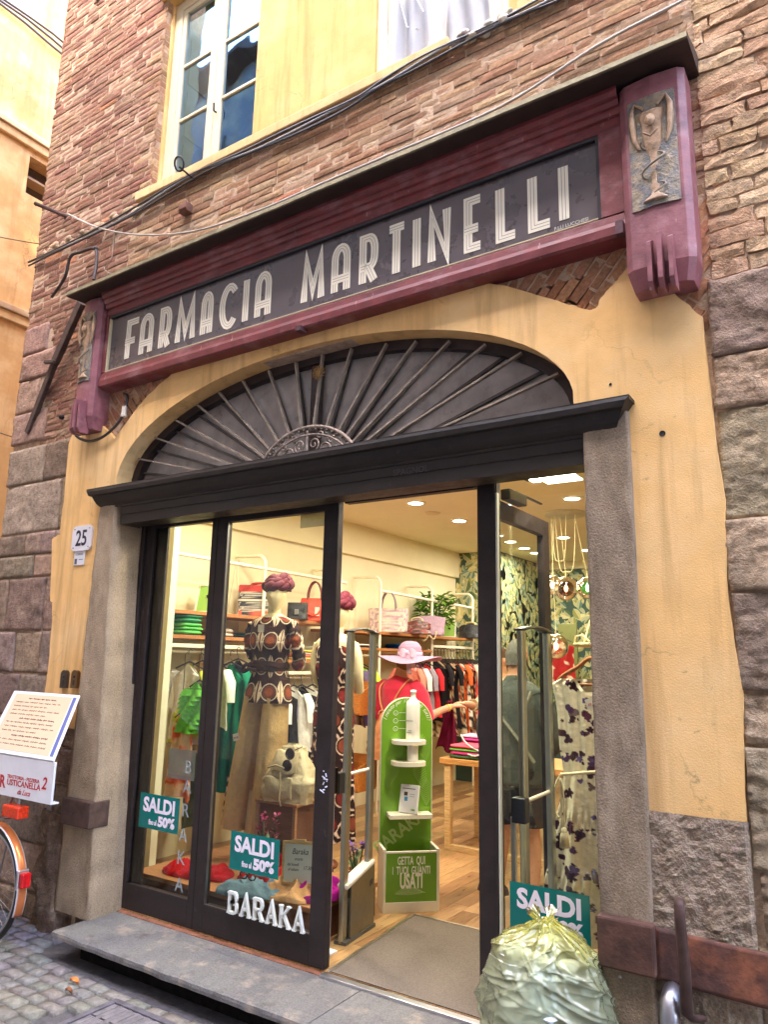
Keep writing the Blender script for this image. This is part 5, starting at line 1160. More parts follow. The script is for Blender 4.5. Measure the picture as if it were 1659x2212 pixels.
# potted plant
t = thing('potted_plant', 'bushy green leafy plant in a woven basket pot on the far shelf', 'plant', (-4.82, 5.28, 1.93))
m = MB(S(206, 176, 126)); m.lathe([(0, 0), (.075, 0), (.085, .05), (.095, .14), (.10, .15), (.09, .15), (.085, .13), (0, .13)], (-4.82, 5.28, 1.93), 28, col=S(206, 176, 126)); m.build('basket_pot', KNIT, t)
m = MB(); rnd = random.Random(5)
for k in range(10): m.tube([(-4.82 + rnd.uniform(-.03, .03), 5.28 + rnd.uniform(-.03, .03), 2.05), (-4.82 + rnd.uniform(-.1, .1), 5.28 + rnd.uniform(-.1, .1), 2.05 + rnd.uniform(.2, .42))], .005, 5, S(60, 90, 40))
m.build('stems', LEAFM, t)
m = MB()
for k in range(420):
    a = rnd.uniform(0, 2 * PI); r = .21 * rnd.random() ** .6; z = 2.08 + rnd.uniform(0, .40); c = Vector((-4.82 + r * math.cos(a), 5.28 + r * math.sin(a), z)); d = Vector((math.cos(a) + rnd.uniform(-.6, .6), math.sin(a) + rnd.uniform(-.6, .6), rnd.uniform(-.5, .8))).normalized(); L = rnd.uniform(.07, .14); s_ = d.cross(Vector((0, 0, 1))).normalized() * L * .2
    m.add([c, c + d * L * .5 + s_ + Vector((0, 0, .01)), c + d * L - Vector((0, 0, .02)), c + d * L * .5 - s_ + Vector((0, 0, .01))], [(0, 1, 2, 3)], jit(S(112, 158, 50) if rnd.random() < .6 else S(66, 110, 40), .25))
m.build('leaves', LEAFM, t)

# ---------------------------------------------------------------- window display
PT = .17
t = thing('display_platform', 'low dark wooden platform behind the window carrying the display', 'platform', (-3.6, .8, FZ))
m = MB(S(112, 68, 44)); m.box(-4.36, -3.45, .30, 1.35, FZ, PT - .03); m.box(-3.447, -2.90, .42, 1.08, FZ, PT - .03); m.build('box_sides', WOOD, t, bevel=.003)
m = MB(S(168, 116, 74)); m.box(-4.37, -3.45, .29, 1.36, PT - .03, PT); m.box(-3.447, -2.89, .41, 1.09, PT - .03, PT); m.build('box_top', WOOD, t, bevel=.003)
def blouse_pattern(x, z):
    """70s drops: cream ground, brown waves, ringed rust and plum discs"""
    W_, H_ = .172, .185; r = int(math.floor(z / H_)); xx = (x + (W_ / 2 if r % 2 else 0)) / W_; cx = (xx - math.floor(xx) - .5) * W_; cz = (z - r * H_) - H_ * .45
    d = math.hypot(cx, cz * .95)
    if d < .028: return S(112, 24, 60) if r % 2 else S(160, 84, 50)
    if d < .045: return S(150, 84, 58) if r % 2 else S(120, 66, 50)
    if d < .053: return S(60, 44, 38)
    if d < .0605: return S(230, 208, 182)
    if cz > 0 and abs(cx) < .072 * (1 - cz / .15) : return S(52, 32, 28)
    # lens shaped cream gap between columns
    e = abs(abs(cx) - W_ / 2); ww = .032 * math.cos(PI * cz / H_)
    if e < .004 : return S(66, 42, 38)
    if e < ww: return S(232, 208, 180)
    return S(52, 32, 28)
def dress2_pattern(x, z):
    W_, H_ = .170, .180; r = int(math.floor(z / H_)); xx = (x + (W_ / 2 if r % 2 else 0)) / W_; cx = (xx - math.floor(xx) - .5) * W_; cz = (z - r * H_) - H_ * .5
    d = math.hypot(cx, cz)
    if d < .046: return S(116, 40, 38) if (r + int(math.floor(xx))) % 3 else S(134, 70, 52)
    if d < .058: return S(60, 34, 32)
    if d < .066 and cx < .02: return S(226, 200, 176)
    s_ = cx + .03 * math.sin(2 * PI * z / H_)
    if abs(abs(s_) - .072) < .011: return S(222, 196, 176)
    return S(48, 32, 34)
SKM = S(228, 214, 170)
def mann_head(mb, x, y, z, s=1.0, turn=0):
    def fn(u, v):
        a = 2 * PI * u; b = PI * (v - .5); ca, sa = math.cos(a), math.sin(a); rz = .125 * s; k = math.cos(b)
        w = .074 * s * (1 - .30 * max(0, -math.sin(b)) ** 1.2); d = .092 * s * (1 - .16 * max(0, -math.sin(b)))
        X = w * k * ca; Y_ = d * k * sa; Z = rz * math.sin(b)
        fr = max(0, -sa) ** 2 * k
        ang = math.atan2(ca, -sa)
        Y_ -= .022 * s * fr * math.exp(-(ang / .20) ** 2) * math.exp(-((Z / s + .018) / .026) ** 2)     # nose
        Y_ -= .006 * s * fr * math.exp(-(ang / .32) ** 2) * math.exp(-((Z / s + .062) / .014) ** 2)     # lips
        Y_ += .010 * s * fr * (math.exp(-((ang - .42) / .22) ** 2) + math.exp(-((ang + .42) / .22) ** 2)) * math.exp(-((Z / s - .012) / .022) ** 2)
        Y_ -= .008 * s * fr * math.exp(-(ang / .4) ** 2) * math.exp(-((Z / s + .098) / .02) ** 2)
        c, q = math.cos(turn), math.sin(turn)
        return (x + X * c - Y_ * q, y + X * q + Y_ * c, z + Z)
    mb.grid(fn, 44, 30, closed=True)
def turban(mb, x, y, z, col, s=1.0):
    mb.grid(lambda u, v: (x + .088 * s * math.cos(2 * PI * u) * math.cos(PI / 2 * v) * 1.03, y + .106 * s * math.sin(2 * PI * u) * math.cos(PI / 2 * v), z + .115 * s * math.sin(PI / 2 * v) + .004 * math.sin(u * 60 + v * 9) - .02), 48, 12, col, closed=True)
    for k in range(5):
        pts = []; up = .026 * (k // 2); sh = 1 - .17 * (k // 2)
        for i in range(49):
            a = 2 * PI * i / 48; w_ = 4 * a + k * PI + .4 * k
            pts.append((x + (.072 + .010 * math.cos(w_)) * s * sh * math.cos(a) * 1.05, y + (.092 + .010 * math.cos(w_)) * s * sh * math.sin(a), z + up + .004 * s + .014 * s * math.sin(w_) + .014 * s * (1 + math.sin(a))))
        mb.tube(pts, [.027 * s for i in range(49)], 12, jit(col, .1))
# first mannequin
MX, MY = -3.78, .92
t = thing('mannequin', 'standing mannequin in a brown disc patterned blouse, beige wide trousers and plum turban', 'mannequin', (MX, MY, PT))
m = MB(SKM); loftz(m, [(1.90, MX, MY, .155, .07), (1.925, MX + .005, MY, .10, .06), (1.945, MX + .01, MY, .055, .05), (1.99, MX + .015, MY - .005, .045, .048), (2.04, MX + .02, MY - .01, .046, .05)], 28, nsub=4)
mann_head(m, MX + .045, MY - .02, 2.085, 1.0, .25)
loftz(m, [(PT + .01, MX - .12, MY, .03, .05), (PT + .5, MX - .11, MY, .045, .05)], 12); m.lathe([(0, 0), (.16, 0), (.16, .012), (0, .014)], (MX, MY, PT), 30)
m.build('mannequin_body', MANNE, t)
m = MB(S(122, 36, 66)); turban(m, MX + .045, MY - .005, 2.135, S(84, 12, 34), 1.06); m.build('turban', MATTE, t)
def bl(secs, a_off=0):
    def cf(u, v, secs=secs):
        K = len(secs) - 1; z = secs[0][0] + (secs[-1][0] - secs[0][0]) * v; ang = 2 * PI * u; return blouse_pattern((ang - 1.5 * PI) * .165 + .0, z - 1.29)
    return cf
S1 = [(1.29, MX - .01, MY, .205, .125), (1.36, MX - .01, MY, .20, .12), (1.46, MX, MY, .175, .105), (1.55, MX, MY, .145, .09)]
S2 = [(1.55, MX, MY, .14, .09), (1.62, MX, MY, .155, .10), (1.72, MX, MY - .01, .175, .125), (1.80, MX, MY - .005, .185, .115), (1.86, MX, MY, .205, .09), (1.895, MX, MY, .195, .075), (1.92, MX, MY, .12, .06)]
m = MB()
def fine_loft(mb, secs, nu, nv, cf, wave=0, wn=6, ph=0):
    K = len(secs) - 1
    Z0, Z1 = secs[0][0], secs[-1][0]
    def fn(u, v):
        z = Z0 + (Z1 - Z0) * v; i = 0
        while i < K - 1 and (z - secs[i + 1][0]) * (1 if Z1 > Z0 else -1) > 0: i += 1
        a, b = secs[i], secs[i + 1]; w = (z - a[0]) / (b[0] - a[0]); w = max(0, min(1, w))
        q = [a[k] * (1 - w) + b[k] * w for k in range(5)]; an = 2 * PI * u; kk = 1 + wave * (abs(z - Z1) / abs(Z1 - Z0) if Z1 > Z0 else v) * math.sin(an * wn + ph)
        return (q[1] + q[3] * kk * math.cos(an), q[2] + q[4] * kk * math.sin(an), z)
    def c_(u, v): return cf((2 * PI * u - 1.5 * PI), Z0 + (Z1 - Z0) * v)
    mb.grid(fn, nu, nv, c_, closed=True)
PB = lambda a, z: blouse_pattern(a * .165, z - 1.285)
fine_loft(m, S1, 280, 80, PB, .05, 7); fine_loft(m, S2, 280, 110, PB)
for sg in (-1, 1):   # sleeves, arms behind the back
    pts = [(MX + sg * .185, MY, 1.865), (MX + sg * .225, MY + .01, 1.78), (MX + sg * .235, MY + .03, 1.68), (MX + sg * .21, MY + .08, 1.60), (MX + sg * .16, MY + .13, 1.56)]
    P = cr([Vector(p) for p in pts], 12); n = len(P)
    for i in range(0, n - 1):
        pass
    mm = MB(); mm.tube(P, [.048 + .004 * math.sin(i * .9) for i in range(n)], 40); 
    mm.c = [blouse_pattern(p[1] * 1.1 + p[0] * .4, p[2] - 1.285) for p in mm.v]; m.v_off = 0
    base = len(m.v); m.v += mm.v; m.c += mm.c; m.f += [tuple(i + base for i in f) for f in mm.f]; m.sm += mm.sm
m.build('blouse', FABRIC, t)
m = MB(S(58, 36, 34))
m.grid(lambda u, v: (MX + (.150 + .012 * math.sin(v * PI) + .003 * math.sin(u * 40)) * math.cos(2 * PI * u), MY + (.10 + .010 * math.sin(v * PI) + .003 * math.sin(u * 40 + v * 9)) * math.sin(2 * PI * u), 1.515 + .075 * v + .006 * math.sin(v * 12 + u * 12)), 60, 10, closed=True)
m.tube(cr([Vector((MX - .06, MY - .10, 1.55)), Vector((MX - .14, MY - .12, 1.56)), Vector((MX - .17, MY - .11, 1.51)), Vector((MX - .10, MY - .12, 1.53)), Vector((MX - .02, MY - .12, 1.52))]), .014, 8); m.build('sash_belt', FABRIC, t)
BG = S(206, 174, 122)
m = MB(BG)
for sg in (-1, 1):
    def fn(u, v, sg=sg):
        z = 1.33 - .93 * v; a = 2 * PI * u; rx = (.088 + .030 * v); ry = (.105 + .03 * v); k = 1 + .055 * (v ** .7) * math.sin(a * 6 + sg) + .03 * v * math.sin(a * 11 + 2)
        return (MX - .02 + sg * (.095 + .045 * v) - .08 * v + rx * k * math.cos(a), MY + ry * k * math.sin(a), z + .01 * math.sin(a * 2))
    m.grid(fn, 80, 30, lambda u, v: mixc(BG, S(168, 134, 84), .5 + .5 * math.sin(u * 2 * PI * 6)) if False else BG, closed=True)
m.build('wide_trousers', FABRIC, t)
m = MB(S(238, 236, 230)); m.T = FY((MX + .01, MY - .135, 1.80)); m.add([(-.03, 0, 0), (.03, 0, 0), (.03, .055, 0), (-.03, .055, 0)], [(0, 1, 2, 3)]); m.T = FY((MX - .15, MY - .16, 1.02), .25); m.add([(-.03, 0, 0), (.03, 0, 0), (.03, .05, 0), (-.03, .05, 0)], [(0, 1, 2, 3)]); text(m, '39,90', .022, Matrix.Translation((0, .012, .001)), S(150, 40, 50)); m.T = None
m.build('price_tags', PRINT, t)
# second mannequin on a turned wooden stand
NX, NY = -3.46, 1.30
t = thing('mannequin', 'mannequin in a long dark ringed dress and plum turban on a turned wooden foot', 'mannequin', (NX, NY, PT))
m = MB(SKM); loftz(m, [(1.60, NX, NY, .16, .10), (1.74, NX, NY, .19, .085), (1.78, NX, NY, .14, .07), (1.81, NX, NY, .06, .055), (1.86, NX + .01, NY, .046, .05), (1.92, NX + .015, NY, .048, .052)], 28, nsub=4)
mann_head(m, NX + .03, NY - .01, 1.965, .98, .3)
for sg in (-1, 1): m.tube(cr([Vector((NX + sg * .17, NY, 1.73)), Vector((NX + sg * .205, NY + .01, 1.62)), Vector((NX + sg * .20, NY + .03, 1.48)), Vector((NX + sg * .16, NY + .10, 1.38))]), .038, 14)
m.build('mannequin_body', MANNE, t)
m = MB(S(150, 40, 70)); turban(m, NX + .02, NY + .01, 2.015, S(96, 14, 38), 1.1); m.build('turban', MATTE, t)
m = MB(); fine_loft(m, [(.33, NX - .02, NY, .22, .17), (.6, NX - .01, NY, .20, .15), (1.0, NX, NY, .17, .13), (1.2, NX, NY, .175, .13), (1.38, NX, NY, .135, .10), (1.55, NX, NY - .01, .16, .125), (1.70, NX, NY, .175, .10), (1.775, NX, NY, .12, .07)], 260, 260, lambda a, z: dress2_pattern(a * .16, z), .09, 6, 1)
m.build('long_dress', FABRIC, t)
m = MB(S(120, 66, 36)); m.lathe([(0, 0), (.13, 0), (.135, .015), (.12, .03), (.07, .05), (.045, .07), (.04, .09), (.055, .11), (.05, .13), (.035, .15), (.045, .2), (.05, .24), (.035, .26), (.04, .5), (0, .5)], (NX + .03, NY - .15, PT + .0), 24); m.build('turned_stand', WOOD, t)

# crate, rucksack, flowers, notice, cloths
t = thing('wooden_crate', 'brown wooden crate under the cream rucksack', 'crate', (-3.52, .86, PT))
m = MB(S(112, 74, 52)); m.box(-3.70, -3.36, .78, 1.02, PT, .625); m.box(-3.72, -3.34, .76, 1.04, .625, .645, S(160, 116, 80)); m.build('box', WOOD, t, bevel=.004)
m = MB(S(170, 126, 90)); m.box(-3.375, -3.35, .762, .782, PT, .625); m.box(-3.71, -3.685, .762, .782, PT, .625); m.build('corner_strips', WOOD, t)
def ruck(cx, cy, z, w, h, d, col, ang=0):
    m = MB(col); T = Matrix.Translation((cx, cy, z)) @ Matrix.Rotation(ang, 4, 'Z'); m.T = T
    def fn(u, v):
        a = 2 * PI * u; ca, sa = math.cos(a), math.sin(a); X = math.copysign(abs(ca) ** .6, ca); Y_ = math.copysign(abs(sa) ** .7, sa)
        k = (1.0 + .12 * math.sin(v * PI)) * (1 - .62 * max(0, v - .35) / .65) if v < .97 else .2
        cre = .016 * nz(X * 3.5 + 9, v * 5, Y_ * 3) + .010 * nz(X * 9, v * 12, 4)
        return (w / 2 * X * k + cre + .03 * v, d / 2 * Y_ * k + cre, h * v - .012 * (1 - v) * abs(X))
    m.grid(fn, 60, 40, closed=True); return m, T
m, T = ruck(-3.50, .86, .648, .36, .38, .20, S(214, 200, 164), .1)
t = thing('rucksack', 'cream leather rucksack with sunglasses hooked on it, on the crate', 'rucksack', (-3.50, .86, .648)); m.build('bag_body', LEATHER, t)
m = MB(S(206, 190, 154)); m.T = T
m.grid(lambda u, v: (-.10 + .20 * u + .02, -.098 - .02 * math.sin(PI * u) - .012 * math.sin(PI * v) + .06 * (1 - v) * 0 + (.05 * v), .19 + .14 * v + .012 * math.sin(u * 7)), 16, 12); m.build('flap', LEATHER, t, solid=.01)
m = MB(S(206, 190, 154)); m.T = T; m.grid(lambda u, v: (-.12 + .22 * u, -.112 - .022 * math.sin(PI * u) * math.sin(PI * v), .02 + .14 * v + .008 * math.sin(u * 9)), 16, 12); m.build('pocket', LEATHER, t, solid=.01)
m = MB(S(190, 172, 136)); m.T = T; m.tube([(.02, -.14, .20), (.03, -.15, .12), (.02, -.14, .02), (.03, -.13, -.02)], .006, 6); m.tube([(-.10, -.12, .22), (-.02, -.14, .245), (.05, -.14, .23)], .006, 6); m.build('drawstring', LEATHER, t)
m = MB(S(70, 34, 26)); m.T = T @ Matrix.Translation((.075, -.115, .29)) @ Matrix.Rotation(.25, 4, 'Y')
for zc in (.035, -.045):
    m.tube([(.034 * math.cos(a), -.01, zc + .034 * math.sin(a)) for a in [PI * i / 8 for i in range(17)]], .006, 6); m.add([(.03 * math.cos(a), -.008, zc + .03 * math.sin(a)) for a in [PI * i / 8 for i in range(16)]], [tuple(range(16))], S(60, 36, 32))
m.tube([(.03, -.01, .07), (.04, .06, .09)], .004, 5); m.T = None; m.build('sunglasses', GLOSS, label='brown sunglasses hooked on the cream rucksack', cat='sunglasses')
def flowers(x, y, z, label, petal, n, h, potc=None, seed=0):
    rnd = random.Random(seed); t = thing('flower_pot', label, 'flowers', (x, y, z))
    if potc: m = MB(potc); m.lathe([(0, 0), (.045, 0), (.06, .09), (.063, .095), (.055, .095), (0, .08)], (x, y, z), 20); m.build('pot', KNIT, t)
    m = MB(); tips = []
    for k in range(n):
        a = rnd.uniform(0, 6.28); r = rnd.uniform(.02, .09); top = (x + r * math.cos(a), y + r * .6 * math.sin(a), z + h * rnd.uniform(.7, 1)); m.tube([(x, y, z + .03), ((x + top[0]) / 2, (y + top[1]) / 2, z + h * .5), top], .004, 5, S(92, 120, 70)); tips.append(top)
    for k in range(n * 4):
        a = rnd.uniform(0, 6.28); c = Vector((x, y, z + .05 + rnd.uniform(0, h * .45))); d = Vector((math.cos(a), .6 * math.sin(a), rnd.uniform(.3, 1.4))).normalized(); s_ = d.cross(Vector((0, 0, 1))).normalized() * .014; L = rnd.uniform(.07, .12)
        m.add([c, c + d * L * .5 + s_, c + d * L, c + d * L * .5 - s_], [(0, 1, 2, 3)], jit(S(126, 150, 104), .2))
    m.build('leaves', LEAFM, t)
    m = MB()
    for tp in tips:
        for k in range(14):
            a = rnd.uniform(0, 6.28); c = Vector(tp) + Vector((rnd.uniform(-.012, .012), rnd.uniform(-.012, .012), rnd.uniform(-.03, .03))); d = Vector((math.cos(a), math.sin(a), rnd.uniform(-.3, .8))).normalized(); s_ = d.cross(Vector((0, 0, 1))).normalized() * .011
            m.add([c, c + d * .016 + s_, c + d * .03, c + d * .016 - s_], [(0, 1, 2, 3)], jit(petal, .25))
    m.build('blossoms', LEAFM, t)
flowers(-3.47, .62, PT, 'plum red artificial tulips standing before the wooden crate', S(136, 40, 78), 7, .43, None, 2)
flowers(-2.97, .95, PT, 'purple artificial flowers in a small basket pot behind the gate', S(96, 60, 140), 6, .26, S(170, 124, 80), 5)
t = thing('notice_board', 'wood framed white notice leaning in the window beside the discount poster', 'notice board', (-3.10, .50, .22))
T = Matrix.Translation((-3.115, .53, .235)) @ Matrix.Rotation(-.12, 4, 'X') @ Matrix.Rotation(-.10, 4, 'Y'); m = MB(S(206, 168, 110)); m.T = T; w, h = .13, .25
for a in ((-w, w, 0, .016), (-w, w, h - .016, h), (-w, -w + .016, .016, h - .016), (w - .016, w, .016, h - .016)): m.box(a[0], a[1], -.008, .008, a[2], a[3])
m.box(-.05, .05, -.006, .006, h, h + .012); m.build('frame', WOOD, t)
m = MB(S(226, 228, 220)); m.T = T; m.box(-w + .016, w - .016, -.002, .004, .016, h - .016); m.build('sheet', PRINT, t)
m = MB()
for s_, sz, z_, x_ in (('Baraka', .048, .175, .01), ('orario', .026, .14, .0), ('dal lunedi', .024, .108, -.045), ('al sabato', .024, .08, -.04), ('17.30', .03, .09, .07)):
    text(m, s_, sz, T @ FY((x_, -.0028, z_)), S(50, 50, 60), shear=.3)
m.build('handwriting', PRINT, t)
def cloth_heap(name, label, cx, cy, w, d, h, col, seed, ang=0, mt=None, z=PT, folds=9):
    m = MB(col); T = Matrix.Translation((cx, cy, z)) @ Matrix.Rotation(ang, 4, 'Z'); m.T = T
    def fn(u, v):
        a = 2 * PI * u; r = v; e = 1 + .16 * nz(math.cos(a) * 1.6 + seed, math.sin(a) * 1.6, seed); x = w / 2 * r * math.copysign(abs(math.cos(a)) ** .7, math.cos(a)) * e; y = d / 2 * r * math.copysign(abs(math.sin(a)) ** .7, math.sin(a)) * e
        k = max(0, 1 - r ** 3); f = (1 - min(1, 3.2 * abs(nz(x * 7 + seed + y * 2, y * 5 - x * 3, seed)))) ** 2; g_ = fbm(x * 7 + seed, y * 7, seed)
        return (x, y, .004 + h * k ** .35 * (.42 + .40 * g_ + .62 * f * (.4 + .6 * k) + .12 * nz(x * 18, y * 18, seed)))
    m.grid(fn, 110, 34, closed=True); m.T = None
    return m.build(name, mt or FABRIC, label=label, cat='clothes')
cloth_heap('red_garment', 'crumpled red garment on the platform behind the side light', -3.95, .50, .52, .28, .085, S(166, 12, 22), 1, .2)
cloth_heap('red_garment', 'folded crimson garment partly behind the discount poster on the door leaf', -3.52, .66, .32, .30, .17, S(160, 12, 24), 2, -.2)
cloth_heap('folded_jeans', 'light blue folded jeans on the platform', -3.40, .42, .46, .26, .08, S(104, 134, 152), 3, .35)
cloth_heap('beige_garment', 'loosely folded camel beige garment in the middle of the platform', -3.16, .54, .42, .30, .10, S(196, 150, 102), 4, .1)
cloth_heap('magenta_garment', 'magenta folded jumper at the right corner of the platform', -3.02, .60, .28, .28, .13, S(160, 20, 130), 5, -.1)
t = thing('sunglasses', 'dark framed sunglasses lying on the folded jeans', 'sunglasses', (-3.36, .42, .25))
m = MB(S(60, 34, 30))
for sx in (-.035, .035): m.tube([(-3.40 + sx + .03 * math.cos(a), .38, .275 + .022 * math.sin(a)) for a in [PI * i / 8 for i in range(17)]], .005, 6)
m.tube([(-3.465, .38, .285), (-3.44, .48, .262)], .004, 5); m.tube([(-3.335, .38, .285), (-3.31, .48, .262)], .004, 5); m.build('spectacle_frame', GLOSS, t)

# ---------------------------------------------------------------- posters and letters on the glass
def glyph_block(mb, ch, x, z, w, h, T, col, dep, st):
    P = {'B': [[(0, 0), (0, 1), (.6, 1)] + arc(.62, .77, .30, .23, PI / 2, -PI / 2, 6) + [(.2, .54)], [(.2, .54), (.66, .54)] + arc(.66, .27, .34, .27, PI / 2, -PI / 2, 6) + [(0, 0)]],
         'A': [[(0, 0), (.5, 1), (1, 0)], [(.2, .34), (.8, .34)]], 'R': [[(0, 0), (0, 1), (.6, 1)] + arc(.62, .74, .32, .26, PI / 2, -PI / 2, 6) + [(.0, .48)], [(.5, .48), (1, 0)]], 'K': [[(0, 0), (0, 1)], [(.95, 1), (.05, .42)], [(.32, .6), (1, 0)]]}[ch]
    for s_ in P: mb.ribbon([(x + w * p[0], z + h * p[1]) for p in s_], st, T, T + dep, col)
    ser = {'B': [(0, 0), (0, 1)], 'A': [(0, 0), (1, 0)], 'R': [(0, 0), (0, 1), (1, 0)], 'K': [(0, 0), (0, 1), (.95, 1), (1, 0)]}[ch]
    for a, b in ser: mb.box(x + w * a - st * .85, x + w * a + st * (.85 if ch not in 'B' else .4), T - .001, T + dep - .001, z + h * b - st * .28, z + h * b + st * .28, col)
a0, a1 = at('7', 985, 600, Y=.165), at('7', 1325, 705, Y=.165)
t = thing('letter_sign', 'six standing white block letters spelling BARAKA along the bottom of the door glass', 'letters', (-3.05, .17, .12))
for i, ch in enumerate('BARAKA'):
    x0 = a0.x + .012 + i * (a1.x - a0.x - .0) / 6; m = MB(S(222, 226, 222)); glyph_block(m, ch, x0 + .012, .140, (a1.x - a0.x) / 6 - .040, .108, .142, S(222, 226, 222), .018, .0150); m.build('letter', PAINT, t)
TEAL = S(0, 112, 108)
def poster(c0, c1, c2, Y, label, y2=None, ang=.02):
    w = (c1 - c0).length; h = abs(c2.z - c1.z); T = Matrix.Translation((c0.x, Y, c1.z - h + .002))
    t = thing('discount_poster', label, 'poster', (c0.x + w / 2, Y, c1.z - h), 'teal discount posters on the glass')
    m = MB(TEAL); m.T = T; m.box(0, w, -.002, 0, 0, h); m.build('card', GLOSS, t)
    m = MB(); text(m, 'SALDI', h * .50, T @ FY((w * .50, -.003, h * .50)), S(238, 232, 246), bold=.004, width=w * .80, ys=1.12)
    text(m, 'fino al', h * .17, T @ FY((w * .36, -.003, h * .13)), S(238, 232, 246), width=w * .20, ys=1.2, bold=.001); text(m, '50%', h * .32, T @ FY((w * .70, -.003, h * .13)), S(238, 232, 246), bold=.004, width=w * .42, ys=1.15)
    m.build('lettering', PRINT, t)
poster(at('7', 610, 108, Y=.205), at('7', 778, 133, Y=.205), at('7', 765, 287, Y=.205), .205, 'teal SALDI 50% poster on the narrow side light')
poster(at('7', 1000, 272, Y=.20), at('7', 1210, 310, Y=.20), at('7', 1197, 482, Y=.20), .20, 'teal SALDI 50% poster on the door leaf between jeans and notice')
poster(at('F', 350, 1960, Y=.21), at('F', 1040, 2090, Y=.21), at('F', 1036, 2530, Y=.21), .21, 'teal SALDI poster half hidden behind the rubbish bag')
m = MB(); cc = S(150, 158, 160)
for i, ch in enumerate('BARAKA'):
    c = at('E', (395, 385, 370, 350, 330, 315)[i], (780, 950, 1155, 1370, 1565, 1800)[i], Y=.2055)
    text(m, ch, .115, FY((c.x, .2050, c.z)), cc, bold=.0005)
m.build('glass_lettering', PRINT, label='thin grey letters BARAKA running down the side light glass', cat='lettering')
m = MB(S(206, 214, 214)); a = at('E', 235, 560, Y=.218); b = at('E', 445, 850, Y=.218); m.box(a.x, b.x, .218, .2195, b.z, a.z); m.build('paper_sheet', mat('thin_paper', .8, alpha=.55), label='thin translucent sheet stuck inside the side light glass', cat='paper')
m = MB(S(196, 190, 150)); a = at('5', 1300, 5, Y=.2115); b = at('5', 1400, 60, Y=.2115); m.box(a.x, b.x, .2105, .2115, b.z, a.z); m.build('clear_sticker', mat('thin_paper', .8, alpha=.55), label='pale rectangular sticker at the top of the door glass', cat='sticker')
m = MB(S(216, 220, 236)); rnd = random.Random(3)
for i in range(9):
    c = at('V', 702 + rnd.uniform(-6, 6), 1664 + i * 6, Y=.183); m.tube([c, c + Vector((rnd.uniform(-.03, .03), -.001, rnd.uniform(-.02, .02)))], .004, 4)
m.build('torn_sticker', PRINT, label='torn white sticker remains on the door stile', cat='sticker')

# ---------------------------------------------------------------- entrance: mat, gates, sensor posts
t = thing('entrance_mat', 'dark brown grey entrance mat with a pale metal border', 'mat', (-1.95, .7, FZ))
PM = [(-2.62, .192), (-2.30, 0.2)]; mc = at('D', 1010, 1805, Z=FZ)
m = MB(S(112, 102, 92)); ml = at('D', 640, 1985, Z=FZ)
mp_ = [(-2.60, .195), (-1.06, .195), (-1.06, mc.y), (mc.x, mc.y), (-2.64, .62)]
m.prism(mp_, FZ + .001, FZ + .006, axis='Z'); m.build('pile', CARPET, t)
m = MB(S(206, 200, 180))
for a, b in (((-2.60, .195), (-2.64, .62)), ((-2.64, .62), (mc.x, mc.y)), ((mc.x, mc.y), (-1.06, mc.y))): m.bar((a[0], a[1], FZ + .005), (b[0], b[1], FZ + .005), .022, .01)
m.build('border', METAL, t)
def gate(x0, y0, x1, y1, ztop, label):
    t = thing('security_gate', label, 'security gate', ((x0 + x1) / 2, (y0 + y1) / 2, FZ), 'anti theft gates at the entrance')
    GC = S(176, 178, 168); dx, dy = (x1 - x0), (y1 - y0); L = math.hypot(dx, dy); ux, uy = dx / L, dy / L
    m = MB(GC)
    for (x, y) in ((x0, y0), (x1, y1)):
        m.bar((x, y, FZ if (x, y) == (x0, y0) else FZ + .3), (x, y, ztop), .034, .06, up=(ux, uy, 0)); 
    m.build('aerial_posts', METAL, t, bevel=.008)
    m = MB(S(60, 62, 58)); m.grid(lambda u, v: (x0 - ux * .03 + (dx + ux * .06) * u + (-uy) * (v - .5) * .06, y0 - uy * .03 + (dy + uy * .06) * u + ux * (v - .5) * .06, ztop + .022 * math.sin(PI * u)), 12, 2); m.build('curved_cap', PLASTIC, t, solid=.012)
    m = MB(S(226, 222, 208)); z = (ztop + FZ) / 2 + .04; m.tube([(x0, y0, z), (x1, y1, z + .0)], .011, 8); m.build('crossbar', PLASTIC, t)
    T = Matrix.Translation((x0, y0, FZ)) @ Matrix.Rotation(math.atan2(dy, dx), 4, 'Z'); m = MB(S(146, 148, 142)); m.T = T
    m.prism([(.04, 0), (L + .03, 0), (L + .03, .36), (L + .02, .375), (.04, .31)], -.032, .032); m.build('base_box', METAL, t, bevel=.018)
    m = MB(S(226, 222, 206)); m.T = T; m.bar((-.02, 0, .312), (L + .03, 0, .387), .075, .03); m.build('base_cap', PLASTIC, t, bevel=.01)
    m = MB(S(84, 86, 82)); m.T = T
    for q in range(3): m.box(.0 + q * .014, .004 + q * .014, -.0345, -.032, .22 + q * .004, .25 + q * .006); m.box(L - .03 + q * .014, L - .026 + q * .014, -.0345, -.032, .25 + q * .004, .285 + q * .004)
    m.box(-.03, L + .04, -.040, .040, .0, .02); m.build('vents', PLASTIC, t)
gate(-2.785, .56, -2.82, .87, 1.79, 'grey anti theft gate standing left of the green sanitiser stand')
gate(-1.56, .42, -1.57, .82, 1.79, 'grey anti theft gate seen through glass beside the floral dress')
def sensor(x, y, label):
    t = thing('sensor_post', label, 'sensor post', (x, y, FZ), 'sensor posts inside the entrance'); m = MB(S(232, 230, 226)); m.box(x - .012, x + .012, y - .012, y + .012, FZ + .01, .86); m.box(x - .05, x + .05, y - .035, y + .035, FZ, FZ + .012); m.build('pole', PAINT, t, bevel=.002)
    m = MB(S(34, 34, 34)); m.box(x - .0, x + .075, y - .03, y + .03, .835, .955); m.build('sensor_box', PLASTIC, t, bevel=.006)
sensor(-2.775, .40, 'white pole with a black sensor box beside the platform'); sensor(-1.58, .33, 'white pole with a black box behind the right glass')

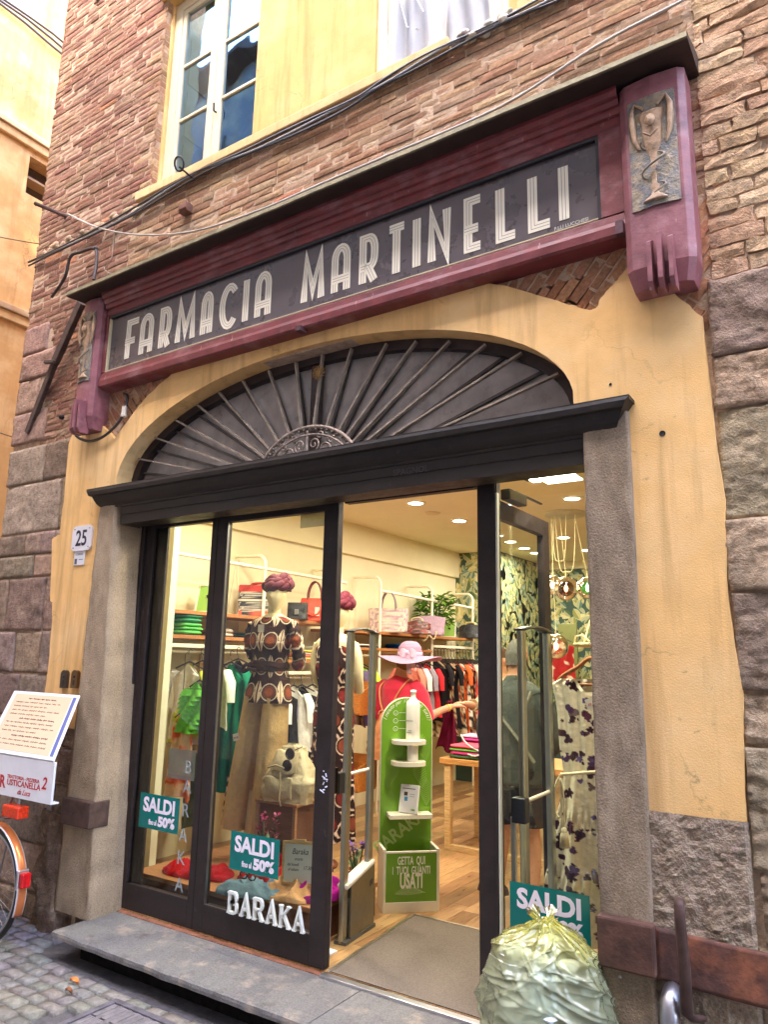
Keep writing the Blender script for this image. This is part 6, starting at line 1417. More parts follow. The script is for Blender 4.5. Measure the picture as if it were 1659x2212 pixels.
# ---------------------------------------------------------------- green sanitiser stand
GRN = S(112, 160, 44); CRM = S(232, 226, 204)
xc, sy = -2.88, 1.42; HT = 1.345
ST_ = thing('sanitiser_stand', 'green arched sanitiser stand with cream shelves and a glove bin reading USATI', 'sanitiser stand', (xc, sy, FZ))
ROT = Matrix.Translation((xc, sy, 0)) @ Matrix.Rotation(.76, 4, 'Z'); R0 = .185; zb = HT - R0
def stp(mb): mb.T = ROT; return mb
m = stp(MB(CRM)); m.prism([(-R0 - .006, FZ), (R0 + .006, FZ)] + arc(0, zb, R0 + .006, R0 + .006, 0, PI, 30), .001, .024); m.build('back_board', PAINT, ST_)
m = stp(MB(GRN)); m.prism([(-R0, FZ), (R0, FZ)] + arc(0, zb, R0, R0, 0, PI, 30), -.004, .0); m.build('green_face', GLOSS, ST_)
for zz, hh in ((1.03, 1), (.885, 0)):
    m = stp(MB(CRM)); m.prism([(-.115, -.0045), (.125, -.0045), (.125, -.07)] + arc(.005, -.07, .12, .09, 0, -PI, 16)[1:], zz, zz + .028, axis='Z'); m.build('shelf', PAINT, ST_, bevel=.003)
m = stp(MB(CRM)); m.box(-.14, .165, -.13, -.005, .535, .565); m.build('shelf', PAINT, ST_, bevel=.003)
m = stp(MB(CRM)); m.box(-.195, -.176, -.21, -.006, FZ, .36); m.box(.176, .195, -.21, -.006, FZ, .36); m.box(-.176, .176, -.209, -.19, FZ, .03); m.box(-.176, .176, -.2085, -.195, .335, .348); m.build('bin_sides', PAINT, ST_, bevel=.002)
m = stp(MB(GRN)); m.box(-.1755, .1755, -.206, -.192, .031, .334); m.build('bin_front', GLOSS, ST_)
LT = S(206, 222, 160); LW2 = S(236, 236, 214)
m = stp(MB()); F2 = lambda x, z, y=-.0045, r=0: FY((x, y, z), r)
s_ = "1 minuto per il bene di tutti!"
for i, ch in enumerate(s_):
    a = PI * (.93 - .86 * i / (len(s_) - 1)); text(m, ch, .038, F2(.155 * math.cos(a), zb + .155 * math.sin(a) - .0, r=a - PI / 2), LW2, shear=.3)
for k in range(3):
    z = 1.24 - k * .055; m.ribbon([(-.085 + .016 * math.cos(b * PI / 8), z + .016 * math.sin(b * PI / 8)) for b in range(16)], .0028, -.0055, -.0045, LW2, closed=True); text(m, 'oio'[k], .018, F2(-.085, z - .007), LW2); m.box(-.06, -.01 + .01 * k, -.0055, -.0045, z, z + .003, LW2)
m.build('small_print', PRINT, ST_)
m = stp(MB()); text(m, 'GETTA  QUI', .062, F2(0, .265, -.2068), LW2, bold=.0012, width=.19, ys=1.15); text(m, 'I  TUOI  GUANTI', .062, F2(0, .205, -.2068), LW2, bold=.0012, width=.26, ys=1.1); text(m, 'USATI', .12, F2(0, .118, -.2068), LW2, bold=.004, width=.155, ys=1.05)
m.build('bin_lettering', PRINT, ST_)
m = stp(MB()); 
for i in range(26):
    t_ = i / 25; x = -.10 + .20 * t_; z = .085 + .012 * math.sin(t_ * 3); w_ = .028 * math.sin(PI * min(1, t_ * 1.05)) ** .7
    m.ribbon([(x, z), (x - .012, z + w_)], .0022, -.2072, -.2066, LT); m.ribbon([(x, z), (x - .012, z - w_ * .8)], .0022, -.2072, -.2066, LT)
m.build('leaf_print', PRINT, ST_)
m = stp(MB()); text(m, 'BARAKA', .125, F2(-.02, .40, -.0045, .62), S(176, 200, 120), bold=.003, width=.42); m.T = ROT; m.build('diagonal_lettering', PRINT, ST_)
m = stp(MB())
for (bx, bz, rot) in ((.12, .72, 1.9), (-.13, .72, 1.2), (.14, .90, 1.8), (-.14, .52, 1.4), (.15, .6, 1.6)):
    for i in range(12):
        t_ = i / 11; x = bx + .22 * t_ * math.cos(rot) * .6; z = bz + .16 * t_; w_ = .05 * math.sin(PI * (.1 + .85 * t_))
        for sg in (-1, 1):
            ex = max(-.185, min(.185, x + sg * w_)); m.ribbon([(max(-.185, min(.185, x)), z), (ex, z + .03)], .004, -.0052, -.0043, S(136, 178, 76))
m.build('palm_print', PRINT, ST_)
p0 = ROT @ Vector((.03, -.07, 0))
t = thing('sanitiser_bottle', 'white sanitiser bottle standing in the ring shelves of the green stand', 'bottle', (p0.x, p0.y, .914)); m = MB(S(236, 234, 224)); m.lathe([(0, 0), (.048, 0), (.05, .01), (.05, .24), (.045, .265), (.025, .285), (.018, .295), (.018, .325), (.022, .327), (.022, .345), (0, .35)], (p0.x, p0.y, .914 + .145), 28); m.lathe([(.04, 0), (.04, .14)], (p0.x, p0.y, .914), 24); m.build('container', PLASTIC, t)
m = MB(); text(m, 'igienizzante', .013, FY((p0.x, p0.y - .0505, 1.19)), S(60, 60, 60)); m.box(p0.x - .02, p0.x + .02, p0.y - .051, p0.y - .0504, 1.11, 1.113, S(60, 60, 60)); m.box(p0.x - .01, p0.x + .02, p0.y - .051, p0.y - .0504, 1.125, 1.127, S(60, 60, 60)); m.build('label_print', PRINT, t)
p1 = ROT @ Vector((-.005, -.085, .566)); t = thing('leaflet_holder', 'white leaflet holder leaning on the middle shelf of the green stand', 'leaflet holder', p1); T = Matrix.Translation(p1) @ Matrix.Rotation(.08, 4, 'Z') @ Matrix.Rotation(-.2, 4, 'X')
m = MB(S(236, 236, 234)); m.T = T; m.box(-.07, .075, -.012, .012, 0, .19); m.build('block', GLOSS, t, bevel=.006)
m = MB(); m.T = T; m.box(-.035, -.008, -.0135, -.012, .115, .14, S(70, 60, 50)); m.box(-.03, -.005, -.0135, -.012, .08, .108, S(70, 150, 200)); m.box(.03, .06, -.0135, -.012, .02, .032, S(140, 180, 80)); m.box(-.05, .05, -.0135, -.012, .16, .165, S(90, 90, 90)); m.box(.01, .05, -.0135, -.012, .125, .128, S(150, 150, 150)); m.box(.01, .05, -.0135, -.012, .11, .113, S(150, 150, 150)); m.build('print', PRINT, t)

# ---------------------------------------------------------------- floral dress in the right window
t = thing('floral_dress', 'cream dress with purple tulips and rope belt hanging behind the right glass', 'dress', (-1.33, 1.0, .15))
rnd = random.Random(12); FL = []
for i in range(250):
    FL.append((rnd.uniform(-.36, .36), rnd.uniform(.08, 1.52), rnd.choice((.008, .011, .015, .022, .030)), rnd.uniform(0, 6.28), rnd.choice((S(84, 50, 92), S(92, 40, 64), S(70, 30, 52), S(100, 84, 140), S(60, 28, 44), S(120, 100, 100))), rnd.choice((2, 3, 5))))
def dressc(x, z):
    for fx, fz, r, ph, c, k in FL:
        dx, dz = x - fx, z - fz
        if abs(dx) < r and abs(dz) < r:
            d = math.hypot(dx, dz)
            if d < r * (.55 + .42 * abs(math.cos(k * .5 * math.atan2(dz, dx) + ph))): return c
            
    return S(238, 230, 206)
DX, DY = -1.37, 1.0
def dw(z): 
    for (za, wa), (zb_, wb) in zip([(.12, .30), (.40, .275), (.80, .20), (.99, .165), (1.15, .185), (1.32, .19), (1.42, .20), (1.50, .215), (1.53, .17)], [(.40, .275), (.80, .20), (.99, .165), (1.15, .185), (1.32, .19), (1.42, .20), (1.50, .215), (1.53, .17), (1.56, .1)]):
        if za <= z <= zb_: return wa + (wb - wa) * (z - za) / (zb_ - za)
    return .1
m = MB()
def dfn(u, v):
    z = 1.53 - 1.41 * v; a = 2 * PI * u; ca, sa = math.cos(a), math.sin(a); w = dw(z) * 1.12; fold = math.sin(ca * 9 + 1 + z * 2) * .028 * min(1, max(0, 1.05 - z) * 1.6) + math.sin(ca * 17 + z) * .008
    ruf = .012 * math.sin(ca * 40) * math.exp(-((z - .42) / .04) ** 2) + .012 * math.sin(ca * 40) * math.exp(-((z - .75) / .04) ** 2)
    zz = z - (.07 * (1 - min(1, abs(ca) / .45) ** 2) if z > 1.44 and sa < 0 else 0) * max(0, (z - 1.44) / .09)
    return (DX + w * ca, DY + (.045 + .03 * v) * sa + fold + ruf, zz)
m.grid(dfn, 240, 300, lambda u, v: dressc(dw(1.53 - 1.41 * v) * math.cos(2 * PI * u) + (.5 if math.sin(2 * PI * u) > 0 else 0) * 0, 1.53 - 1.41 * v), closed=True)
m.build('dress_cloth', FABRIC, t)
m = MB(S(172, 112, 66)); m.tube(cr([Vector((DX - .20, DY, 1.52)), Vector((DX - .16, DY, 1.555)), Vector((DX - .08, DY, 1.60)), Vector((DX - .03, DY, 1.64)), Vector((DX, DY, 1.65)), Vector((DX + .03, DY, 1.64)), Vector((DX + .08, DY, 1.60)), Vector((DX + .20, DY, 1.52))]), .02, 10, flat=.6); m.tube([(DX - .17, DY, 1.50), (DX + .17, DY, 1.50)], .007, 8); m.build('wooden_hanger', WOOD, t)
m = MB(S(150, 150, 150)); m.tube([(DX, DY, 1.66), (DX, DY, 1.70)] + [(DX - .0 + .02 * math.sin(a), DY, 1.72 - .02 * math.cos(a)) for a in (0, .8, 1.6, 2.4, 3.2, 4)] , .003, 5); m.tube([(DX, DY, 1.74), (DX, DY, 3.19)], .0015, 4); m.build('hanger_hook', METAL, t)
m = MB(S(232, 222, 190)); bz = 1.0
m.tube([(DX - .17 + .34 * i / 12, DY - .095 - .0 * i, bz + .055 * i / 12) for i in range(13)], .009, 6); 
m.tube(cr([Vector((DX - .17, DY - .10, bz)), Vector((DX - .20, DY - .11, bz - .08)), Vector((DX - .20, DY - .11, bz - .20)), Vector((DX - .17, DY - .11, bz - .22)), Vector((DX - .165, DY - .11, bz - .12)), Vector((DX - .165, DY - .11, bz - .02)), Vector((DX - .15, DY - .11, bz - .12)), Vector((DX - .15, DY - .11, bz - .26))]), .006, 6)
m.lathe([(0, 0), (.028, 0), (.022, .07), (.012, .085), (.016, .10), (0, .105)], (DX - .15, DY - .115, bz - .38), 14); m.lathe([(0, 0), (.026, 0), (.02, .09), (.01, .11), (.014, .12), (0, .125)], (DX + .17, DY - .10, bz - .26), 14); m.build('rope_belt', FABRIC, t)
m = MB(S(240, 238, 232)); m.T = FY((DX + .03, DY - .085, 1.37), .3); m.add([(-.035, 0, 0), (.035, 0, 0), (.035, .06, 0), (-.035, .06, 0)], [(0, 1, 2, 3)]); text(m, '49,90', .022, Matrix.Translation((0, .02, .001)), S(190, 50, 60)); m.T = None; m.build('price_tag', PRINT, t)

# table with folded clothes, wall crates
t = thing('display_table', 'wooden table on pale sled legs holding folded clothes', 'table', (-2.75, 3.2, FZ))
m = MB(S(196, 140, 78)); m.box(-3.40, -2.0, 2.85, 3.55, .70, .75); m.build('table_top', WOOD, t, bevel=.004)
for x in (-3.33, -2.10):
    for y in (2.90, 3.50): m = MB(S(206, 172, 120)); m.box(x - .03, x + .03, y - .03, y + .03, FZ, .70); m.build('leg', WOOD, t, bevel=.004)
m = MB(S(206, 172, 120)); m.box(-3.30, -2.13, 2.87, 2.93, FZ, FZ + .05); m.build('stretcher', WOOD, t, bevel=.004)
def pile(x, y, w, d, cols, label, z=.75, seed=9):
    t = thing('clothes_pile', label, 'clothes', (x, y, z)); zz = z
    for i, c in enumerate(cols):
        m = stackmb(x + .01 * math.sin(i * 2.1), y, zz, w, d, [c], .032, seed + i); m.build('folded_item', FABRIC, t); zz += .03
pile(-3.16, 3.02, .36, .26, [S(60, 90, 60), S(200, 60, 120), S(120, 190, 80), S(226, 90, 110)], 'bright green and pink folded clothes at the front of the table')
pile(-3.22, 3.34, .36, .26, [S(40, 44, 60), S(176, 190, 210), S(60, 60, 90), S(200, 40, 110), S(190, 60, 130), S(216, 176, 200)], 'magenta and lilac folded clothes behind them on the table', seed=20)
pile(-2.88, 3.36, .30, .24, [S(40, 40, 44), S(226, 170, 60), S(200, 70, 130), S(60, 140, 160), S(70, 160, 180)], 'folded clothes topped with turquoise on the table', seed=30)
pile(-2.12, 3.2, .30, .28, [S(206, 160, 110), S(226, 196, 160), S(120, 60, 50), S(216, 190, 150), S(190, 40, 100)], 'beige and magenta folded clothes seen between gate and dress', seed=40)
q = MB(S(196, 196, 190)); q.tube(cr([Vector((-3.25, 2.99, .95)), Vector((-3.18, 2.93, .90)), Vector((-3.10, 2.90, .86)), Vector((-3.0, 2.90, .82)), Vector((-3.05, 2.88, .79)), Vector((-3.12, 2.87, .80))]), .008, 6); q.build('belt', LEATHER, label='pale belt trailing over the folded clothes', cat='belt')
for i, (z, l) in enumerate(((1.10, 'upper open wooden box behind the security gate'), (.40, 'lower open wooden box behind the security gate'))):
    m = MB(S(190, 118, 54)); x0, x1, y0, y1 = -4.55, -4.15, 2.62, 2.95
    m.box(x0, x1, y0, y0 + .015, z, z + .20); m.box(x0, x1, y1 - .015, y1, z, z + .30); m.box(x0, x1, y0 + .016, y1 - .016, z - .012, z); m.prism([(y0 + .016, z), (y1 - .016, z), (y1 - .016, z + .30), (y0 + .016, z + .20)], x0, x0 + .015, axis='X'); m.prism([(y0 + .016, z), (y1 - .016, z), (y1 - .016, z + .30), (y0 + .016, z + .20)], x1 - .015, x1, axis='X')
    m.box(-4.37, -4.33, 2.76, 2.80, FZ if i else .41, z)
    m.build('wooden_box', WOOD, label=l, cat='box', group='open wooden boxes behind the gate')
t = garment('flowered_top', 'red and cream flowered top hanging on the far wall below the clear globe lamp', 'top', -3.55, 6.6, 1.95, .62, .34, floral(S(176, 40, 40), [S(236, 210, 190)], 10, .12, 60), 90, thick=.05, zr=2.02)

# ---------------------------------------------------------------- people
SK = S(206, 150, 118)
def ell(mb, secs, n=24):
    b0 = len(mb.v); loftz(mb, secs, n, nsub=4); b1 = len(mb.v); mb.f += [tuple(range(b0, b0 + n))[::-1], tuple(range(b1 - n, b1))]; mb.sm += [False, False]
def limb(mb, pts, rs, col=None, n=12): 
    P = cr([Vector(p) for p in pts], 5); R = []
    for i in range(len(P)):
        t = i / 5; k = min(int(t), len(rs) - 2); R.append(rs[k] + (rs[k + 1] - rs[k]) * (t - k))
    mb.tube(P, R, n, col)
def head(mb, c, yaw=0, s=1.0):
    x, y, z = c
    def fn(u, v):
        a = 2 * PI * u; b = PI * (v - .5); ca, sa = math.cos(a), math.sin(a); k = math.cos(b)
        X = .075 * s * k * ca * (1 - .25 * max(0, -math.sin(b))); Y_ = .095 * s * k * sa * (1 - .15 * max(0, -math.sin(b))); Z = .12 * s * math.sin(b)
        fr = max(0, -sa) ** 2 * k; ang = math.atan2(ca, -sa)
        Y_ -= .024 * s * fr * math.exp(-(ang / .18) ** 2) * math.exp(-((Z / s + .018) / .022) ** 2); Y_ -= .007 * s * fr * math.exp(-(ang / .35) ** 2) * math.exp(-((Z / s + .06) / .014) ** 2)
        Y_ += .010 * s * fr * (math.exp(-((ang - .42) / .2) ** 2) + math.exp(-((ang + .42) / .2) ** 2)) * math.exp(-((Z / s - .012) / .018) ** 2)
        c_, q = math.cos(yaw), math.sin(yaw); return (x + X * c_ - Y_ * q, y + X * q + Y_ * c_, z + Z)
    mb.grid(fn, 36, 26, closed=True)
    for sg in (-1, 1):
        p = Vector((sg * .078 * s, .005, -.005)); p.rotate(Matrix.Rotation(yaw, 3, 'Z')); mb.ball((x + p.x, y + p.y, z + p.z), .026 * s, 10, sc=(.4, .7, 1.2))
# 1: woman seen from behind in a lilac sun hat
PX, PY_ = -3.90, 2.95
W1 = thing('person', 'woman seen from behind in a lilac sun hat and red top with a tan rucksack', 'person', (PX, PY_, FZ))
m = MB(SK)
ell(m, [(.80, PX, PY_, .17, .12), (.95, PX, PY_, .185, .13), (1.10, PX, PY_, .15, .11), (1.28, PX, PY_, .165, .115), (1.38, PX, PY_, .175, .10), (1.43, PX, PY_, .09, .07), (1.50, PX + .01, PY_, .055, .055), (1.56, PX + .02, PY_ + .01, .055, .055)])
head(m, (PX + .05, PY_ + .05, 1.63), PI - .35)
for sg in (-1, 1): limb(m, [(PX + sg * .09, PY_, .86), (PX + sg * .10, PY_ - .01, .48), (PX + sg * .10, PY_ + .01, .28), (PX + sg * .10, PY_ + .02, .04)], [.09, .062, .055, .038]); m.ball((PX + sg * .10, PY_ + .08, .01), .045, 12, sc=(.9, 2.4, .8))
limb(m, [(PX + .17, PY_, 1.36), (PX + .24, PY_ + .02, 1.18), (PX + .27, PY_ + .10, 1.10), (PX + .34, PY_ + .27, 1.15), (PX + .385, PY_ + .38, 1.18)], [.055, .048, .043, .034, .026])
hand(m, (PX + .385, PY_ + .38, 1.18), (.55, .75, .05), (0, -.2, 1), 1.0, curl=.7)
limb(m, [(PX - .17, PY_, 1.36), (PX - .25, PY_ + .0, 1.15), (PX - .27, PY_ + .02, 1.02), (PX - .26, PY_ + .12, .88), (PX - .22, PY_ + .20, .82)], [.055, .048, .043, .034, .026])
hand(m, (PX - .22, PY_ + .20, .82), (.3, .6, -.5), (0, 0, 1), 1.0, curl=.7, thumb=-1)
body_build(m, W1)
m = MB(S(206, 34, 66))
ell(m, [(.92, PX, PY_, .205, .15), (1.05, PX, PY_, .19, .145), (1.2, PX, PY_, .185, .14), (1.34, PX, PY_, .20, .135), (1.41, PX, PY_, .165, .11), (1.455, PX, PY_, .075, .07), (1.47, PX, PY_, .06, .062)], 44)
for sg in (-1, 1): limb(m, [(PX + sg * .14, PY_, 1.39), (PX + sg * .22, PY_ + .005, 1.30), (PX + sg * .27, PY_ + .01, 1.16), (PX + sg * .285, PY_ + .03, 1.06)], [.07, .085, .082, .084], n=20)
o = m.build('red_top', FABRIC, W1)
r_ = o.modifiers.new('remesh', 'REMESH'); r_.mode = 'VOXEL'; r_.voxel_size = .008; r_.use_smooth_shade = True
cd_ = bpy.data.textures.new('cloth_folds', 'CLOUDS'); cd_.noise_scale = .09
dm = o.modifiers.new('folds', 'DISPLACE'); dm.texture = cd_; dm.strength = .014; dm.mid_level = .5
o.data.materials.clear(); FABRED = mat('red_fabric', .85, vs=10, va=.10, sheen=.3); o.data.materials.append(FABRED)
fixed_colour(FABRED, S(200, 30, 62))
m = MB(S(22, 22, 26)); ell(m, [(.10, PX, PY_, .19, .10), (.14, PX, PY_, .20, .12), (.5, PX, PY_, .20, .14), (.96, PX, PY_, .20, .145)], 40); m.build('black_trousers', FABRIC, W1)
m = MB(S(178, 142, 168)); hx, hy, hz = PX + .10, PY_ + .02, 1.655
def hatf(u, v):
    a = 2 * PI * u
    if v < .5:
        t_ = v / .5; r = .115 * math.sin(PI / 2 * min(1, t_ * 1.05)) ** .75 if t_ < .6 else .108 + .012 * (t_ - .6) / .4; z = .145 * (1 - t_ ** 2.2)
    else:
        t_ = (v - .5) / .5; r = .12 + .20 * t_; z = .002 - .035 * t_ + .025 * t_ * math.sin(2 * a + .8) + .014 * t_ * math.sin(3 * a + 2)
    return (hx + r * math.cos(a), hy + r * 1.0 * math.sin(a), hz + z)
m.grid(hatf, 72, 44, closed=True); ht = m.build('sun_hat', FELT, W1, solid=.004)
m = MB(S(214, 184, 206)); m.grid(lambda u, v: (hx + .123 * math.cos(2 * PI * u), hy + .123 * math.sin(2 * PI * u), hz + .004 + .035 * v + .004 * math.sin(u * 50)), 48, 3, closed=True)
bx_, by_ = hx + .07, hy - .13
for sg in (-1, 1): m.grid(lambda u, v: (bx_ + sg * (.01 + .085 * u), by_ - .02 * math.sin(PI * u) - .02, hz + .035 + (v - .5) * .09 * math.sin(PI * (.12 + .76 * u)) - .012 * u), 10, 8)
m.grid(lambda u, v: (bx_ + (-.02 + .05 * u) + .03 * v, by_ - .04 + .01 * math.sin(v * 6), hz + .03 - .20 * v), 8, 12); m.grid(lambda u, v: (bx_ + (.02 + .06 * u) + .02 * v, by_ - .035 + .01 * math.sin(v * 5 + 1), hz + .03 - .14 * v), 8, 12); m.ball((bx_, by_ - .035, hz + .035), .018, 10)
m.build('ribbon_bow', FABRIC, ht, solid=.004)
m = MB(S(120, 84, 60)); m.ball((PX + .05, PY_ - .0, 1.60), .088, 16, sc=(1, .9, .95)); m.build('hair', FABRIC, W1)
m, T = ruck(PX - .03, PY_ - .19, .70, .34, .44, .17, S(206, 136, 92), .1); m.T = None; kb = MB()
rk_ = thing('rucksack', 'tan leather rucksack on the back of the hat wearer', 'rucksack', (PX - .03, PY_ - .19, .70)); m.build('bag_body', LEATHER, rk_)
m = MB(S(214, 150, 104)); m.tube(cr([Vector((PX - .02, PY_ - .16, 1.10)), Vector((PX + .03, PY_ - .145, 1.24)), Vector((PX + .10, PY_ - .12, 1.36)), Vector((PX + .13, PY_ - .03, 1.43)), Vector((PX + .14, PY_ + .06, 1.38))]), .013, 8, flat=.5); m.tube(cr([Vector((PX - .08, PY_ - .16, 1.10)), Vector((PX - .13, PY_ - .15, 1.24)), Vector((PX - .16, PY_ - .10, 1.36)), Vector((PX - .14, PY_ + .0, 1.41)), Vector((PX - .13, PY_ + .08, 1.36))]), .013, 8, flat=.5)
m.tube([(PX - .09 + .04 * math.cos(a), PY_ - .17, 1.10 + .04 * math.sin(a)) for a in (0, .6, 1.2, 1.8, 2.4, 3.1)], .008, 6); m.build('straps', LEATHER, rk_)
q = MB(S(216, 222, 60)); q.grid(lambda u, v: (PX + .36 + .032 * math.cos(2 * PI * u), PY_ + .31 + .02 * v, 1.165 + .032 * math.sin(2 * PI * u)), 20, 2, closed=True); q.build('bracelet', PLASTIC, W1, solid=.004)
# 2: shop assistant half hidden by the post
QX, QY = -3.30, 4.05
W2 = thing('person', 'person in a beige lace blouse reaching out a burgundy garment, half hidden by the post', 'person', (QX, QY, FZ))
m = MB(SK)
ell(m, [(.80, QX, QY, .16, .12), (.95, QX, QY, .175, .13), (1.10, QX, QY, .14, .11), (1.28, QX, QY, .155, .115), (1.38, QX, QY, .165, .10), (1.43, QX, QY, .09, .07), (1.50, QX, QY - .01, .052, .055), (1.56, QX, QY - .02, .052, .055)])
head(m, (QX - .01, QY - .04, 1.64), -.5)
for sg in (-1, 1): limb(m, [(QX + sg * .09, QY, .86), (QX + sg * .10, QY - .02, .48), (QX + sg * .10, QY, .28), (QX + sg * .10, QY, .04)], [.085, .06, .052, .036]); m.ball((QX + sg * .10, QY - .07, .0), .042, 12, sc=(.9, 2.4, .7))
limb(m, [(QX - .16, QY, 1.36), (QX - .18, QY - .14, 1.22), (QX - .185, QY - .24, 1.17), (QX - .20, QY - .42, 1.19), (QX - .205, QY - .50, 1.20)], [.05, .045, .04, .032, .025]); hand(m, (QX - .205, QY - .50, 1.20), (-.35, -.8, .0), (0, 0, 1), 1.0, curl=.8, thumb=-1)
limb(m, [(QX + .16, QY, 1.36), (QX + .2, QY - .05, 1.18), (QX + .2, QY - .12, 1.02), (QX + .1, QY - .28, 1.0), (QX + .05, QY - .32, 1.0)], [.05, .045, .04, .032, .025]); hand(m, (QX + .05, QY - .32, 1.0), (-.7, -.5, 0), (0, 0, 1), 1.0, curl=.8)
body_build(m, W2)
LCE = lambda x, z: S(196, 176, 142) if nz(x * 60, z * 60) > .0 else S(160, 138, 106)
m = MB(); fine_loft(m, [(.78, QX, QY, .205, .15), (1.05, QX, QY, .18, .14), (1.2, QX, QY, .175, .14), (1.34, QX, QY, .185, .13), (1.42, QX, QY, .15, .10), (1.46, QX, QY, .07, .065)], 120, 90, lambda a, z: LCE(a * .18, z))
mm = MB(); limb(mm, [(QX - .14, QY, 1.37), (QX - .18, QY - .13, 1.225), (QX - .185, QY - .22, 1.18), (QX - .19, QY - .33, 1.18)], [.066, .06, .057, .06], n=26); mm.c = [LCE(p[1], p[2] + p[0]) for p in mm.v]
b0 = len(m.v); m.v += mm.v; m.c += mm.c; m.f += [tuple(i + b0 for i in f) for f in mm.f]; m.sm += mm.sm
m.build('lace_blouse', FABRIC, W2)
m = MB(S(64, 72, 66)); 
for sg in (-1, 1): ell(m, [(.12, QX + sg * .10, QY - .01, .055, .06), (.45, QX + sg * .10, QY - .02, .075, .08), (.86, QX + sg * .085, QY, .11, .14)], 26)
m.build('grey_trousers', FABRIC, W2)
m = MB(S(90, 60, 44)); m.grid(lambda u, v: (QX - .01 + .085 * math.cos(2 * PI * u) * math.cos(PI / 2 * v), QY - .025 + .105 * math.sin(2 * PI * u) * math.cos(PI / 2 * v), 1.66 + .115 * math.sin(PI / 2 * v)), 30, 10, closed=True); m.build('hair', FABRIC, W2)
m = MB(S(226, 210, 186))
for sg in (-1, 1):
    c = (QX + sg * .10, QY - .07); m.prism([(c[0] + .045 * math.cos(a), c[1] + .115 * math.sin(a)) for a in [2 * PI * i / 16 for i in range(16)]], FZ, FZ + .016, axis='Z')
    for yy in (-.06, -.02, .03): m.tube([(c[0] + .047 * math.cos(a), c[1] + yy, .0 + .045 * math.sin(a) - .01) for a in [PI * i / 8 for i in range(9)]], .007, 6)
m.build('sandals', LEATHER, W2)
m = MB(S(112, 18, 52))
hg = Vector((QX - .27, QY - .60, 1.20))
m.grid(lambda u, v: (hg.x + (-.04 + .04 * u) * (1 + 5.0 * v) + .05 * v + .012 * math.sin(u * 14 + v * 3), hg.y - .04 + .02 * math.sin(u * 17 + v * 4) + .03 * v, 1.225 - .48 * v + .03 * math.sin(u * 8) * v), 40, 30); m.build('held_garment', FABRIC, label='burgundy garment held between two people above the table', cat='clothes', solid=.006)
# 3: man in a dark jacket behind the right glass
RX, RY = -2.28, 2.02
W3 = thing('person', 'grey haired man in a dark jacket with a shoulder strap, seen through the right glass', 'person', (RX, RY, FZ))
m = MB(SK)
ell(m, [(.80, RX, RY, .17, .13), (.95, RX, RY, .18, .14), (1.10, RX, RY, .16, .125), (1.28, RX, RY, .19, .12), (1.40, RX, RY, .20, .10), (1.46, RX, RY, .10, .07), (1.53, RX, RY, .06, .06), (1.60, RX, RY, .06, .062)])
head(m, (RX, RY + .03, 1.665), PI - .2, 1.02)
limb(m, [(RX - .09, RY, .86), (RX - .12, RY - .01, .48), (RX - .14, RY + .0, .28), (RX - .15, RY - .03, .04)], [.095, .066, .058, .04]); m.ball((RX - .20, RY - .01, .0), .042, 12, sc=(2.4, 1.1, .8))
limb(m, [(RX + .09, RY, .86), (RX + .10, RY - .01, .48), (RX + .11, RY + .02, .28), (RX + .11, RY, .04)], [.095, .066, .058, .04]); m.ball((RX + .11, RY + .06, .0), .042, 12, sc=(1, 2.4, .8))
for sg in (-1, 1): limb(m, [(RX + sg * .19, RY, 1.38), (RX + sg * .25, RY + .02, 1.14), (RX + sg * .25, RY + .06, 1.04), (RX + sg * .15, RY + .22, .98), (RX + sg * .10, RY + .27, .99)], [.06, .05, .045, .036, .028]); hand(m, (RX + sg * .10, RY + .27, .99), (-sg * .7, .5, 0), (0, 0, 1), 1.05, curl=.8, thumb=-sg)
body_build(m, W3)
JK = S(62, 68, 62); m = MB(JK)
ell(m, [(.74, RX, RY, .215, .17), (.95, RX, RY, .215, .17), (1.15, RX, RY, .205, .155), (1.32, RX, RY, .225, .145), (1.42, RX, RY, .205, .12), (1.48, RX, RY, .10, .085), (1.52, RX, RY, .075, .075)], 40)
for sg in (-1, 1): limb(m, [(RX + sg * .17, RY, 1.39), (RX + sg * .255, RY + .01, 1.16), (RX + sg * .26, RY + .06, 1.03), (RX + sg * .18, RY + .19, .98)], [.085, .075, .07, .055], n=18)
o = m.build('dark_jacket', mat('jacket_cloth', .8, vs=12, va=.2, bs=20, bh=.01), W3); dm = o.modifiers.new('folds', 'DISPLACE'); dm.texture = cd_; dm.strength = .02; dm.mid_level = .5
m = MB(S(120, 118, 104)); m.tube(cr([Vector((RX - .20, RY - .12, 1.40)), Vector((RX - .08, RY - .165, 1.26)), Vector((RX + .08, RY - .18, 1.08)), Vector((RX + .20, RY - .16, .92))]), .017, 8, flat=.5); m.tube(cr([Vector((RX + .17, RY - .125, 1.41)), Vector((RX + .13, RY - .165, 1.26)), Vector((RX + .12, RY - .18, 1.1))]), .012, 6); m.build('strap', LEATHER, W3)
m = MB(S(50, 48, 50))
for sg in (-1, 1): ell(m, [(.46, RX + sg * .11 - (.01 if sg < 0 else 0), RY, .095, .10), (.86, RX + sg * .09, RY, .115, .15)], 24)
m.build('shorts', FABRIC, W3)
m = MB(S(96, 94, 88)); rnd = random.Random(8)
m.grid(lambda u, v: (RX + (.086 + .004 * nz(u * 30, v * 9)) * math.cos(2 * PI * u) * (math.cos(PI / 2 * v) if v > .3 else .89 + .1 * v), RY + .02 + (.106 + .004 * nz(u * 30, v * 9, 4)) * math.sin(2 * PI * u) * (math.cos(PI / 2 * v) if v > .3 else .89 + .1 * v) - .01, 1.60 + .195 * math.sin(PI / 2 * v)), 60, 20, closed=True); m.build('hair', KNIT, W3)
m = MB(S(58, 40, 34))
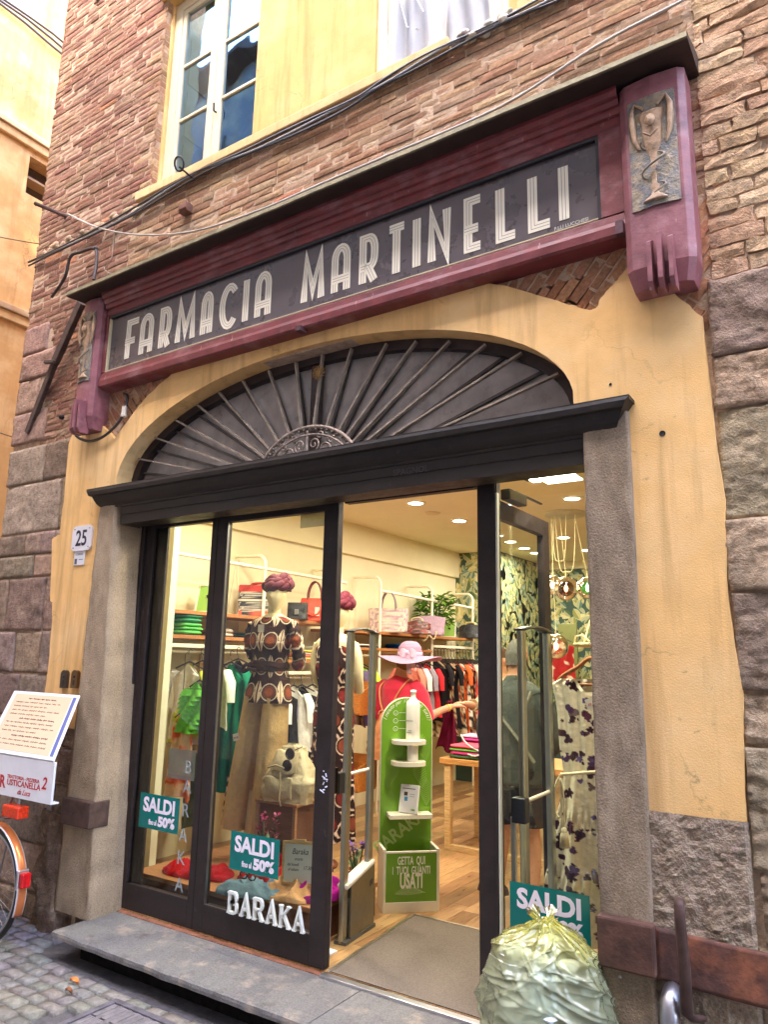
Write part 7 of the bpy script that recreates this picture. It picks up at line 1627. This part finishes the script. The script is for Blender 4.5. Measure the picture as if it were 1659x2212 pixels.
for cx_, cy_, sx_, sy_ in ((RX - .20, RY - .01, .125, .052), (RX + .11, RY + .06, .052, .125)):
    m.prism([(cx_ + sx_ * math.cos(a), cy_ + sy_ * math.sin(a)) for a in [2 * PI * i / 18 for i in range(18)]], FZ, FZ + .022, axis='Z')
    m.grid(lambda u, v: (cx_ + sx_ * .97 * math.cos(2 * PI * u) * math.cos(PI / 2 * v * .8), cy_ + sy_ * .97 * math.sin(2 * PI * u) * math.cos(PI / 2 * v * .8), FZ + .022 + .055 * math.sin(PI / 2 * v)), 30, 6, closed=True)
m.build('clogs', PLASTIC, W3)

# ---------------------------------------------------------------- rubbish bag on the step
BX, BY, BZ = -1.25, -.11, -.05
t = thing('rubbish_bag', 'full translucent yellow green rubbish bag knotted at the top on the step', 'rubbish bag', (BX, BY, BZ))
rnd = random.Random(4)
RID = [(rnd.uniform(0, 2 * PI), rnd.uniform(.006, .022), rnd.uniform(.05, .13), rnd.uniform(-.5, .5)) for _ in range(46)]
CRS = [(rnd.uniform(0, 2 * PI), rnd.uniform(.15, .85), rnd.uniform(.3, .9), rnd.uniform(-.9, .9), rnd.uniform(.008, .024)) for _ in range(120)]
def bagr(u, v):
    """v from the foot 0 to the knot 1"""
    a = 2 * PI * u
    r = .275 * (min(1, (v + .06) / .16) ** .45) if v < .1 else .275 + .03 * math.sin((v - .1) * 3.4)
    if v > .72: q = (v - .72) / .28; r = .300 * (1 - q ** 2.2) ** .8 + .018 * q
    r *= 1 + .07 * math.sin(2 * a + 1) + .05 * math.sin(3 * a + v * 4) + .04 * math.sin(5 * a - v * 5)
    up = max(0, (v - .45) / .55); env = 1 if v < .9 else max(0, (1 - v) / .1)
    for ph, am, w_, tw in RID:
        d = (a - ph - tw * (1 - v) + PI) % (2 * PI) - PI; r += (am * up * math.exp(-(d / w_) ** 2) - am * .25 * up) * (env + .15)
    for pa, pv, L, sl, am in CRS:
        d = (a - pa + PI) % (2 * PI) - PI
        if abs(d) < L: e = (v - pv - sl * d * .25) / .013; r += am * .8 * math.exp(-abs(e)) * math.cos(d / L * PI / 2) * env
    x_, y_ = math.cos(a), math.sin(a)
    r += env * (.010 * (.5 - min(1, 3 * abs(nz(x_ * 3 + v * 3, y_ * 3 - v, v * 9)))) + .002 * (.5 - min(1, 3 * abs(nz(x_ * 8, y_ * 8 + v * 4, v * 22)))))
    zz = v * .98 if v < .72 else .7056 + (v - .72) * (1.0 - .35 * (v - .72) / .28)
    r *= .88
    return (BX + r * x_, BY + r * .94 * y_, BZ + .685 * zz - (.03 * (r - .1) if v > .7 else 0))
def bagc(u, v): return mixc(S(232, 240, 196), S(242, 232, 60), max(0, min(1, (v - .70) / .3)) ** .7)
BAGM = bpy.data.materials.new('bag_film'); BAGM.use_nodes = True; N = BAGM.node_tree.nodes; L = BAGM.node_tree.links; p = N['Principled BSDF']
a_ = N.new('ShaderNodeAttribute'); a_.attribute_name = 'Col'; L.new(a_.outputs[0], p.inputs[0]); p.inputs['Roughness'].default_value = .12; p.inputs['Specular IOR Level'].default_value = .8
tr = N.new('ShaderNodeBsdfTranslucent'); L.new(a_.outputs[0], tr.inputs[0]); tp = N.new('ShaderNodeBsdfTransparent'); tp.inputs[0].default_value = (.93, .96, .80, 1)
m1 = N.new('ShaderNodeMixShader'); m1.inputs[0].default_value = .35; m2 = N.new('ShaderNodeMixShader'); m2.inputs[0].default_value = .62
nt = N.new('ShaderNodeTexNoise'); nt.inputs['Scale'].default_value = 26; tc = N.new('ShaderNodeTexCoord'); mp2 = N.new('ShaderNodeMapping'); mp2.inputs['Scale'].default_value = (1, 1, .45); L.new(tc.outputs['Object'], mp2.inputs[0]); L.new(mp2.outputs[0], nt.inputs[0])
bp = N.new('ShaderNodeBump'); bp.inputs['Distance'].default_value = .006; L.new(nt.outputs[0], bp.inputs['Height']); L.new(bp.outputs[0], p.inputs['Normal'])
L.new(p.outputs[0], m1.inputs[1]); L.new(tr.outputs[0], m1.inputs[2]); L.new(m1.outputs[0], m2.inputs[1]); L.new(tp.outputs[0], m2.inputs[2]); gl = N.new('ShaderNodeBsdfGlossy'); gl.inputs['Roughness'].default_value = .10; L.new(bp.outputs[0], gl.inputs['Normal']); m3 = N.new('ShaderNodeMixShader'); fz = N.new('ShaderNodeFresnel'); fz.inputs[0].default_value = 1.55; L.new(bp.outputs[0], fz.inputs[1]); L.new(fz.outputs[0], m3.inputs[0]); L.new(m2.outputs[0], m3.inputs[1]); L.new(gl.outputs[0], m3.inputs[2]); L.new(m3.outputs[0], N['Material Output'].inputs[0])
m = MB(); m.grid(bagr, 300, 230, bagc, closed=True); m.build('film', BAGM, t)
m = MB(S(232, 222, 70))
kz = bagr(0, 1)[2]
for i in range(5):
    a = i * 2 * PI / 5 + .3; ln = .02 + .05 * rnd.random()
    m.grid(lambda u, v, a=a, ln=ln: (BX + math.cos(a + (u - .5) * 1.2 * v) * (.012 + ln * v), BY + math.sin(a + (u - .5) * 1.2 * v) * (.012 + ln * v), kz - .02 + (.02 + ln * .5) * v + .010 * math.sin(u * 11 + i * 2)), 10, 8)
m.ball((BX, BY, kz - .012), .024, 10); m.build('knot', BAGM, t)
m = MB(); 
for i in range(64):
    a = rnd.uniform(0, 6.28); r = rnd.uniform(.04, .165); z = BZ + rnd.uniform(.08, .50); c = rnd.choice((S(236, 240, 246), S(236, 240, 246), S(226, 232, 240), S(40, 44, 46), S(30, 32, 34), S(244, 244, 244), S(190, 206, 226))); s0 = rnd.uniform(0, 50); R_ = rnd.uniform(.04, .075)
    m.grid(lambda u, v: (lambda k: (BX + r * math.cos(a) + R_ * k * math.cos(2 * PI * u) * math.sin(PI * v), BY + r * math.sin(a) + R_ * k * math.sin(2 * PI * u) * math.sin(PI * v), z + R_ * .45 * k * math.cos(PI * v)))(1 + .45 * nz(math.cos(2 * PI * u) * 2 + s0, math.sin(2 * PI * u) * 2, v * 5)), 16, 10, c, closed=True, smooth=False)
m.build('contents', GLOSS, t)

# ---------------------------------------------------------------- bicycle with the restaurant boards
WC = Vector((-4.90, -.42, .155)); WR = .335
t = thing('bicycle', 'old bicycle with a copper and chrome mudguard and red reflector leaning by the corner', 'bicycle', (WC.x - .5, WC.y, gz))
def wheel(cx, parent):
    m = MB(S(28, 27, 28)); m.tube([(cx + WR * math.cos(a), WC.y, WC.z + WR * math.sin(a)) for a in [2 * PI * i / 64 for i in range(65)]], .018, 10, cap=False); w = m.build('wheel', PLASTIC, parent)
    m = MB(S(190, 190, 194)); m.tube([(cx + (WR - .024) * math.cos(a), WC.y, WC.z + (WR - .024) * math.sin(a)) for a in [2 * PI * i / 64 for i in range(65)]], .011, 8, cap=False); m.tube([(cx, WC.y - .05, WC.z), (cx, WC.y + .05, WC.z)], .022, 12); m.build('rim', METAL, w)
    m = MB(S(170, 170, 174))
    for i in range(32): a = 2 * PI * i / 32; m.tube([(cx + .02 * math.cos(a + 1.2 * (-1) ** i), WC.y + (.03 if i % 2 else -.03), WC.z + .02 * math.sin(a + 1.2 * (-1) ** i)), (cx + (WR - .03) * math.cos(a), WC.y, WC.z + (WR - .03) * math.sin(a))], .0014, 4)
    m.build('spokes', METAL, w)
wheel(WC.x, t); wheel(WC.x - 1.05, t)
def guard(cx, a0, a1, parent):
    m = MB(S(196, 112, 66))
    def fn(u, v):
        a = a0 + (a1 - a0) * u; b = (v - .5) * 2.2; r = WR + .030 + .016 * math.cos(b); return (cx + r * math.cos(a), WC.y + .034 * math.sin(b) / .9, WC.z + r * math.sin(a))
    m.grid(fn, 50, 10, lambda u, v: S(206, 206, 210) if v < .16 or v > .84 else S(198, 116, 70)); m.build('mudguard', mat('enamel', .25, .35, vs=8, va=.15), parent, solid=.002)
guard(WC.x, -.35, 2.9, t); guard(WC.x - 1.05, .3, 3.4, t)
m = MB(S(120, 50, 40)); sc_ = WC.x - 1.05; bb = Vector((WC.x - .46, WC.y, WC.z - .06)); st_ = Vector((WC.x - .32, WC.y, WC.z + .42)); hd = Vector((WC.x - .88, WC.y, WC.z + .40))
for a, b in ((bb, st_), (bb, hd - Vector((.02, 0, .1))), (st_ - Vector((0, 0, .05)), hd), (hd, Vector((sc_, WC.y, WC.z)))): m.tube([a, b], .015, 10)
for sy_ in (-.05, .05): m.tube([bb, (WC.x, WC.y + sy_, WC.z)], .009, 8); m.tube([st_, (WC.x, WC.y + sy_, WC.z)], .008, 8)
m.build('frame', GLOSS, t)
m = MB(S(60, 40, 30)); m.ball(st_ + Vector((0, 0, .15)), .12, 14, sc=(1.1, .7, .35)); m.tube([st_, st_ + Vector((0, 0, .14))], .012, 8, S(180, 180, 184)); m.build('saddle', LEATHER, t)
m = MB(S(190, 190, 194)); hb = hd + Vector((.05, 0, .22)); m.tube([hd, hb], .012, 8); m.tube(cr([hb + Vector((.22, -.28, -.02)), hb + Vector((.05, -.25, .02)), hb, hb + Vector((.05, .25, .02)), hb + Vector((.22, .28, -.02))]), .011, 8); m.build('handlebar', METAL, t)
m = MB(S(150, 150, 152))
for sy_ in (-.06, .06): m.tube([st_ + Vector((0, sy_, -.02)), (WC.x + .18, WC.y + sy_, WC.z + .42)], .006, 6); m.tube([(WC.x, WC.y + sy_, WC.z), (WC.x + .10, WC.y + sy_, WC.z + .42)], .005, 6)
m.tube([(WC.x + .18, WC.y - .06, WC.z + .42), (WC.x + .18, WC.y + .06, WC.z + .42)], .006, 6); m.build('rear_rack', METAL, t)
m = MB(S(196, 24, 30)); ra = .22; rc = Vector((WC.x + (WR + .06) * math.cos(ra), WC.y, WC.z + (WR + .06) * math.sin(ra))); m.box(rc.x - .01, rc.x + .028, rc.y - .03, rc.y + .03, rc.z - .045, rc.z + .04); rf = m.build('reflector', mat('red_lens', .15, vs=60, va=.4), t, bevel=.008)
m = MB(S(210, 210, 214)); m.box(rc.x - .03, rc.x - .011, rc.y - .036, rc.y + .036, rc.z - .06, rc.z + .055); m.build('reflector_mount', METAL, rf, bevel=.005)
c = at('7', 62, 190, Y=-.46); m = MB(S(214, 60, 34)); m.box(c.x - .13, c.x + .05, WC.y - .05, WC.y + .03, c.z - .04, c.z + .035); m.build('tail_light', mat('red_lens', .15, vs=60, va=.4), t, bevel=.01)
# boards
t = thing('restaurant_board', 'white board lettered in red for the trattoria, on the bicycle rack', 'sign', (-4.9, -.42, .68))
a, b, c = at('7', 0, 0, Y=-.44), at('7', 233, 0, Y=-.44), at('7', 228, 158, Y=-.44); zb_ = c.z; zt = at('V', 118, 1645, Y=-.44).z
m = MB(S(232, 232, 238)); m.box(-5.26, c.x, -.455, -.44, zb_, zt); m.box(-5.26, c.x, -.44, -.40, zb_, zb_ + .012); m.build('panel', GLOSS, t, bevel=.003)
w_ = c.x - -5.10; xm = (at('7', 0, 80, Y=-.455).x + at('7', 198, 80, Y=-.455).x) / 2; wid = at('7', 198, 80, Y=-.455).x - at('7', 0, 80, Y=-.455).x; zz = lambda py, px=100: at('7', px, py, Y=-.455).z
m = MB(); RED = S(190, 40, 48); text(m, 'TRATTORIA - PIZZERIA', .030, FY((xm, -.4562, zz(52))), RED, bold=.0004, width=wid * .72)
text(m, 'USTICANELLA', .05, FY((xm + .01, -.4562, zz(82))), RED, bold=.0008, width=wid * .74)
text(m, 'R', .105, FY((xm - wid * .45, -.4562, zz(98))), RED, bold=.003, shear=-.1); text(m, '2', .10, FY((xm + wid * .46, -.4562, zz(90, 190))), RED, bold=.002, shear=.2)
text(m, 'da Luca', .046, FY((xm + .02, -.4562, zz(116))), RED, shear=.5, bold=.0003)
m.build('lettering', PRINT, t)
t = thing('menu_board', 'tilted menu board with handwritten dishes on brown paper behind plastic', 'menu board', (-4.9, -.45, .92))
c0 = at('V', 115, 1643, Y=-.46); c1 = at('V', 172, 1501, Y=-.10); e_ = Vector((-1, 0, 0)); up_ = (c1 - c0); wv = .80; hgt = up_.length
Tm = Matrix(((-1 * -1, up_.x / hgt, 0, c0.x), (0, up_.y / hgt, 0, c0.y), (0, up_.z / hgt, 0, c0.z), (0, 0, 0, 1)))
ux_ = Vector((1, 0, 0)); uy_ = up_.normalized(); un_ = ux_.cross(uy_).normalized()
Tm = Matrix((ux_, uy_, un_)).transposed().to_4x4(); Tm.translation = c0
m = MB(S(226, 228, 240)); m.T = Tm; m.box(-wv, 0, 0, hgt, -.012, 0); m.build('tray', GLOSS, t, bevel=.003)
m = MB(S(86, 96, 150)); m.T = Tm; m.box(-.055, -.02, .03, hgt - .03, .0003, .0012); m.build('blue_stripe', PRINT, t)
m = MB(S(214, 182, 150)); m.T = Tm; m.box(-wv + .05, -.065, .03, hgt - .03, .0004, .002); m.build('paper', PRINT, t)
m = MB(); rnd = random.Random(21)
for r in range(12):
    yy = hgt - .075 - r * (hgt - .12) / 12; x = -wv + .10 + (.14 if r in (0, 5, 9) else 0)
    while x < -.14:
        L_ = rnd.uniform(.03, .09); n = max(3, int(L_ / .008)); pts = [Tm @ Vector((x + L_ * i / n, yy + .009 * math.sin(i * 2.4 + r) * rnd.uniform(.4, 1), .0032)) for i in range(n + 1)]
        m.T = None; m.tube(pts, .0017 if r not in (0, 5, 9) else .0026, 4, S(96, 70, 70)); x += L_ + .018
        if x > -.30 and rnd.random() < .35: break
m.build('handwriting', PRINT, t)
m = MB(S(150, 148, 150))
m.tube([Tm @ Vector((-.3, .1, -.02)), (-4.78, -.42, .62)], .009, 6); m.tube([Tm @ Vector((-.3, .3, -.02)), (-4.72, -.40, .60)], .009, 6); m.build('support_rods', METAL, t)
